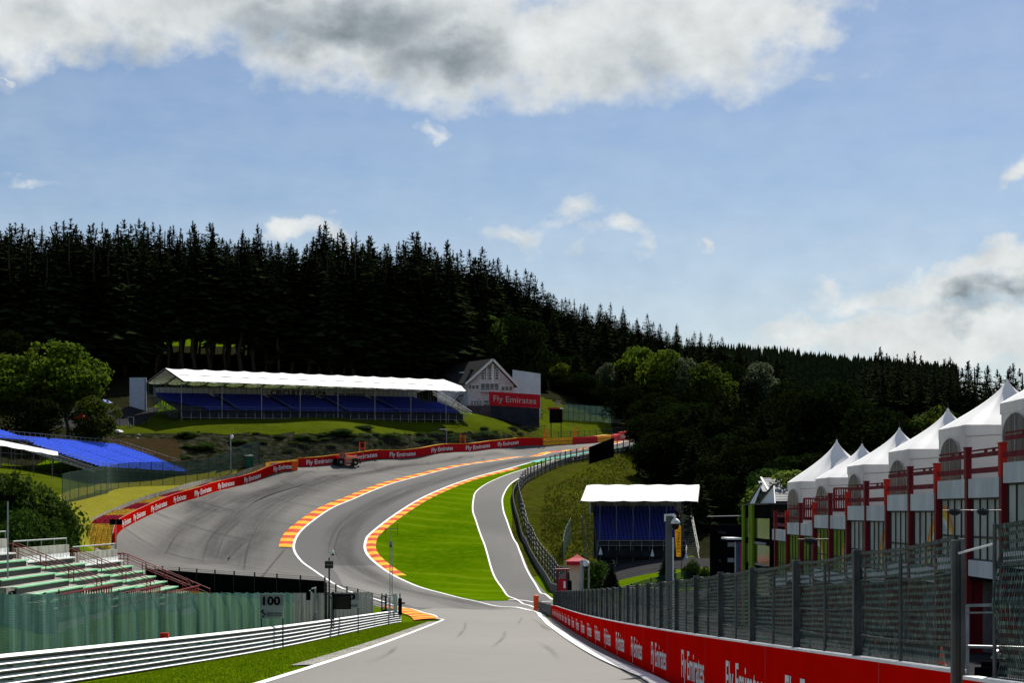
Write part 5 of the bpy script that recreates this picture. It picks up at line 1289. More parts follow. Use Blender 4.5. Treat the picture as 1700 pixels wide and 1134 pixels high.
    def canvas(name, d0, d1, nd, th=.05):
        mb = MB(); vs = []; n = nb_*6
        for i in range(n+1):
            u = u0+(u1-u0)*i/n; f = (i % 6)/6; sg = math.sin(math.pi*f)
            for j in range(nd+1):
                d = d0+(d1-d0)*j/nd; q = R(u, d)-up*(sg*.16*(1 if j not in (0,) else 1))
                if j == 0 and d0 < 0: q += b*sg*.22
                vs.append(q)
        fs = [(i*(nd+1)+j, i*(nd+1)+j+1, (i+1)*(nd+1)+j+1, (i+1)*(nd+1)+j) for i in range(n) for j in range(nd)]
        k = len(vs); vs2 = [v-up*th for v in vs]; mb.add(vs, [f[::-1] for f in fs]); mb.add(vs2, fs)
        mb.add([vs[i*(nd+1)] for i in range(n+1)]+[vs2[i*(nd+1)] for i in range(n+1)], [(i, i+1, n+2+i, n+1+i) for i in range(n)])
        mb.smooth = True; return mb.obj(name, M_canvas, T)
    canvas('roof_front', -1.5, 8.5, 5); canvas('roof_back', 8.5, 20.0, 5)
    mb = MB(); q = [R(u1, -1.5)+a*5.0-up*.2, R(u1, -1.5), R(u1, 8.5)]
    mb.add([R(u1-.01, -1.5), R(u1-.01, 8.5), R(u1-.01, 3)+a*1.4], [(0,2,1)]); mb.obj('roof_end_flap', M_canvas, T)
    for i in range(nb_+1):
        u = u0+(u1-u0)*i/nb_; mb = MB(); o = up*.22
        mb.beam(R(u,-1.4)-o, R(u,8.5)-o, .18, .26); mb.beam(R(u,8.5)-o, R(u,20)-o, .18, .26)
        mb.obj('roof_beam', M_beam, T)
        if i % 2 == 0: mb = MB(); q = R(u,-.9); g = A0+a*u-b*.0; mb.beam((q.x+b.x*.6, q.y+b.y*.6, g.z+.5), (q.x+b.x*.6, q.y+b.y*.6, q.z-.3), .13, up=Vector((0,1,0))); mb.obj('column', M_scafl, T)
        mb = MB(); q = R(u,19.3); mb.beam((q.x, q.y, A0.z-1), (q.x, q.y, q.z-.2), .12, up=Vector((0,1,0))); mb.obj('column', M_scaf, T)
    mb = MB()
    for d in (-1.3, 3.5, 8.5, 12, 16, 19.8): mb.beam(R(u0,d)-up*.12, R(u1,d)-up*.12, .10)
    mb.obj('purlins', M_beam, T)
    # large white screen board at the left end
    S = thing('white_board', 'tall blank white board standing at the left end of the covered grandstand', 'board')
    p0 = P(215,627,374); p1 = P(243,627,368); mb = MB(); mb.slab([p0-up*8.5, p1-up*8.2, p1, p0], Vector((0,1,0)), .12); mb.obj('panel', M_pvc, S)
    mb = MB(); mb.beam(p0+Vector((.3,.3,-9)), p0+Vector((.3,.3,-.2)), .15, up=Vector((0,1,0))); mb.beam(p1+Vector((-.3,.3,-9)), p1+Vector((-.3,.3,-.2)), .15, up=Vector((0,1,0))); mb.obj('frame', M_scaf, S)
covered_stand()

def open_stand():
    T = thing('grandstand', 'open scaffold grandstand full of bright blue seats at the left picture edge', 'grandstand')
    up = Vector((0,0,1)); FL = Vector((-65.7,290,7.25)); FR = Vector((-54.7,322,6.95)); a = (FR-FL).normalized(); b = Vector((-a.y, a.x, 0)).normalized(); L = (FR-FL).length
    rows = 23; tread = .77; rise = .228
    mb = MB()
    for r in range(rows): p = FL+b*(r*tread)+up*(r*rise-.35); mb.add([p, p+a*L, p+a*L+b*tread, p+b*tread, p-up*rise, p+a*L-up*rise], [(0,1,2,3),(5,1,0,4)])
    mb.obj('deck', M_deck, T)
    seats(T, FL-up*.35, a, b, L, rows, tread, rise, 0, M_seat, aisles=(11.5,23), pitch=.50, s=.47)
    # upper left wing
    B0 = FL+b*12.5-a*27+up*4.0; rows2 = 9
    mb = MB()
    for r in range(rows2): p = B0+b*(r*tread)+up*(r*rise); mb.add([p, p+a*26.6, p+a*26.6+b*tread, p+b*tread, p-up*rise, p+a*26.6-up*rise], [(0,1,2,3),(5,1,0,4)])
    mb.obj('deck', M_deck, T)
    rest = MB()
    for r in range(rows2):
        for i in range(52): seat_shape(rest, B0+a*(.4+i*.5)+b*(r*tread+.45)+up*(r*rise), a, b, .47)
    o = rest.obj('seats', M_seat, T); o['kind'] = 'stuff'
    mb = MB(); railing(mb, FL+b*rows*tread+up*(rows*rise-.35), FL+a*L+b*rows*tread+up*(rows*rise-.35), 1.1, 1.5); railing(mb, FR+up*-.3, FR+b*rows*tread+up*(rows*rise-.3), 1.1, 2.5); railing(mb, FL-b*.1-up*.5, FR-b*.1-up*.5, 1.0, 2.0)
    railing(mb, FL+up*-.5, FL+b*12.5+up*2.6, 1.1, 2.0); railing(mb, B0-up*.3, B0+a*26.6-up*.3, 1.0, 2.0); railing(mb, B0+b*rows2*tread+up*2, B0+a*26.6+b*rows2*tread+up*2, 1.1, 1.5)
    mb.obj('railing', M_scafl, T)
    mb = MB()
    for i in range(15):
        for r in (0, 6, 12, 18, 23):
            q = FL+a*(L*i/14)+b*(r*tread)+up*(r*rise-.5); g = h(q.x, q.y); mb.beam((q.x,q.y,g-.2), q, .08, up=Vector((0,1,0)))
    for i in range(10):
        for r in (0, 5, 9):
            q = B0+a*(26*i/9)+b*(r*tread)+up*(r*rise-.3); g = min(h(q.x, q.y), q.z-4); mb.beam((q.x,q.y,g-.2), q, .08, up=Vector((0,1,0)))
    for z in (-2.0, -3.6): mb.beam(B0+up*z, B0+a*26.6+up*z, .08); mb.beam(FL+up*z*.6, FL+b*15+up*z*.6, .07); mb.beam(FL+up*z*.5, FR+up*z*.5, .06)
    mb.beam(FL-up*.6-a*.4, FL+b*rows*tread+up*(rows*rise-.6)-a*.4, .25); mb.obj('scaffold', M_scaf, T)
    # stairs on the near side
    mb = MB()
    for k in range(22): q = FL-a*1.2+b*(k*.62)+up*(-.6+k*.17); mb.box(q, (1.6,.5,.05), math.atan2(a.y, a.x))
    mb.beam(FL-a*2.1-up*.9, FL-a*2.1+b*13.6+up*2.9, .12, .3); mb.obj('stairs', M_scafl, T)
    C_ = thing('awning', 'narrow white canvas strip sloping under the blue seat wing at far left', 'awning')
    p0 = P(-20,731,268); p1 = P(96,754,283); mb = MB(); w = Vector((.3,-1,-.25)).normalized()*2.0; n = 12; vs = []
    for i in range(n+1): t = i/n; q = p0.lerp(p1, t); s = math.sin(math.pi*(i % 3)/3)*.1; vs += [q+up*.35, q+w*(1-t*.45)-up*s]
    mb.add(vs, [(2*i, 2*i+1, 2*i+3, 2*i+2) for i in range(n)]); mb.add([v-up*.05 for v in vs], [(2*i, 2*i+2, 2*i+3, 2*i+1) for i in range(n)]); mb.obj('canvas', M_canvas, C_)
    for k in range(4):
        q = p0.lerp(p1, .1+.27*k)+w*.5; mb = MB(); mb.beam((q.x,q.y,h(q.x,q.y)), q, .09, up=Vector((0,1,0))); mb.obj('support', M_scaf, C_)
open_stand()

def small_stand():
    T = thing('grandstand', 'small covered grandstand with a flat white roof in the paddock hollow, centre right', 'grandstand')
    up = Vector((0,0,1)); a = Vector((1,0,0)); b = Vector((0,1,0)); Y0 = 222.0
    xl = (992-CX)/FPX*Y0; xr = (1138-CX)/FPX*Y0; L = xr-xl; zf = (HR-897)/FPX*Y0; rows = 14; tread = .72; rise = .30
    A = Vector((xl, Y0, 0)); g = h(xl+5, Y0)
    mb = MB()
    for r in range(rows): p = A+b*(r*tread)+up*(zf-.35+r*rise); mb.add([p, p+a*L, p+a*L+b*tread, p+b*tread, p-up*rise, p+a*L-up*rise], [(0,1,2,3),(5,1,0,4)])
    mb.obj('deck', M_deck, T)
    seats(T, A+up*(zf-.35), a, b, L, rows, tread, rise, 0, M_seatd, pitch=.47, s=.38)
    mb = MB(); railing(mb, A-b*.3+up*(zf-1.3), A-b*.3+a*L+up*(zf-1.3), 1.25, 1.27, .03); mb.obj('front_railing', M_scafl, T)
    mb = MB(); mb.slab([A+up*(zf-2.1)-b*.2, A+a*L+up*(zf-2.1)-b*.2, A+a*L+up*(zf-1.3)-b*.2, A+up*(zf-1.3)-b*.2], b, .05); mb.slab([A+b*.4+up*(g-.3), A+a*L+b*.4+up*(g-.3), A+a*L+b*.4+up*(zf-.6), A+b*.4+up*(zf-.6)], b, .05); mb.obj('front_panel', mat('stand_dark', (0.012,0.012,0.014), .8, .3, 1), T)
    for sx_, x0 in ((-1, xl-.05), (1, xr+.05)):
        mb = MB(); zs = (HR-925)/FPX*Y0
        for k in range(24): mb.box((x0+sx_*.8, Y0-.6+k*.42, zs+k*.215), (1.45,.30,.05))
        for xx in (x0+sx_*.05, x0+sx_*1.55):
            mb.beam((xx, Y0-.8, zs-.2), (xx, Y0+9.4, zs+5.0), .06, .14); railing(mb, Vector((xx, Y0-.8, zs)), Vector((xx, Y0+9.4, zs+5.1)), 1.0, 2.0, .028)
        mb.obj('stairs', M_scaf, T)
    zt = (HR-853)/FPX*Y0
    for i in range(6):
        x = xl+.3+(L-.6)*i/5; mb = MB(); mb.beam((x,Y0+.2,g-.2), (x,Y0+.2,(HR-832)/FPX*Y0), .10, up=Vector((0,1,0))); mb.obj('column', M_scaf, T)
        mb = MB(); mb.beam((x,Y0+10.4,g-.2), (x,Y0+10.4,3.2), .10, up=Vector((0,1,0))); mb.obj('column', M_scaf, T)
    # roof
    YF = Y0-1.0; YB = Y0+12.5; zF = (HR-832)/FPX*YF; zB = (HR-805.5)/FPX*YB
    fl = (964-CX)/FPX*YF; fr = (1158-CX)/FPX*YF; bl = (974-CX)/FPX*YB; br = (1161-CX)/FPX*YB
    mb = MB(); n = 30; vs = []
    for i in range(n+1):
        f = i/n; sg = abs(math.sin(math.pi*f*5.5))
        for j in range(5):
            t = j/4; x = (fl+(fr-fl)*f)*(1-t)+(bl+(br-bl)*f)*t; vs.append(Vector((x, YF+(YB-YF)*t, zF+(zB-zF)*t+.10*sg*(1 if j else 0)+ (.10*(1-sg) if j == 0 else 0)-.05)))
    fs = [(i*5+j, i*5+j+1, i*5+j+6, i*5+j+5) for i in range(n) for j in range(4)]
    mb.add(vs, [f[::-1] for f in fs]); mb.add([v-up*.06 for v in vs], fs); mb.add([vs[i*5] for i in range(n+1)]+[vs[i*5]-up*.06 for i in range(n+1)], [(i, i+1, n+2+i, n+1+i) for i in range(n)]); mb.smooth = True; mb.obj('roof', M_canvas, T)
    for i in range(6): x0 = fl+(fr-fl)*i/5; x1 = bl+(br-bl)*i/5; mb = MB(); mb.beam((x0,YF,zF-.25), (x1,YB,zB-.25), .14, .2); mb.obj('roof_beam', M_beam, T)
    mb = MB(); mb.slab([Vector((xl-.5,Y0+10.8,zf+3.3)), Vector((xr+.5,Y0+10.8,zf+3.3)), Vector((xr+.5,Y0+10.8,zB-.6)), Vector((xl-.5,Y0+10.8,zB-.6))], b, .05)
    mb.slab([Vector((xl-.6,Y0+6,zf+3.0)), Vector((xl-.6,Y0+10.8,zf+3.4)), Vector((xl-.6,Y0+10.8,zB-.6)), Vector((xl-.6,Y0+6,zF+.4))], a, .05); mb.obj('back_sheet', mat('stand_backsheet', (0.30,0.29,0.27), .7, .1, 1), T)
    mb = MB(); mb.slab([Vector((xl,Y0+10.6,g)), Vector((xr,Y0+10.6,g)), Vector((xr,Y0+10.6,zf+3.6)), Vector((xl,Y0+10.6,zf+3.6))], b, .05); mb.obj('rear_wall', M_black, T)
small_stand()

M_wall = mat('house_render', (0.55,0.54,0.52), .9, .1, 1.0); M_slate = mat('dark_slate', (0.018,0.018,0.020), .8, .25, 2, bump=.4, bscale=6, spec=.2)
M_glass = mat('dark_glass', (0.010,0.012,0.015), .12, .2, 1, spec=.6); M_trim = mat('white_trim', (0.72,0.72,0.70), .6, .05, 2)
M_dkwall = mat('dark_plinth', (0.07,0.07,0.068), .9, .2, 1)
def house():
    Y = 416.0; up = Vector((0,0,1)); S = Y/FPX
    g = P(790,697,Y).z
    T = thing('house', 'grey gabled chalet house with dark slate roof above the track, right of the long grandstand', 'house', (0,0,0))
    # front gable facing the track, seen straight on; depth runs back and to the left
    dp = Vector((-.62,1,0)).normalized(); D = 17.0
    X = lambda px: (px-CX)*S; Zr = lambda r: (HR-r)*S
    x0, x1 = X(776), X(853); ridge = Vector((X(818.5), Y, Zr(597))); eL = Vector((X(773), Y, Zr(638))); eR = Vector((X(862), Y, Zr(643)))
    wl = Vector((x0, Y+.9, g-1)); wr = Vector((x1, Y+.9, g-1))
    zl = Zr(638); zr = Zr(639)
    pent = [wl, wr, Vector((x1,Y+.9,zr)), Vector((ridge.x,Y+.9,Zr(600))), Vector((x0,Y+.9,zl))]
    mb = MB(); mb.slab(pent, dp, D); mb.obj('wall', M_wall, T)
    # side annex towards the grandstand
    mb = MB(); p = [Vector((X(725),Y+4,g-1)), Vector((x0-.02,Y+4,g-1)), Vector((x0-.02,Y+4,Zr(641))), Vector((X(725),Y+4,Zr(641)))]; mb.slab(p, Vector((0,1,0)), 9); mb.obj('annex_wall', M_wall, T)
    # roof planes
    mb = MB(); oh = Vector((0,-.3,0))
    for e, sgn in ((eL,-1),(eR,1)):
        n = (e-ridge).cross(dp); n = n if n.z > 0 else -n; n.normalize()
        q = [ridge+oh, e+oh, e+dp*D*(1.06), ridge+dp*D*.93]
        mb.slab(q, n, .28)
    # hipped corner on the far left
    rf = mb.obj('roof', M_slate, T)
    mb = MB(); mb.slab([eL+dp*D+Vector((0,0,0)), ridge+dp*D*.93, eR+dp*D], dp, .2); mb.obj('rear_gable', M_slate, T)
    mb = MB(); mb.beam(ridge+oh-Vector((0,.05,0)), eL+oh-Vector((0,.05,0)), .16, .5); mb.beam(ridge+oh-Vector((0,.05,0)), eR+oh-Vector((0,.05,0)), .16, .5); mb.obj('bargeboard', M_trim, T)
    for px0, px1 in ((760,763),(778,780)): 
        mb = MB(); t = .42; c = ridge.lerp(eL, .55 if px0 == 760 else .5)+dp*(7 if px0 == 760 else 3.2); mb.box(c+Vector((-.1,-.1,.55)), (.9,1.2,.25), .5); mb.obj('skylight', M_trim if px0 == 760 else M_glass, rf)
    def window(px0, r0, px1, r1, nx, ny, yoff=.86, M2=M_glass):
        w = MB(); xa, xb = X(px0), X(px1); za, zb = Zr(r1), Zr(r0); y = Y+yoff
        f = MB(); t = .11
        for i in range(nx+1): x = xa+(xb-xa)*i/nx; f.box((x,y-.03,(za+zb)/2), (t,.12,zb-za+t))
        for j in range(ny+1): z = za+(zb-za)*j/ny; f.box(((xa+xb)/2,y-.032,z), (xb-xa,.10,t))
        fo = f.obj('window', M_trim, T); w.box(((xa+xb)/2,y,(za+zb)/2), (xb-xa,.04,zb-za)); w.obj('pane', M2, fo)
    window(777,638.5,795,646,3,1); window(798,636,828,648,4,1); window(832,641,851,648.5,3,1); window(781,665,800,673,4,2); window(803,664,812,675,1,2)
    # glazed gable
    window(798.5,613,828,630,5,4)
    mb = MB(); z0 = Zr(630); mb.add([Vector((X(803),Y+.84,Zr(613))), Vector((X(827),Y+.84,Zr(613))), Vector((X(818),Y+.84,Zr(603)))], [(0,1,2)]); mb.add([Vector((X(803),Y+.87,Zr(613))), Vector((X(827),Y+.87,Zr(613))), Vector((X(818),Y+.87,Zr(603)))], [(2,1,0)]); mb.obj('gable_glazing', M_glass, T)
    mb = MB(); mb.box((X(818),Y+.80,Zr(620)), (.6,.1,4.6)); mb.box((X(808),Y+.80,Zr(618)), (.25,.1,3.4)); mb.box((X(829),Y+.80,Zr(618)), (.2,.1,3.0)); mb.obj('gable_mullions', M_trim, T)
    mb = MB(); mb.box((X(813),Y+.2,Zr(650.5)), (4.3,1.4,.14)); railing(mb, Vector((X(797),Y-.4,Zr(650))), Vector((X(829),Y-.4,Zr(650))), .8, .8, .02); mb.obj('balcony', M_trim, T)
    mb = MB(); mb.box((X(812),Y-.3,Zr(684)), (X(850)-X(776),2.2,Zr(676)-Zr(696))); mb.obj('plinth', M_dkwall, T)
    # outside steel stair on the annex
    mb = MB(); q0 = Vector((X(745),Y+2.9,Zr(678))); q1 = Vector((X(763),Y+2.9,Zr(655))); mb.beam(q0, q1, .5, .25); mb.beam(q0+up*1.1, q1+up*1.1, .07); mb.box((X(767.5),Y+2.9,Zr(655)), (1.5,1.2,.15)); railing(mb, Vector((X(763),Y+2.3,Zr(654))), Vector((X(773),Y+2.3,Zr(654))), 1.0, .7, .03); mb.obj('outside_stair', M_dk, T)
    mb = MB(); mb.box((X(762),Y+3.97,Zr(672)), (1.1,.08,2.8)); mb.obj('door', M_glass, T)
    # sign and screens
    Sg = thing('sponsor_board', 'big red board with white words in front of the gabled house', 'sign')
    y = 404.0; s = y/FPX; A_ = Vector(((812-CX)*s,y,(HR-673)*s)); B_ = Vector(((897-CX)*s,y+1,(HR-677.5)*s)); Ct = Vector(((897-CX)*s,y+1,(HR-655)*s)); Dt = Vector(((812-CX)*s,y,(HR-650)*s))
    mb = MB(); mb.slab([A_,B_,Ct,Dt], Vector((0,1,0)), .3); mb.obj('panel', mat('board_red', (0.55,0.006,0.018), .6, .04), Sg)
    fn = lambda u, v: A_.lerp(B_, u)+(Dt.lerp(Ct, u)-A_.lerp(B_, u))*v+Vector((0,-.03,0))
    mb = MB(); text_on(mb, 'Fly Emirates', fn, .085, .92, .30, .44, bold=.002); mb.obj('lettering', mat('letter_grey', (0.50,0.46,0.42), .6, .03), Sg)
    mb = MB(); mb.slab([Vector((A_.x+.3,y+.1,g-2)), Vector((B_.x-.2,y+1.1,g-2.4)), B_+Vector((-.2,.1,-.02)), A_+Vector((.3,.1,-.02))], Vector((0,1,0)), .2); mb.obj('dark_lower_screen', mat('screen_navy', (0.010,0.013,0.022), .5, .3, .6), Sg)
    Wb = thing('white_board', 'large pale board standing behind the right side of the gabled house', 'board')
    y = 424.0; s = y/FPX; mb = MB(); mb.slab([Vector(((848-CX)*s,y,(HR-700)*s)), Vector(((897.5-CX)*s,y+1,(HR-700)*s)), Vector(((897.5-CX)*s,y+1,(HR-620)*s)), Vector(((851-CX)*s,y,(HR-614)*s))], Vector((0,1,0)), .3); mb.obj('panel', mat('board_white', (0.66,0.69,0.73), .6, .05, .5), Wb)
    mb = MB(); mb.beam(((895-CX)*s,y+1.5,g-3), ((895-CX)*s,y+1.5,(HR-622)*s), .3); mb.obj('support', M_scaf, Wb)
    # marshal post
    Mp = thing('marshal_post', 'dark marshal hut on legs with a red roof edge, right of the lettered board', 'hut')
    y = 396.0; s = y/FPX; c = Vector(((923-CX)*s, y, 0)); zt = (HR-680)*s; zb = (HR-702)*s
    mb = MB(); mb.box((c.x,y,(zt+zb)/2), (2.8,2.6,zt-zb)); mb.obj('cabin', M_black, Mp)
    mb = MB(); mb.box((c.x-.2,y,zt+.16), (3.2,3.2,.30)); mb.obj('roof', mat('hut_red', (0.40,0.01,0.03), .6, .1), Mp)
    mb = MB(); mb.box((c.x+1.2,y-1.62,zt+.14), (.8,.05,.3)); mb.obj('roof_panel', M_trim, Mp)
    for dx in (-1.1,1.1): mb = MB(); mb.beam((c.x+dx,y-1,h(c.x,y)-1), (c.x+dx,y-1,zb), .2, up=Vector((0,1,0))); mb.obj('leg', M_dk, Mp)
    mb = MB()
    for k in range(4): mb.box((c.x+.3+.3*(k % 2),y,zt+.9+.32*k), (1.3,.4,.16))
    mb.beam((c.x+.3,y,zt+.3), (c.x+.3,y,zt+2.2), .06, up=Vector((0,1,0))); mb.obj('antenna', M_grey, Mp)
house()

# ---- concrete terrace with green benches, bottom left
M_bench = mat('bench_green', (0.22,0.52,0.28), .6, .1, 2.0, spec=.3); M_benchw = mat('bench_white', (0.62,0.64,0.62), .6, .1, 2); M_rrail = mat('rail_red', (0.20,0.02,0.025), .6, .2, 3)
def terrace():
    T = thing('terrace_stand', 'old stepped concrete stand with rows of pale green benches and dark red handrails', 'grandstand')
    up = Vector((0,0,1)); rows = 7; tr = .90; ri = .415
    blocks = [(101.5,115.2),(117.0,131.0),(132.8,147.0)]
    zt = lambda y: -3.36-.0425*(y-126)         # level of the top bench
    mbr = MB(); mbc = MB()
    for bi, (ya, yb) in enumerate(blocks):
        ym = (ya+yb)/2; z0 = zt(ym); X0 = -32.0
        mb = MB()
        for r in range(rows):
            x = X0+r*tr; z = z0-r*ri-.42
            mb.box((x+tr/2, ym, z-1.2), (tr, yb-ya, 2.4))
        mb.box((X0-.25, ym, z0+.05), (.3, yb-ya, 1.7)); mb.obj('concrete_steps', M_conc, T)
        for r in range(rows):
            x = X0+r*tr+.28; z = z0-r*ri; mb = MB()
            if r == 0:
                mb.box((x, ym, z-.03), (.5, yb-ya-1.0, .06)); n = 14
                for i in range(n): yy = ya+.5+(yb-ya-1)*(i+.5)/n; mb.box((x-.22, yy, z+.16), (.05, (yb-ya-1)/n*.82, .34)); mb.box((x, yy, z+.015), (.44, (yb-ya-1)/n*.82, .03))
                mb.obj('bench', M_benchw, T)['label'] = 'white bench row at the top of the block'
            else: mb.box((x, ym, z-.04), (.40, yb-ya-1.2, .08)); mb.obj('bench', M_bench, T)
            mb = MB()
            mb.box((x+.02, (ya+yb)/2, z-.25), (.10,yb-ya-1.6,.34)); mb.obj('bench_base', M_dk, T)
        # stair flight between blocks
        mb = MB()
        for r in range(rows*2): mb.box((X0+r*tr/2, yb+.88, z0-.42-r*ri/2-1.2-.02*bi), (tr/2, 1.70, 2.4))
        mb.obj('stair_flight', M_conc, T)
        for yy in (yb+.15, yb+1.5):
            mb = MB(); p0 = Vector((X0+.1, yy, z0-.4+.95)); p1 = Vector((X0+rows*tr-.8, yy, z0-rows*ri+.3+.95))
            mb.tube(p0, p1, .03); mb.tube(p0-up*.45, p1-up*.45, .022)
            for k in range(4): q = p0.lerp(p1, k/3); mb.tube(q-up*1.3, q, .035)
            mb.tube(p0, p0+Vector((-1.0,0,0)), .03); mb.tube(p1, p1+Vector((.3,0,-.3)), .03); mb.obj('handrail', M_rrail, T)
        # top wall rail
        mb = MB(); p0 = Vector((X0-.3, ya, z0+1.35)); p1 = Vector((X0-.3, yb, z0+1.35)); mb.tube(p0, p1, .045)
        for k in range(5): q = p0.lerp(p1, k/4); mb.tube(q-up*.5, q, .035)
        mb.obj('top_rail', M_steel, T)
        # front barrier of upright red boards
        mb = MB(); xf = X0+rows*tr+.25; zf = z0-rows*ri
        for k in range(20):
            yy = ya+.4+(yb-ya-.8)*k/19; mb.box((xf, yy, zf+.42), (.05,.26,.78))
        mb.box((xf+.05, ym, zf+.86), (.06, yb-ya, .08)); mb.box((xf+.05, ym, zf+.2), (.06, yb-ya, .08)); mb.tube((xf-.6, ya, zf+.4), (xf, ya, zf+1.0), .04); mb.tube((xf, ya, zf), (xf, ya, zf+1.15), .04)
        mb.obj('front_barrier', M_rrail, T)
    yb = 147.0; z0 = zt(140)-.4
    # handrail closing the far end
    mb = MB(); p0 = Vector((-31.8,149.6,z0+.85)); p1 = Vector((-25.0,149.6,z0-2.6+.55)); mb.tube(p0, p1, .04); mb.tube(p0-up*.4, p1-up*.4, .03)
    for k in range(4): q = p0.lerp(p1, k/3); mb.tube(q-up*1.6, q, .04)
    mb.tube(p0, p0+Vector((-3.0,0,0)), .04); mb.tube(p0-up*.4, p0+Vector((-3.0,0,-.4)), .03); mb.obj('handrail', M_rrail, T)
terrace()
# ================================================================ old pit building, tents, paddock
M_col = mat('column_red', (0.20,0.004,0.010), .6, .12, 2, spec=.35)
M_colb = mat('post_bright_red', (0.55,0.02,0.012), .6, .1, 2)
M_railr = mat('rail_faded_red', (0.19,0.02,0.025), .8, .25, 3)
M_panel = mat('panel_white', (0.70,0.70,0.67), .7, .10, .9, stretch=(1,1,.3))
M_lime = mat('lime_blind', (0.19,0.30,0.002), .7, .12, 1.5)
M_pale = mat('pale_blind', (0.48,0.48,0.41), .6, .15, .8)
M_mull = mat('mullion', (0.03,0.028,0.025), .5, .2, 2)
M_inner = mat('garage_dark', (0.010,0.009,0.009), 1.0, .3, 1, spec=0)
M_tent = mat('tent_fabric', (0.80,0.80,0.80), .6, .03, .6, trans=.18, spec=.2)
M_tentw = mat('tent_wall', (0.74,0.74,0.73), .65, .05, 1.1, trans=.42, spec=.1, bump=.12, bscale=2.0, stretch=(1,1,.4))
M_pvcw = mat('tent_window', (0.03,0.033,0.03), .3, .5, 1.6, col2=(.16,.17,.15), spec=.5, bump=.8, bscale=4, stretch=(2,2,.5))
def pit_building():
    T = thing('pit_building', 'stepped white panelled pit building with dark red columns and railings, right side', 'building')
    X0 = 15.0; up = Vector((0,0,1))
    pairs = [(46.6,50.9,2.50),(55.2,59.4,2.08),(63.7,68.0,1.67),(72.2,76.4,1.26),(80.7,85.1,.84),(89.6,93.8,.42),(98.4,102.7,0.02)]
    ys = []
    for k, (ya, yb, Tz) in enumerate(pairs):
        ynext = pairs[k+1][0] if k+1 < len(pairs) else 104.0
        hot = {1:(0,), 2:(0,), 3:(0,)}
        lime = k >= 4
        for j, (y0, y1) in enumerate(((ya, yb), (yb, ynext))):
            # column
            g = h(X0, y0); mb = MB(); mb.box((X0, y0, (g-1+Tz-1.0)/2), (.18,.30,Tz-1.0-(g-1))); mb.box((X0+.28, y0+.05, (g-1+Tz-1.7)/2), (.36,.22,Tz-1.7-(g-1))); mb.obj('column', M_col, T)
            mb = MB(); bright = (j == 0); mb.box((X0-.02, y0, Tz-.5), (.19,.30,1.0)); mb.box((X0-.02,y0,Tz+.015), (.22,.33,.06)); mb.obj('rail_post', M_colb if bright else M_col, T)
            ym = (y0+y1)/2; L = y1-y0-.42
            mb = MB(); mb.box((X0+.02,ym,Tz-.10), (.05,L,.05)); mb.box((X0+.02,ym,Tz-.26), (.06,L,.14)); mb.box((X0+.02,ym,Tz-.76), (.07,L,.17))
            for f in (.25,.5): mb.box((X0+.02,y0+.2+L*f,Tz-.16), (.05,.22,.09))
            mb.obj('railing', M_railr, T)
            # white spandrel made of two panels
            for q in (0, 1):
                mb = MB(); yc = y0+.21+L*(q+.5)/2; mb.box((X0+.0,yc,Tz-1.32), (.12,L/2-.03,.62)); mb.obj('spandrel_panel', M_panel, T)
                mb = MB(); mb.box((X0+.0,yc,Tz-3.92), (.12,L/2-.03,.52)); mb.obj('spandrel_panel', M_panel, T)
            # window with mullions
            zc = Tz-2.65; mb = MB(); n = 4
            for i in range(n+1): mb.box((X0+.07,y0+.30+(L-.18)*i/n,zc), (.028,.09,2.02))
            for z in (Tz-1.66, Tz-2.9, Tz-3.64): mb.box((X0+.075,ym,z), (.03,L-.05,.06))
            w = mb.obj('window', M_mull, T)
            mb = MB(); mb.box((X0+.12,ym,zc), (.05,L,1.96)); pm = M_lime if (lime or (k == 3 and j == 1 and False)) else M_pale
            mb.obj('blind', pm, w)
            if (k, j) in ((2,0),(3,0),(4,0),(4,1),(1,1)):      # orange and white reflections painted in as arches behind some windows
                mb = MB(); r0 = 1.55; cy = ym+.9*L*(1 if j else -1)*.5; cz = Tz-3.65
                for (ra, rb, mi) in ((1.15,1.35,0),(1.35,1.6,1),(1.6,1.8,2)):
                    n2 = 20
                    for i in range(n2):
                        a0 = math.pi*i/n2; a1 = math.pi*(i+1)/n2
                        pts = [(cy+math.cos(a)*r, cz+math.sin(a)*r) for a, r in ((a0,ra),(a1,ra),(a1,rb),(a0,rb))]
                        if min(p[0] for p in pts) < y0+.3 or max(p[0] for p in pts) > y1-.3: continue
                        mb.add([(X0+.090,p[0],p[1]) for p in pts], [(0,1,2,3)], mi)
                if mb.f: mb.obj('painted_reflection', [M_white, mat('reflection_yellow', (.75,.50,.05), .5, .1), mat('reflection_orange', (.80,.22,.03), .5, .1)], w)
            # garage opening
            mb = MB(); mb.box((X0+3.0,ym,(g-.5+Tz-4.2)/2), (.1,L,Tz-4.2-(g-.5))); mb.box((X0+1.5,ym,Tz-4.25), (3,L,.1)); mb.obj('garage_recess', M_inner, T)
        # floor slab, body
        mb = MB(); mb.box((X0+6.3,(ya+ynext)/2,Tz-1.35), (12.0,ynext-ya-.01,.62)); mb.box((X0+6.6,(ya+ynext)/2,Tz-4.6), (11.4,ynext-ya-.01,5.8)); mb.obj('floor_body', mat('building_body', (0.10,0.09,0.085), .9, .2), T)
    return T, pairs
pit_building()
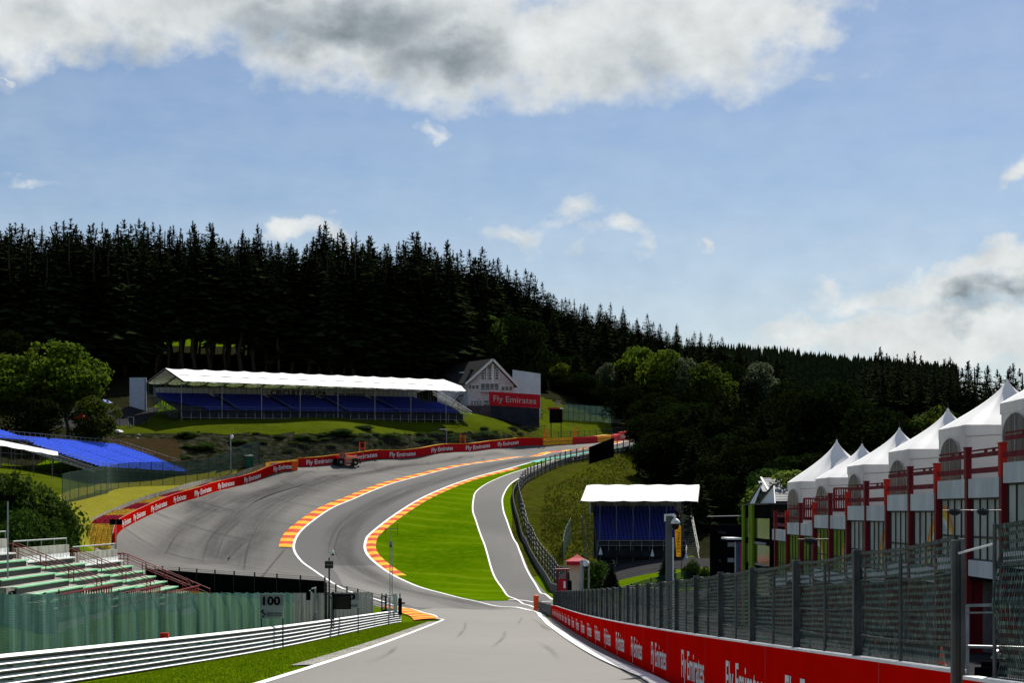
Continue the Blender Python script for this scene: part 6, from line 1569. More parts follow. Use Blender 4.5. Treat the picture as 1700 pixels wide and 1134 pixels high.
def inner_rail(px0, px1, rt, rb, Y, lab):
    T = thing('balustrade', lab, 'railing', group='barred balustrades between the tents'); p0 = P(px0, rb, Y); p1 = P(px1, rb, Y+.2); hgt = (rb-rt)/FPX*Y
    mb = MB(); mb.beam(p0+Vector((0,0,hgt)), p1+Vector((0,0,hgt)), .08); mb.beam(p0, p1, .08); mb.beam(p0, p0+Vector((0,0,hgt)), .10, up=Vector((0,1,0))); mb.obj('frame', M_col, T)
    mb = MB(); n = 7
    for i in range(1, n+1): q = p0.lerp(p1, i/(n+.3)); mb.beam(q, q+Vector((0,0,hgt)), .05, up=Vector((0,1,0)))
    mb.obj('bars', M_col, T)
inner_rail(1335,1361,828,862,90.5,'red barred balustrade just in front of the leftmost pagoda tent')
inner_rail(1385,1413,811,846,81.5,'red barred balustrade in front of the second pagoda tent from the left')

def pagoda(px, rp, Y, s, eave_drop, wall, lab, re_=None):
    X = (px-CX)/FPX*Y; zp = (HR-rp)/FPX*Y; T = thing('pagoda_tent', lab, 'tent', (X, Y, zp-eave_drop-wall), 0, 'white pagoda tents on the terrace')
    ze = wall; zt = wall+eave_drop
    mb = MB(); n = 14; m = 6; vs = []
    for i in range(n+1):
        t = i/n; r = s*((1-t)**1.55)+.03; z = ze+(zt-ze)*(t**.92)
        for c in range(4):
            a0 = ((-1,-1),(1,-1),(1,1),(-1,1))[c]; a1 = ((1,-1),(1,1),(-1,1),(-1,-1))[c]
            for j in range(m): f = j/m; sg = -0.05*math.sin(math.pi*f)*(1-t)*math.sin(math.pi*min(1, t*1.2)); x = a0[0]+(a1[0]-a0[0])*f; y = a0[1]+(a1[1]-a0[1])*f; vs.append((x*(r+sg), y*(r+sg), z))
    k = 4*m; fs = [(i*k+j, i*k+(j+1) % k, (i+1)*k+(j+1) % k, (i+1)*k+j) for i in range(n) for j in range(k)]
    mb.add(vs, fs); mb.obj('roof', M_tent, T, smooth=True)
    mb = MB(); mb.tube((0,0,zt-.1), (0,0,zt+.28), .022, .012, 6); mb.obj('finial', M_dk, T)
    R_ = random.Random(px)
    # valance and walls with gentle folds
    for nm, z0, z1, off, mt in (('valance', wall-.36, wall+.01, .02, M_tentw), ('wall', 0, wall-.34, .0, M_tentw)):
        mb = MB(); per = []; nn = 20
        for c in range(4):
            a0 = ((-1,-1),(1,-1),(1,1),(-1,1))[c]; a1 = ((1,-1),(1,1),(-1,1),(-1,-1))[c]; nx = (a0[0]+a1[0])/2; ny = (a0[1]+a1[1])/2
            for j in range(nn): f = j/nn; w = (.03*math.sin(f*23+c*2+px) if nm == 'wall' else .012*math.sin(f*15)); per.append(((a0[0]+(a1[0]-a0[0])*f)*(s+off)+nx*w, (a0[1]+(a1[1]-a0[1])*f)*(s+off)+ny*w))
        N_ = len(per); vs = [(x, y, z0+(.05*math.sin(i*.9) if nm == 'valance' else 0)*0) for i, (x, y) in enumerate(per)]+[(x, y, z1) for x, y in per]
        mb.add(vs, [(i, (i+1) % N_, N_+(i+1) % N_, N_+i) for i in range(N_)]); mb.obj(nm, mt, T, smooth=False)
    # arched clear window in the side facing the track
    mb = MB(); xw = -s-.05; pts = [(-s*.74, .1), (s*.74, .1)]+[(s*.74*math.cos(a), wall-1.15+.75*math.sin(a)) for a in [math.pi*i/10 for i in range(11)]]
    mb.slab([(xw, y, z) for y, z in pts], Vector((-1,0,0)), .03); mb.obj('window', M_pvcw, T)
    mb = MB()
    for i in range(10): a0 = math.pi*i/10; a1 = math.pi*(i+1)/10; mb.beam((xw-.04, s*.75*math.cos(a0), wall-1.15+.76*math.sin(a0)), (xw-.04, s*.75*math.cos(a1), wall-1.15+.76*math.sin(a1)), .025)
    mb.beam((xw-.04,0,.1), (xw-.04,0,wall-.45), .03); mb.obj('window_trim', M_tentw, T)
    for cx_, cy_ in ((-1,-1),(1,-1),(-1,1),(1,1)): mb = MB(); mb.tube((cx_*(s-.1), cy_*(s-.1), 0), (cx_*(s-.1), cy_*(s-.1), wall), .04); mb.obj('corner_pole', M_steel, T)
    mb = MB(); pv = None
    for i in range(9): q = Vector((-s+2*s*i/8, -s-.05, wall-.40-.10*math.sin(math.pi*i/8)+.16*i/8)); 
    pts = [Vector((-s+2*s*i/8, -s-.05, wall-.42+.16*math.sin(math.pi*.5*i/8))) for i in range(9)]
    for a, b in zip(pts[:-1], pts[1:]): mb.beam(a, b, .015)
    mb.obj('cord', M_dk, T)
pagoda(1389, 730, 100.0, 2.35, 2.35, 2.6, 'leftmost white pagoda tent, the widest one, beside the slate roof')
pagoda(1431, 737, 91.5, 2.0, 1.75, 2.35, 'lowest white pagoda tent peak, second from the left')
pagoda(1493, 710, 82.9, 2.0, 1.75, 2.35, 'middle white pagoda tent, third peak from the left')
pagoda(1573.5, 678, 74.3, 2.0, 1.75, 2.35, 'second nearest white pagoda tent, fourth peak from the left')
pagoda(1672, 630, 65.7, 2.0, 1.75, 2.35, 'tallest nearest white pagoda tent with its peak in view at right')
pagoda(1795, 572, 57.0, 2.0, 1.75, 2.35, 'pagoda tent cut off by the right picture edge, only its dark side window showing')
for px, row, Y, lab in [(1585,852,40,'black hanging floodlight above the fence, left of two alike'),(1632,852,38,'black hanging floodlight above the fence, right of two alike'),(1345,900,60,'small black floodlight on a post in front of the lime windows')]:
    q = P(px, row, Y); T = thing('floodlight', lab, 'light', tuple(q)); s = Y/FPX
    mb = MB(); mb.lathe((0,0,0), [(9*s,6*s),(11*s,3*s),(8*s,-2*s),(4*s,-4*s)], 10); mb.obj('housing', M_dk, T)
    mb = MB(); mb.tube((-20*s,0,4*s), (30*s,0,4.5*s), .8*s); mb.tube((0,0,4*s),(0,0,h(q.x,q.y)-q.z) if px < 1400 else (0,0,8*s), 1.6*s); mb.obj('bracket', M_dk, T)
# slate roofed chalet and black glass building at the far end
def glass_building():
    T = thing('glass_building', 'dark glass paddock building with lime green fins and white triangular sails on its roof', 'building')
    X0 = 15.0; ya, yb = 104.6, 117.0; zt = .42; g = -7.5; zs = lambda r, Y: (HR-r)/FPX*Y
    mb = MB(); mb.box((X0+4,(ya+yb)/2,(zt+g)/2), (8,yb-ya,zt-g)); mb.obj('wall', M_inner, T)
    for k, z in enumerate((-1.0,-2.6,-4.4)):
        mb = MB(); mb.box((X0-.04,(ya+yb)/2,z), (.06,yb-ya-.4,1.2)); mb.obj('window_band', M_glass, T)
    mb = MB(); mb.box((X0-.06,109,-1.9), (.06,5.4,.14)); mb.box((X0-.06,109,-3.2), (.06,5.4,.10)); mb.obj('ledge', M_grey, T)
    for y0, w, nb in ((115.8,.8,2),(112.0,1.9,3)):
        mb = MB()
        for i in range(nb): mb.box((X0-.16,y0+w*(i-.5*(nb-1))/nb,(zt+g)/2), (.14,w/nb*.82,zt-g))
        mb.obj('fin', M_lime, T)
    mb = MB(); mb.box((X0+3.9,(ya+yb)/2,zt+.04), (8.2,yb-ya+.6,.08)); mb.obj('roof_edge', M_dk, T)
    # sails
    for a, b_, c in ((( 1243,838),(1264,803),(1250.5,838)),((1259,838),(1284,806),(1286,838))):
        pa = P(a[0],a[1],115.5 if a[0] < 1250 else 110.5); pb = P(b_[0],b_[1],113.0 if a[0] < 1250 else 107.0); pc = P(c[0],c[1],112.5 if a[0] < 1250 else 105.0)
        mb = MB(); mb.slab([pa,pc,pb], Vector((1,0,0)), .06); mb.obj('sail', M_canvas, T)
        mb = MB(); mb.beam(pa, pb+Vector((0,0,.0)), .14); mb.obj('sail_mast', M_dk, T)
    C_ = thing('chalet', 'small slate roofed building with grey louvred wall between the glass building and first tent', 'building')
    Y = 124.0; s = Y/FPX; X = lambda px: (px-CX)*s; Z = lambda r: (HR-r)*s
    mb = MB(); a, b_, c, d = Vector((X(1287),Y,Z(834))), Vector((X(1345),Y,Z(834))), Vector((X(1345),Y+5,Z(795)*1.03)), Vector((X(1282),Y+5,Z(795)*1.03))
    mb.slab([a,b_,c,d], Vector((0,-1,1)), .12); 
    rf = mb.obj('roof', mat('slate_grey', (0.16,0.165,0.18), .7, .15, 1.5), C_)
    mb = MB()
    for i in range(9): f = (i+.5)/9; mb.beam(a.lerp(d, f)+Vector((0,-.10,.12)), b_.lerp(c, f)+Vector((0,-.10,.12)), .03)
    mb.obj('tile_course', M_dkwall, rf)
    mb = MB(); mb.beam(a+Vector((-.1,-.1,.1)), d+Vector((-.1,-.1,.1)), .12); mb.obj('verge_board', M_trim, rf)
    mb = MB(); mb.box((X(1316),Y+2,(Z(835)-8)/2), (X(1345)-X(1288),3.4,Z(835)+8)); mb.obj('wall', mat('louvre_grey', (0.10,0.115,0.12), .8, .2), C_)
    mb = MB()
    for i in range(8): mb.box((X(1302),Y+.26,Z(838+i*4.3)), (X(1314)-X(1289),.08,.08))
    mb.obj('louvres', M_grey, C_)
    D = thing('slate_roof_hut', 'small grey tiled roof peeping above the white sails of the glass building', 'building')
    Y = 126.0; s = Y/FPX; mb = MB(); mb.slab([Vector((X(1266)*1.0,Y,Z(818))), Vector((X(1283),Y,Z(818))), Vector((X(1281),Y+2,Z(800))), Vector((X(1265),Y+2,Z(800)))], Vector((0,-1,1)), .1); mb.obj('roof', _m['slate_grey'], D)
    mb = MB(); mb.box((X(1274),Y+1.5,(Z(819)-8)/2), (X(1282)-X(1267),1.8,Z(819)+8)); mb.obj('wall', M_dkwall, D)
glass_building()
def dark_building():
    T = thing('service_building', 'near black flat roofed service building in the hollow between small grandstand and glass building', 'building')
    mb = MB(); Y = 170.0; s = Y/FPX; X = lambda px: (px-CX)*s; Z = lambda r: (HR-r)*s
    mb.box(((X(1190)+X(1262))/2, Y+3, (Z(872)-9)/2), (X(1262)-X(1190), 6, Z(872)+9)); mb.obj('wall', M_black, T)
    mb = MB(); mb.slab([Vector((X(1178),Y-.4,Z(858.5))), Vector((X(1290),Y-.4,Z(856.5))), Vector((X(1290),Y-.4,Z(855))), Vector((X(1178),Y-.4,Z(857.5)))], Vector((0,1,0)), 3); mb.obj('roof_edge', M_grey, T)
    for r0, r1, a, b in ((880,886,1192,1206),(928,934,1192,1205)): mb = MB(); mb.slab([Vector((X(a),Y-.03,Z(r1))), Vector((X(b),Y-.03,Z(r1+2))), Vector((X(b),Y-.03,Z(r0+4))), Vector((X(a),Y-.03,Z(r0)))], Vector((0,1,0)), .02); mb.obj('wall_strip', mat('faint_grey', (0.02,0.02,0.021), .8, .2), T)
    K = thing('kiosk', 'black kiosk with a white roof edge, grey bands and pink and teal upright panels', 'kiosk')
    Y = 125.0; s = Y/FPX; mb = MB(); mb.box(((X(1209)+X(1234))/2, Y+2, (Z(897)-8)/2), (X(1234)-X(1209), 4, Z(897)+8)); mb.obj('wall', M_black, K)
    mb = MB(); mb.box(((X(1210)+X(1233))/2, Y+1.8, Z(895)), (X(1236)-X(1210), 4.6, .12)); mb.obj('roof_edge', M_white, K)
    for r0, r1 in ((901,908),(927,934)): mb = MB(); mb.box(((X(1208)+X(1219))/2, Y-.04, (Z(r0)+Z(r1))/2), (X(1219)-X(1208), .06, Z(r0)-Z(r1))); mb.obj('grey_band', M_grey, K)
    for p0, p1, m in ((1219.5,1221,M_trim),(1221,1226,mat('panel_teal',(.08,.15,.17),.5,.1)),(1227,1231.5,mat('panel_pink',(.55,.04,.22),.5,.1)),(1232,1234,M_trim)):
        mb = MB(); mb.box(((X(p0)+X(p1))/2, Y-.10, (Z(900)-8)/2), (X(p1)-X(p0), .10, Z(900)+8)); mb.obj('upright_panel', m, K)
dark_building()
# ================================================================ smaller things
UP = Vector((0,0,1))
def pole_thing(name, lab, cat, px, Y, rt, r, m, zb=None, tilt=None):
    x = (px-CX)/FPX*Y; g = h(x, Y) if zb is None else zb; zt = (HR-rt)/FPX*Y; T = thing(name, lab, cat, (x, Y, g)); mb = MB(); mb.tube((0,0,-.3), (0,0,zt-g), r, n=10); mb.obj('pole', m, T); return T, zt-g, Y/FPX
# dome camera on a square pole behind the right fence
Y = 40.0; s = Y/FPX; x = (1110.5-CX)*s; g = h(x, Y); zt = (HR-857)*s
T = thing('dome_camera', 'white dome camera on a thick grey square pole standing behind the right hand fence', 'camera', (x, Y, g))
mb = MB(); mb.box((0,0,(zt-g)/2), (.135,.135,zt-g)); mb.obj('pole', mat('grey_pole', (.11,.11,.11), .5, .15, 2, metal=.2), T)
mb = MB(); mb.beam((-.10,0,zt-g+.0), (.13,-.02,zt-g+.02), .07, .07); mb.beam((.13,-.02,zt-g+.02), (.135,-.02,zt-g-.06), .05, up=Vector((0,1,0))); mb.box((-.085,0,zt-g-.04), (.03,.12,.16)); mb.obj('bracket', M_white, T)
mb = MB(); R_ = .113; c = (.135,-.02,zt-g-.17); mb.lathe(c, [(R_*math.cos(a), R_*1.05*math.sin(a)) for a in [math.pi*.5*i/7 for i in range(8)]][::-1][::-1], 20); mb.obj('housing', M_white, T, smooth=True)
mb = MB(); mb.lathe(c, [(.02,-.135),(.06,-.12),(.088,-.07),(.10,-.005)], 20); mb.obj('dome_glass', mat('dome_black', (.004,.004,.004), .15, .1), T, smooth=True)
mb = MB(); mb.box((c[0],c[1]-.105,c[2]+.035), (.05,.03,.012)); mb.obj('vent_mark', M_dk, T)
T, H_, s = pole_thing('flag_pole', 'thin white pole just right of the dome camera pole', 'pole', 1117.5, 44, 893, .016, M_white)
# yellow feather banner
Y = 150.0; s = Y/FPX; T = thing('feather_banner', 'yellow feather banner with dark vertical letters hanging behind the dome camera', 'flag', ((1121-CX)*s, Y, h((1121-CX)*s, Y)))
o0 = Vector(T.location); L_ = lambda px, r: P(px, r, Y)-o0
mb = MB(); n = 12; vs = []
for i in range(n+1):
    t = i/n; r = 872+(925-872)*t; xl = np.interp(t, [0,.15,.5,1], [1128,1120.5,1121,1123]); xr_ = np.interp(t, [0,.1,.5,1], [1129,1131,1131,1130]); w = .06*math.sin(t*7); vs += [L_(xl, r)+Vector((0,w,0)), L_(xr_, r)+Vector((0,-w,0))]
mb.add(vs, [(2*i,2*i+2,2*i+3,2*i+1) for i in range(n)]); mb.add([v+Vector((0,.02,0)) for v in vs], [(2*i,2*i+1,2*i+3,2*i+2) for i in range(n)])
mb.obj('cloth', mat('flag_yellow', (.80,.52,.02), .6, .08, 2, trans=.35), T)
mb = MB(); a = L_(1126.8, 884); 
text_on(mb, 'PIRELLI', lambda u, v: L_(1124.0+v*4.0, 884+u*33)+Vector((0,-.12,0)), 0, 1, 0, 1, bold=.0); mb.obj('lettering', M_dk, T)
mb = MB(); mb.tube(L_(1131,873), L_(1131.3,962), .03); mb.obj('pole', M_dk, T)
# second camera by the bushes
T, H_, s = pole_thing('dome_camera', 'small white hooded camera on a short grey post by the paddock bushes', 'camera', 966, 95, 932, .10, M_steel)
mb = MB(); mb.lathe((.22,-.05,H_-.12), [(.12,-.16),(.17,-.05),(.17,.03),(.10,.14)], 12); mb.obj('housing', M_white, T); mb = MB(); mb.beam((-.1,0,H_+.03), (.25,-.03,H_+.05), .08); mb.obj('bracket', M_white, T)
mb = MB(); mb.lathe((.22,-.05,H_-.30), [(.05,-.12),(.13,-.03),(.14,.02)], 12); mb.obj('dome_glass', _m['dome_black'], T)
# red canopy with white side cloth
Y = 168.0; s = Y/FPX; x = (958.5-CX)*s; g = h(x, Y); T = thing('canopy_tent', 'small red peaked canopy with a white cloth side in front of the grass bank', 'tent', (x, Y, g))
w = 19*s; ze = (HR-932)*s-g; zp = (HR-920.5)*s-g; zv = (HR-938)*s-g
mb = MB(); cs_ = [(-w,-w),(w,-w),(w,w),(-w,w)]
mb.add([(a,b,ze) for a,b in cs_]+[(a*.45,b*.45,ze+(zp-ze)*.48) for a,b in cs_]+[(0,0,zp)], [(0,1,5,4),(1,2,6,5),(2,3,7,6),(3,0,4,7),(4,5,8),(5,6,8),(6,7,8),(7,4,8)]); mb.obj('roof', mat('canopy_red', (.62,.03,.05), .6, .06, 1, trans=.25), T)
mb = MB()
for i in range(4): a, b = cs_[i], cs_[(i+1) % 4]; mb.quad((*a,zv), (*b,zv), (*b,ze), (*a,ze))
mb.obj('valance', mat('valance_red', (.45,.01,.02), .6, .06), T)
mb = MB(); mb.add([(-w*.75,w*.8,zv), (w*.25,w*.8,zv), (w*.15,w*.75,.2), (-w*.1,w*.85,.1), (-w*.45,w*.8,1.2)], [(0,1,2,3,4)]); mb.add([(-w*.75,w*.83,zv), (w*.25,w*.83,zv), (w*.15,w*.78,.2), (-w*.1,w*.88,.1), (-w*.45,w*.83,1.2)], [(4,3,2,1,0)]); mb.obj('side_cloth', mat('side_white', (.55,.54,.45), .7, .06, trans=.2), T)
for a, b in cs_: mb = MB(); mb.tube((a,b,0), (a,b,ze), .04); mb.obj('leg', M_steel, T)
# red booth
Y = 162.0; s = Y/FPX; x = (933.5-CX)*s; g = h(x, Y); T = thing('marshal_booth', 'open red marshal booth with a flat red roof at the pit exit fence', 'booth', (x, Y, g)); zt = (HR-946)*s-g
mb = MB(); mb.box((0,0,zt), (24*s,1.3,.14)); mb.obj('roof', M_col, T)
for dx in (-8,7):
    for dy in (-.45,.45): mb = MB(); mb.box((dx*s,dy,zt/2), (.12,.12,zt)); mb.obj('post', M_col, T)
zc = (HR-971)*s-g; mb = MB(); mb.box((0,-.45,(zc+.35)/2), (13*s,.08,zc+.7)); mb.obj('front_panel', mat('booth_red', (.48,.01,.02), .6, .08), T)
mb = MB(); mb.box((3.5*s,-.50,zc), (3.5*s,.03,.62)); mb.obj('notice', M_white, T); mb = MB(); mb.box((1*s,0,zc+.75), (11*s,.05,.4)); mb.obj('shelf', M_grey, T)
mb = MB(); mb.box((12*s,-.2,zc*.5+.1), (7*s,.5,zc+.5)); mb.obj('equipment_case', M_black, T)
# motorcycle in front of the small stand
def motorcycle(loc, rz, lab, sc=1.0):
    T = thing('motorcycle', lab, 'motorcycle', loc, rz); T.scale = (sc,)*3
    for xw in (-.68,.70):
        mb = MB(); mb.lathe((xw,0,.31), [(.20,-.05),(.29,-.06),(.31,0),(.29,.06),(.20,.05)], 16, axis='Y'); w = mb.obj('wheel', M_trub, T); mb = MB(); mb.lathe((xw,0,.31), [(.05,-.06),(.18,-.03),(.18,.03),(.05,.06)], 12, axis='Y'); mb.obj('rim', M_steel, w)
    mb = MB(); mb.slab([(-.45,-.12,.35),(.3,-.12,.35),(.42,-.12,.62),(.15,-.12,.78),(-.2,-.12,.66),(-.75,-.12,.72),(-.6,-.12,.55)], Vector((0,1,0)), .24); mb.obj('body', M_dk, T)
    mb = MB(); mb.slab([(.0,-.14,.62),(.40,-.14,.64),(.34,-.14,.88),(.05,-.14,.86)], Vector((0,1,0)), .28); mb.obj('tank', M_black, T)
    mb = MB(); mb.slab([(-.8,-.12,.74),(.02,-.12,.70),(.0,-.12,.80),(-.75,-.12,.86)], Vector((0,1,0)), .24); mb.obj('seat', M_black, T)
    mb = MB(); mb.tube((.70,0,.31), (.42,0,.98), .035); mb.tube((.40,-.34,1.02), (.40,.34,1.02), .02); mb.obj('handlebar', M_steel, T); mb = MB(); mb.lathe((.56,0,.84), [(.03,-.06),(.09,0),(.09,.06)], 10, axis='X'); mb.obj('headlight', M_grey, T)
Y = 219.0; x = (1012-CX)/FPX*Y; motorcycle((x, Y, h(x, Y)), .2, 'small dark motorcycle parked in front of the small covered grandstand')
for px, rt, Y, lab in [(1083,912,219,'small folded white parasol before the middle of the small grandstand'),(1139,917,219,'small folded white parasol by the right stairs of the small grandstand'),(997,909,219,'small folded white parasol left of the motorcycle')]:
    x = (px-CX)/FPX*Y; g = h(x, Y); T = thing('folded_parasol', lab, 'parasol', (x, Y, g), group='folded white parasols'); zt = (HR-rt)/FPX*Y-g
    mb = MB(); mb.lathe((0,0,0), [(.16,zt-.95),(.24,zt-.85),(.10,zt-.3),(.02,zt)], 8); mb.obj('cloth', M_pvc, T); mb = MB(); mb.tube((0,0,0), (0,0,zt-.8), .03); mb.box((0,0,.04), (.4,.4,.08)); mb.obj('stand', M_dk, T)
# crowd barriers and kerb in the paddock
T = thing('low_wall', 'low pale concrete kerb wall in front of the paddock grass strip', 'wall'); mb = MB()
x0 = (1035-CX)/FPX*172; x1 = (1108-CX)/FPX*170; mb.box(((x0+x1)/2,171,h((x0+x1)/2,171)+1.35), (x1-x0,.5,.7)); mb.box(((x0+x1)/2,171.3,h((x0+x1)/2,171)+.5), (x1-x0,.4,1.4)); mb.obj('wall', M_conc, T)

# ---- left side boards and masts
def near_scr(px):
    t = float(scr.S[np.argmin(np.abs(scr.PX-px))]); return t
def board(px0, px1, r0, r1, lab, number, full=True):
    t = near_scr(px0-7); Y = scr.at(t)[0].y-.2; s = Y/FPX; T = thing('distance_board', lab, 'sign', ((px0-CX)*s, Y, (HR-r1)*s)); w = (px1-px0)*s; hh_ = (r1-r0)*s
    mb = MB(); mb.box((w/2,0,hh_*.26), (w,.05,hh_*.52-.01)); mb.obj('lower_panel', mat('board_light', (.34,.36,.36), .6, .06), T)
    mb = MB(); mb.box((w/2,-.004,hh_*.76), (w,.05,hh_*.48)); mb.obj('upper_panel', mat('board_grey', (.24,.24,.24), .6, .06), T)
    fn = lambda u, v: Vector((u*w, -.04, v*hh_))
    if number: mb = MB(); text_on(mb, number, fn, .12 if len(number) > 2 else .2, .86, .565, .33, bold=.035); mb.obj('number', M_black, T)
    mb = MB(); q = .045
    for (u, v) in ((.12,.33),(.07,.285),(.13,.235),(.20,.175),(.13,.09)): mb.add([fn(u-q*.9,v-.03), fn(u+q*.9,v-.03), fn(u+q*.9,v+.03), fn(u-q*.9,v+.03)], [(0,1,2,3)])
    mb.obj('chequer_emblem', M_black, T)
    mb = MB(); text_on(mb, 'CIRCUIT DE SPA', fn, .28, .94, .17, .075, bold=.02); text_on(mb, 'FRANCORCHAMPS', fn, .29, .94, .095, .055); mb.obj('lettering', M_black, T)
    for f in (.04,.96): mb = MB(); mb.box((w*f,.06,-.5), (.05,.06,1.9)); mb.obj('post', M_dk, T)
board(432, 471, 987, 1027.5, 'grey distance board reading 100 fixed on the green cloth fence', '100')
board(556, 596, 984.5, 1010.5, 'grey distance board half hidden behind the black screen, only a 0 showing', '50')
def scr_thing(name, lab, cat, px, row, dy=-.5):
    t = near_scr(px-14); Y = scr.at(t)[0].y+dy*.3; q = P(px, row, Y); return thing(name, lab, cat, tuple(q)), Y/FPX
T, s = scr_thing('display_screen', 'black rectangular display screen mounted in front of the cloth fence', 'screen', 568, 1000, -22)
mb = MB(); mb.box((0,0,0), (29*s,.18,24*s)); mb.obj('housing', M_black, T); mb = MB(); mb.box((0,-.10,0), (26*s,.02,21*s)); mb.obj('panel', mat('screen_face', (.012,.010,.008), .4, .2), T)
for dx in (-15.5,): mb = MB(); mb.box((dx*s,.1,-14*s), (4*s,.2,62*s)); mb.obj('post', M_dk, T)
mb = MB(); mb.box((-5*s,.05,13*s), (52*s,.1,2*s)); mb.obj('top_bar', M_dk, T)
T, s = scr_thing('camera_mast', 'dark mast with a curved white arm and hanging dome camera over the left fence', 'mast', 546.5, 1000, -.2)
mb = MB(); mb.tube((0,0,-50*s), (0,0,74*s), 1.7*s, 1.2*s); mb.obj('pole', M_dk, T)
mb = MB(); mb.box((0,-2*s,62*s), (14*s,3*s,12*s)); mb.obj('control_box', mat('box_brown', (.035,.03,.022), .6, .2), T); mb = MB(); mb.box((0,-3.8*s,62*s), (13*s,.5*s,1*s)); mb.box((0,-3.8*s,68*s), (14*s,.6*s,1*s)); mb.obj('box_trim', M_grey, T)
mb = MB(); pr = None
for i in range(13):
    a = math.pi*i/12; q = Vector((3*s-3*s*math.cos(a), 0, (86+ (4*math.sin(a)))*s)) if i else Vector((0,0,74*s))
    if i == 0: q = Vector((-.3*s,0,74*s))
    if pr is not None: mb.tube(pr, q, .45*s, n=6)
    pr = q
mb.obj('arm', M_white, T); mb = MB(); mb.lathe((6*s,0,80*s), [(2.6*s,0),(2.5*s,2.5*s),(1.4*s,4.6*s),(.6*s,6*s)], 14); mb.obj('housing', M_white, T, smooth=True); mb = MB(); mb.lathe((6*s,0,80*s), [(.6*s,-3.2*s),(2*s,-2.2*s),(2.5*s,-.1*s)], 14); mb.obj('dome_glass', _m['dome_black'], T, smooth=True)
T, s = scr_thing('signal_light', 'black signal light cluster standing above the cloth fence beside the 100 board', 'light', 512, 980, -.3)
mb = MB(); mb.box((0,0,8*s), (8*s,4*s,14*s)); mb.box((0,0,-10*s), (7*s,4*s,14*s)); mb.box((-1*s,0,0), (4*s,3*s,30*s)); mb.obj('housing', M_black, T)
mb = MB(); mb.lathe((3*s,-2.2*s,-1*s), [(.3*s,-.4*s),(1.5*s,0)], 10, axis='Y'); mb.lathe((5.5*s,-2.2*s,-4*s), [(.3*s,-.4*s),(1.3*s,0)], 10, axis='Y'); mb.obj('lens', M_white, T)
T, s = scr_thing('lamp_post', 'grey post with a small white lamp head and box in front of the cloth fence', 'lamp', 523.5, 1000, -.7)
mb = MB(); mb.tube((0,0,-42*s), (0,0,22*s), 1.5*s); mb.obj('pole', M_steel, T); mb = MB(); mb.beam((1*s,0,24*s), (-6*s,0,22*s), 2.6*s); mb.obj('lamp_head', M_white, T); mb = MB(); mb.box((0,-2*s,-22*s), (6*s,3*s,11*s)); mb.obj('meter_box', M_grey, T)
T, s = scr_thing('gate_posts', 'dark tall posts at the fence gate with a bent green post beside them', 'post', 541, 1000, .0)
mb = MB(); mb.box((0,0,-8*s), (4*s,3*s,80*s)); mb.obj('post', M_dk, T); mb = MB(); mb.beam((4*s,0,14*s), (10*s,0,4*s), 2*s); mb.beam((10*s,0,4*s), (10*s,0,-42*s), 2*s, up=Vector((0,1,0))); mb.obj('bent_post', M_green, T)
# antenna mast
Y = 128.0; s = Y/FPX; T = thing('antenna_mast', 'slender twin mast with a wide crossbar antenna in front of the infield grass', 'antenna', ((649-CX)*s, Y, (HR-1000)*s)); z = lambda r: (1000-r)*s
mb = MB(); mb.tube((-1.6*s,0,z(1020)), (-1.6*s,0,z(905)), .7*s); mb.tube((2.0*s,0,z(1020)), (2.0*s,0,z(905)), .7*s); mb.tube((0,0,z(908)), (0,0,z(880)), .5*s)
for r in range(915, 985, 12): mb.tube((-1.6*s,0,z(r)), (2*s,0,z(r-3)), .3*s)
mb.obj('mast', M_steel, T)
mb = MB(); mb.tube((-10*s,0,z(878.5)), (11*s,0,z(878.5)), .5*s); mb.tube((-9.5*s,0,z(888)), (-9.5*s,0,z(877)), .35*s); mb.tube((11*s,0,z(889)), (11*s,0,z(869)), .35*s); mb.obj('crossbar', M_dk, T)
mb = MB(); mb.box((0,-1*s,z(904)), (6*s,3*s,9*s)); mb.obj('radio_box', M_grey, T); mb = MB(); mb.box((0,-2.7*s,z(907)), (2*s,.5*s,4*s)); mb.obj('radio_lens', M_black, T)
# marshal equipment cluster at the fence end
Y = 138.0; s = Y/FPX; T = thing('marshal_stand', 'cluster of dark equipment racks and white panels at the end of the left fence', 'stand', ((650-CX)*s, Y, (HR-1024)*s)); z = lambda r: (1024-r)*s; g0 = h((650-CX)*s, Y)
mb = MB()
for dx in (-16,-9,4,14): mb.box((dx*s,0,z(1006)), (2*s,2*s,40*s))
for r in (992,1001,1010,1019): mb.box((-12*s,0,z(r)), (12*s,6*s,1.5*s))
mb.obj('rack', M_dk, T)
for dx, w_, r0, r1 in ((-3,4,992,1022),(7,6,986,1018)): mb = MB(); mb.box((dx*s,-3*s,z((r0+r1)/2)), (w_*s,1*s,(r1-r0)*s)); mb.obj('white_panel', mat('panel_pale', (.45,.52,.50), .6, .1), T)
mb = MB(); mb.box((14*s,1*s,z(1008)), (6*s,6*s,28*s)); mb.box((18*s,0,z(1002)), (9*s,2*s,2.5*s)); mb.box((-12*s,1*s,z(1018)), (7*s,5*s,10*s)); mb.obj('equipment', M_black, T)
mb = MB(); mb.box((-5*s,2*s,z(989)), (20*s,8*s,1.5*s)); mb.obj('canopy', M_grey, T)
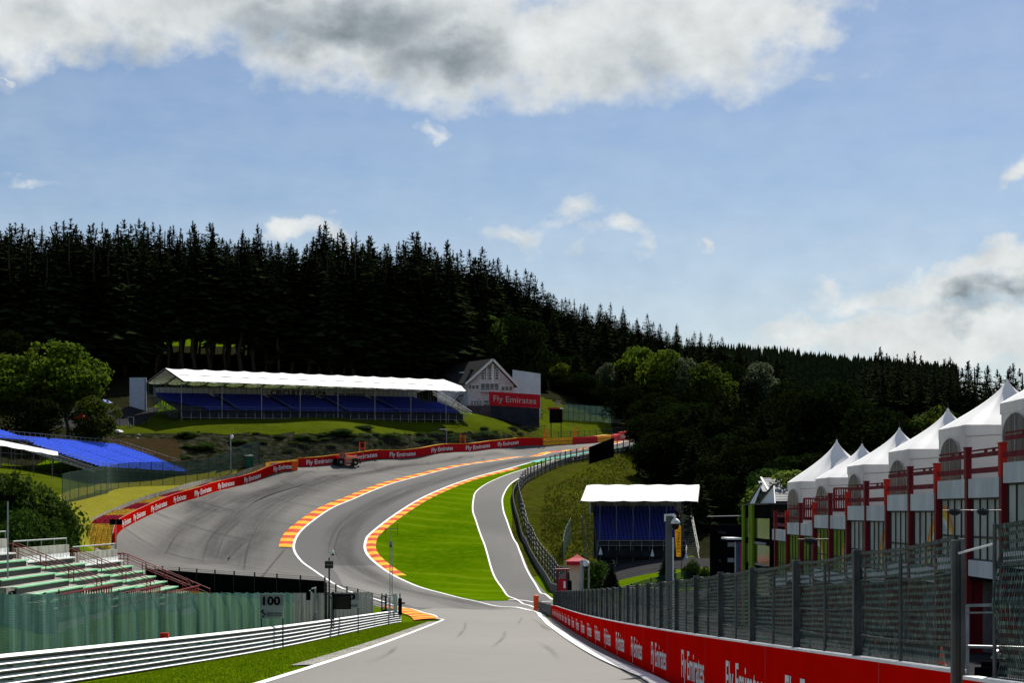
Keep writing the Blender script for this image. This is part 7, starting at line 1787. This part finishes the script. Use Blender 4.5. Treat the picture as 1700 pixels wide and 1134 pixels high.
# lamps left
T, H_, s = pole_thing('floodlight_mast', 'dark three headed floodlight on a pole at the far left edge', 'light', 13, 105, 828, .05, M_steel, zb=-4.5)
for dx in (-12,-3,6): mb = MB(); mb.box((dx*s+2*s,0,H_+1*s), (8*s,6*s,10*s), .3); mb.obj('lamp_head', M_black, T)
T, H_, s = pole_thing('floodlight_mast', 'four headed black floodlight on a thin pole in front of the left tyre barrier', 'light', 192.5, 158, 866, .05, M_steel, zb=-8.8)
for dx in (-8,-3,3,8): mb = MB(); mb.box((dx*s,0,H_-1*s), (4.6*s,5*s,9*s), .3); mb.obj('lamp_head', M_black, T)
T = thing('marker_box', 'bright red square marker box standing on top of the left guardrail', 'marker', tuple(P(273,1058,59.6))); mb = MB(); s = 59.6/FPX; mb.box((0,0,0), (13.5*s,.12,13*s)); mb.obj('box', mat('marker_red', (.80,.03,.01), .5, .05), T); mb = MB(); mb.box((0,0,-9*s), (2*s,.05,8*s)); mb.obj('bracket', M_dk, T)
# toilet, camera mast, arm lamp
q = hit(411,778); T = thing('portable_toilet', 'dark green portable toilet with a white roof behind the left banner wall', 'toilet', (q.x, q.y+1.5, q.z), .2); mb = MB(); mb.box((0,0,1.1), (1.5,1.3,2.2)); mb.obj('cabin', mat('toilet_green', (.004,.06,.035), .5, .1), T); mb = MB(); mb.box((0,0,2.28), (1.45,1.25,.2)); mb.box((.3,0,2.42), (.5,1.0,.14)); mb.obj('roof', M_trim, T); mb = MB(); mb.box((0,-.67,1.05), (.85,.04,1.9)); mb.obj('door', mat('toilet_door', (.006,.075,.045), .5, .1), T)
T, H_, s = pole_thing('camera_mast', 'pale thin mast with a white dome camera in front of the rock cut', 'mast', 383, 316, 721, .10, M_steel); mb = MB(); mb.lathe((.2,0,H_-.5), [(.1,-.35),(.3,-.1),(.3,.15),(.12,.4)], 10); mb.obj('camera', M_white, T)
q = hit(740,753); T = thing('lamp_post', 'thin grey pole with a horizontal arm above the far banner wall', 'lamp', (q.x, q.y+4, q.z)); mb = MB(); mb.tube((0,0,-.5), (0,0,4.9), .09); mb.tube((0,0,4.9), (-1.3,0,4.95), .07); mb.obj('pole', M_steel, T); mb = MB(); mb.box((-1.4,0,4.9), (.5,.2,.12)); mb.obj('lamp_head', M_grey, T)
T, H_, s = pole_thing('lamp_post', 'plain grey pole standing among the dark trees at far left', 'lamp', 51, 318, 664, .13, M_steel); mb = MB(); mb.box((0,0,H_), (.4,.4,.2)); mb.obj('cap', M_grey, T)
# parasol and blue tent
Y = 322.0; x = (134-CX)/FPX*Y; zt = (HR-686)/FPX*Y; g = h(x, Y); T = thing('parasol', 'bright red parasol open under the dark broadleaf trees at left', 'parasol', (x, Y, g)); mb = MB(); mb.lathe((0,0,zt-g-.95), [(1.5,-.12),(1.48,.0),(.9,.45),(.05,.95)], 8); mb.obj('canopy', mat('parasol_red', (.75,.01,.03), .6, .05, trans=.45), T); mb = MB(); mb.tube((0,0,0), (0,0,zt-g), .04); mb.obj('pole', M_dk, T)
Y = 372.0; x = (172-CX)/FPX*Y; zt = (HR-663)/FPX*Y; g = min(h(x, Y), zt-2.6); T = thing('canopy_tent', 'blue and white canopy tent half hidden behind trees at left', 'tent', (x, Y, g)); mb = MB(); mb.lathe((0,0,zt-g-.8), [(1.9,0),(1.2,.45),(.05,.8)], 4); mb.obj('roof', mat('tent_blue', (.01,.08,.45), .6, .08), T)
mb = MB(); mb.box((-.7,-1.2,zt-g-1.7), (1.2,.05,1.9)); mb.box((.75,-1.2,zt-g-1.9), (.9,.05,2.2)); mb.obj('side_cloth', mat('tent_pale_blue', (.16,.25,.42), .6, .25, .8), T)
for dx in (-1.2,1.2): mb = MB(); mb.tube((dx,-1.2,0), (dx,-1.2,zt-g-.8), .05); mb.obj('leg', M_dk, T)
# fence, frame and person by the path at the left end of the stand
net_fence([(183,713),(205,710),(225,707),(249,704)], 2.3, 'thin dark post fence along the path left of the covered grandstand', None, M_dk, gap=1.6, rails=2)
q = hit(217,710); T = thing('doorway_frame', 'white rectangular doorway frame standing at the path fence', 'frame', tuple(q)); mb = MB(); mb.box((-.55,0,1.0), (.12,.1,2.0)); mb.box((.55,0,1.0), (.12,.1,2.0)); mb.box((0,0,2.0), (1.22,.1,.12)); mb.box((0,0,.1), (1.0,.08,.1)); mb.obj('bars', M_grey, T)
T['label'] = 'pale upright rectangular gate frame at the path fence'; T.name = 'path_gate'
def person(loc, rz, lab, hgt=1.75):
    T = thing('person', lab, 'person', loc, rz)
    me = bpy.data.meshes.new('body'); J = {'pel':(0,0,.95),'ch':(0,0,1.35),'nk':(0,0,1.50),'hd':(0,-.02,1.66),'shl':(-.19,0,1.42),'ell':(-.25,.03,1.12),'hal':(-.24,-.06,.86),'shr':(.19,0,1.42),'elr':(.25,.03,1.12),'har':(.22,-.08,.88),
         'hpl':(-.10,0,.92),'knl':(-.11,-.03,.50),'anl':(-.12,.02,.08),'tol':(-.13,-.14,.04),'hpr':(.10,0,.92),'knr':(.12,-.02,.50),'anr':(.14,.03,.08),'tor':(.16,-.13,.04)}
    rad = {'pel':.13,'ch':.15,'nk':.06,'hd':.105,'shl':.07,'ell':.05,'hal':.035,'shr':.07,'elr':.05,'har':.035,'hpl':.10,'knl':.07,'anl':.05,'tol':.04,'hpr':.10,'knr':.07,'anr':.05,'tor':.04}
    E = [('pel','ch'),('ch','nk'),('nk','hd'),('ch','shl'),('shl','ell'),('ell','hal'),('ch','shr'),('shr','elr'),('elr','har'),('pel','hpl'),('hpl','knl'),('knl','anl'),('anl','tol'),('pel','hpr'),('hpr','knr'),('knr','anr'),('anr','tor')]
    K = list(J); me.from_pydata([J[k] for k in K], [(K.index(a), K.index(b)) for a, b in E], []); ob = bpy.data.objects.new('body', me); COL.objects.link(ob); md = ob.modifiers.new('s', 'SKIN'); ob.modifiers.new('u', 'SUBSURF').levels = 1; ob.modifiers['u'].render_levels = 1
    for i, k in enumerate(K): v = me.skin_vertices[0].data[i]; v.radius = (rad[k], rad[k]); v.use_root = (k == 'pel')
    me.materials.append(mat('dark_clothes', (.015,.016,.02), .8, .2)); ob.parent = T
    mb = MB(); mb.lathe((0,-.02,1.60), [(.06,.0),(.108,.05),(.112,.11),(.07,.18),(.01,.20)], 10); mb.obj('hair', M_black, T); mb = MB(); mb.lathe((0,-.045,1.58), [(.05,-.02),(.085,.03),(.085,.10),(.05,.14)], 10); mb.obj('face', mat('skin', (.35,.2,.14), .6, .1), T)
    T.scale = (hgt/1.78,)*3
try:
    q = hit(242,706); person(tuple(q), .4, 'person in dark clothes standing on the path left of the covered grandstand')
except Exception as e: print('person', e)
# boulders near the path
for px, row, r in ((197,719,.9),(230,722,.35),(228,728,.3)):
    q = hit(px, row); T = thing('boulder', 'pale grey boulder lying on the slope below the path, the largest of three' if r > .8 else 'small pale stone on the brown soil below the path', 'rock', tuple(q), group=None if r > .8 else 'small stones below the path'); mb = MB(); rr_ = random.Random(px); mb.lathe((0,0,-.1), [(r*.6,0),(r,r*.25),(r*.75,r*.6),(r*.2,r*.75)], 9); mb.v = [(x+rr_.uniform(-.1,.1)*r, y+rr_.uniform(-.1,.1)*r, z+rr_.uniform(-.1,.1)*r) for x, y, z in mb.v]; mb.obj('stone', M_trim if r > .8 else M_grey, T)

# ---- red telehandler
def telehandler():
    q = hit(577, 771.5); T = thing('telehandler', 'orange red telescopic handler parked against the far banner wall with a black rear end', 'tractor', (q.x, q.y-1.0, h(q.x, q.y-1)+.03), math.radians(12))
    M_tr_ = mat('machine_red', (.80,.11,.04), .45, .08, 1.5, spec=.5); M_pk = mat('machine_faded', (.85,.36,.22), .5, .1)
    for xw, yw, r in ((-1.25,-1.0,.66),(1.45,-1.0,.58),(-1.25,1.0,.66),(1.45,1.0,.58)):
        mb = MB(); mb.lathe((xw,yw,r), [(r*.55,-.20),(r*.9,-.22),(r,-.12),(r,.12),(r*.9,.22),(r*.55,.20)], 20, axis='Y'); w = mb.obj('wheel', M_trub, T); mb = MB(); mb.lathe((xw,yw-.02,r), [(.08,-.22),(r*.5,-.16),(r*.55,.16),(.08,.2)], 14, axis='Y'); mb.obj('rim', M_grey if xw < 0 else mat('rim_cream', (.5,.48,.3), .5, .1), w)
    mb = MB(); mb.slab([(-2.0,-.75,.55),(1.7,-.75,.55),(1.9,-.75,1.0),(1.2,-.75,1.55),(-.2,-.75,1.6),(-2.0,-.75,1.2)], Vector((0,1,0)), 1.5); mb.obj('chassis', M_tr_, T)
    mb = MB(); mb.slab([(-.3,-.80,1.35),(1.25,-.80,1.25),(1.1,-.80,1.62),(-.3,-.80,1.72)], Vector((0,1,0)), .9); mb.obj('engine_cover', M_pk, T)
    mb = MB(); mb.slab([(-1.5,-.72,1.2),(-.35,-.72,1.2),(-.25,-.72,1.7),(-.55,-.72,2.42),(-1.35,-.72,2.42),(-1.5,-.72,1.8)], Vector((0,1,0)), .85); c = mb.obj('cab', M_glass, T)
    mb = MB(); mb.box((-.95,-.30,2.47), (1.05,.95,.09)); mb.obj('roof', M_tr_, c)
    mb = MB()
    for a, b in (((-1.5,-.74,1.2),(-1.35,-.74,2.42)),((-.25,-.74,1.7),(-.55,-.74,2.42)),((-1.5,.14,1.2),(-1.35,.14,2.42)),((-.9,-.74,1.25),(-.9,-.74,2.42))): mb.beam(a, b, .08, up=Vector((0,1,0)))
    mb.obj('pillars', M_tr_, c)
    mb = MB(); mb.beam((-1.7,.42,1.95), (1.3,.42,1.75), .34, .38); mb.beam((1.3,.42,1.75), (2.3,.42,1.55), .26, .28); mb.obj('boom', M_pk, T)
    mb = MB(); mb.beam((2.3,.42,1.55), (2.45,.42,.7), .2); mb.box((2.5,.2,.75), (.10,1.1,.7)); mb.obj('carriage', M_dk, T)
    mb = MB(); mb.slab([(-2.65,-.8,.35),(-1.95,-.8,.35),(-1.95,-.8,1.35),(-2.35,-.8,1.45),(-2.65,-.8,.9)], Vector((0,1,0)), 1.6); mb.obj('counterweight', M_black, T)
    for xw in (-1.25,1.45): mb = MB(); mb.slab([(xw-.75,-1.18,1.0),(xw+.75,-1.18,1.0),(xw+.45,-1.18,1.36),(xw-.45,-1.18,1.36)], Vector((0,1,0)), .42); mb.obj('fender', M_black if xw < 0 else mat('fender_green', (.01,.04,.02), .6, .1), T)
    mb = MB(); mb.box((.2,-.80,.72), (1.2,.12,.30)); mb.obj('side_step', M_grey, T)
telehandler()
# seen through the right fence
Y = 21.0; q = P(1463,1057,Y); T = thing('pit_board', 'black board with a red and grey cross behind the right fence netting', 'sign', tuple(q)); s = Y/FPX; mb = MB(); mb.box((0,0,0), (40*s,.03,34*s)); mb.obj('panel', M_black, T)
mb = MB(); mb.beam((-13*s,-.03,-11*s), (9*s,-.03,7*s), 6*s, .01); mb.obj('red_bar', M_redb, T); mb = MB(); mb.beam((-10*s,-.035,7*s), (12*s,-.035,-10*s), 5*s, .01); mb.obj('grey_bar', M_grey, T)
mb = MB(); mb.beam((-18*s,.05,-17*s), (-18*s,.05,-70*s), .03, up=Vector((0,1,0))); mb.beam((18*s,.05,-17*s), (18*s,.05,-70*s), .03, up=Vector((0,1,0))); mb.obj('leg', M_dk, T)
Y = 15.5; q = P(1563,1085,Y); s = Y/FPX; T = thing('traffic_cone', 'small bright red cone just behind the red wall near the gate post', 'cone', tuple(q)); mb = MB(); mb.lathe((0,0,-.1), [(.035,0),(.030,.03),(.008,.15)], 12); mb.obj('body', M_org, T); mb = MB(); mb.box((0,0,-.11), (.09,.09,.015)); mb.obj('base', M_redb, T)
motorcycle((5.9, 22.2, h(5.9,22.2)), 1.2, 'dark parked motorcycle glimpsed in the fence opening at the right edge')
# wide pit lane barrier rail beyond the opening
T = thing('hand_barrier', 'grey tubular rail crossing the fence opening at the right edge', 'railing'); mb = MB(); a = P(1606,1006,30); b = P(1652,1005,29); mb.beam(a, b, .05); mb.beam(a-UP*.12, b-UP*.12, .03)
for q in (a, b): mb.beam(q, Vector((q.x,q.y,h(q.x,q.y))), .05, up=Vector((0,1,0)))
mb.obj('bars', M_steel, T)
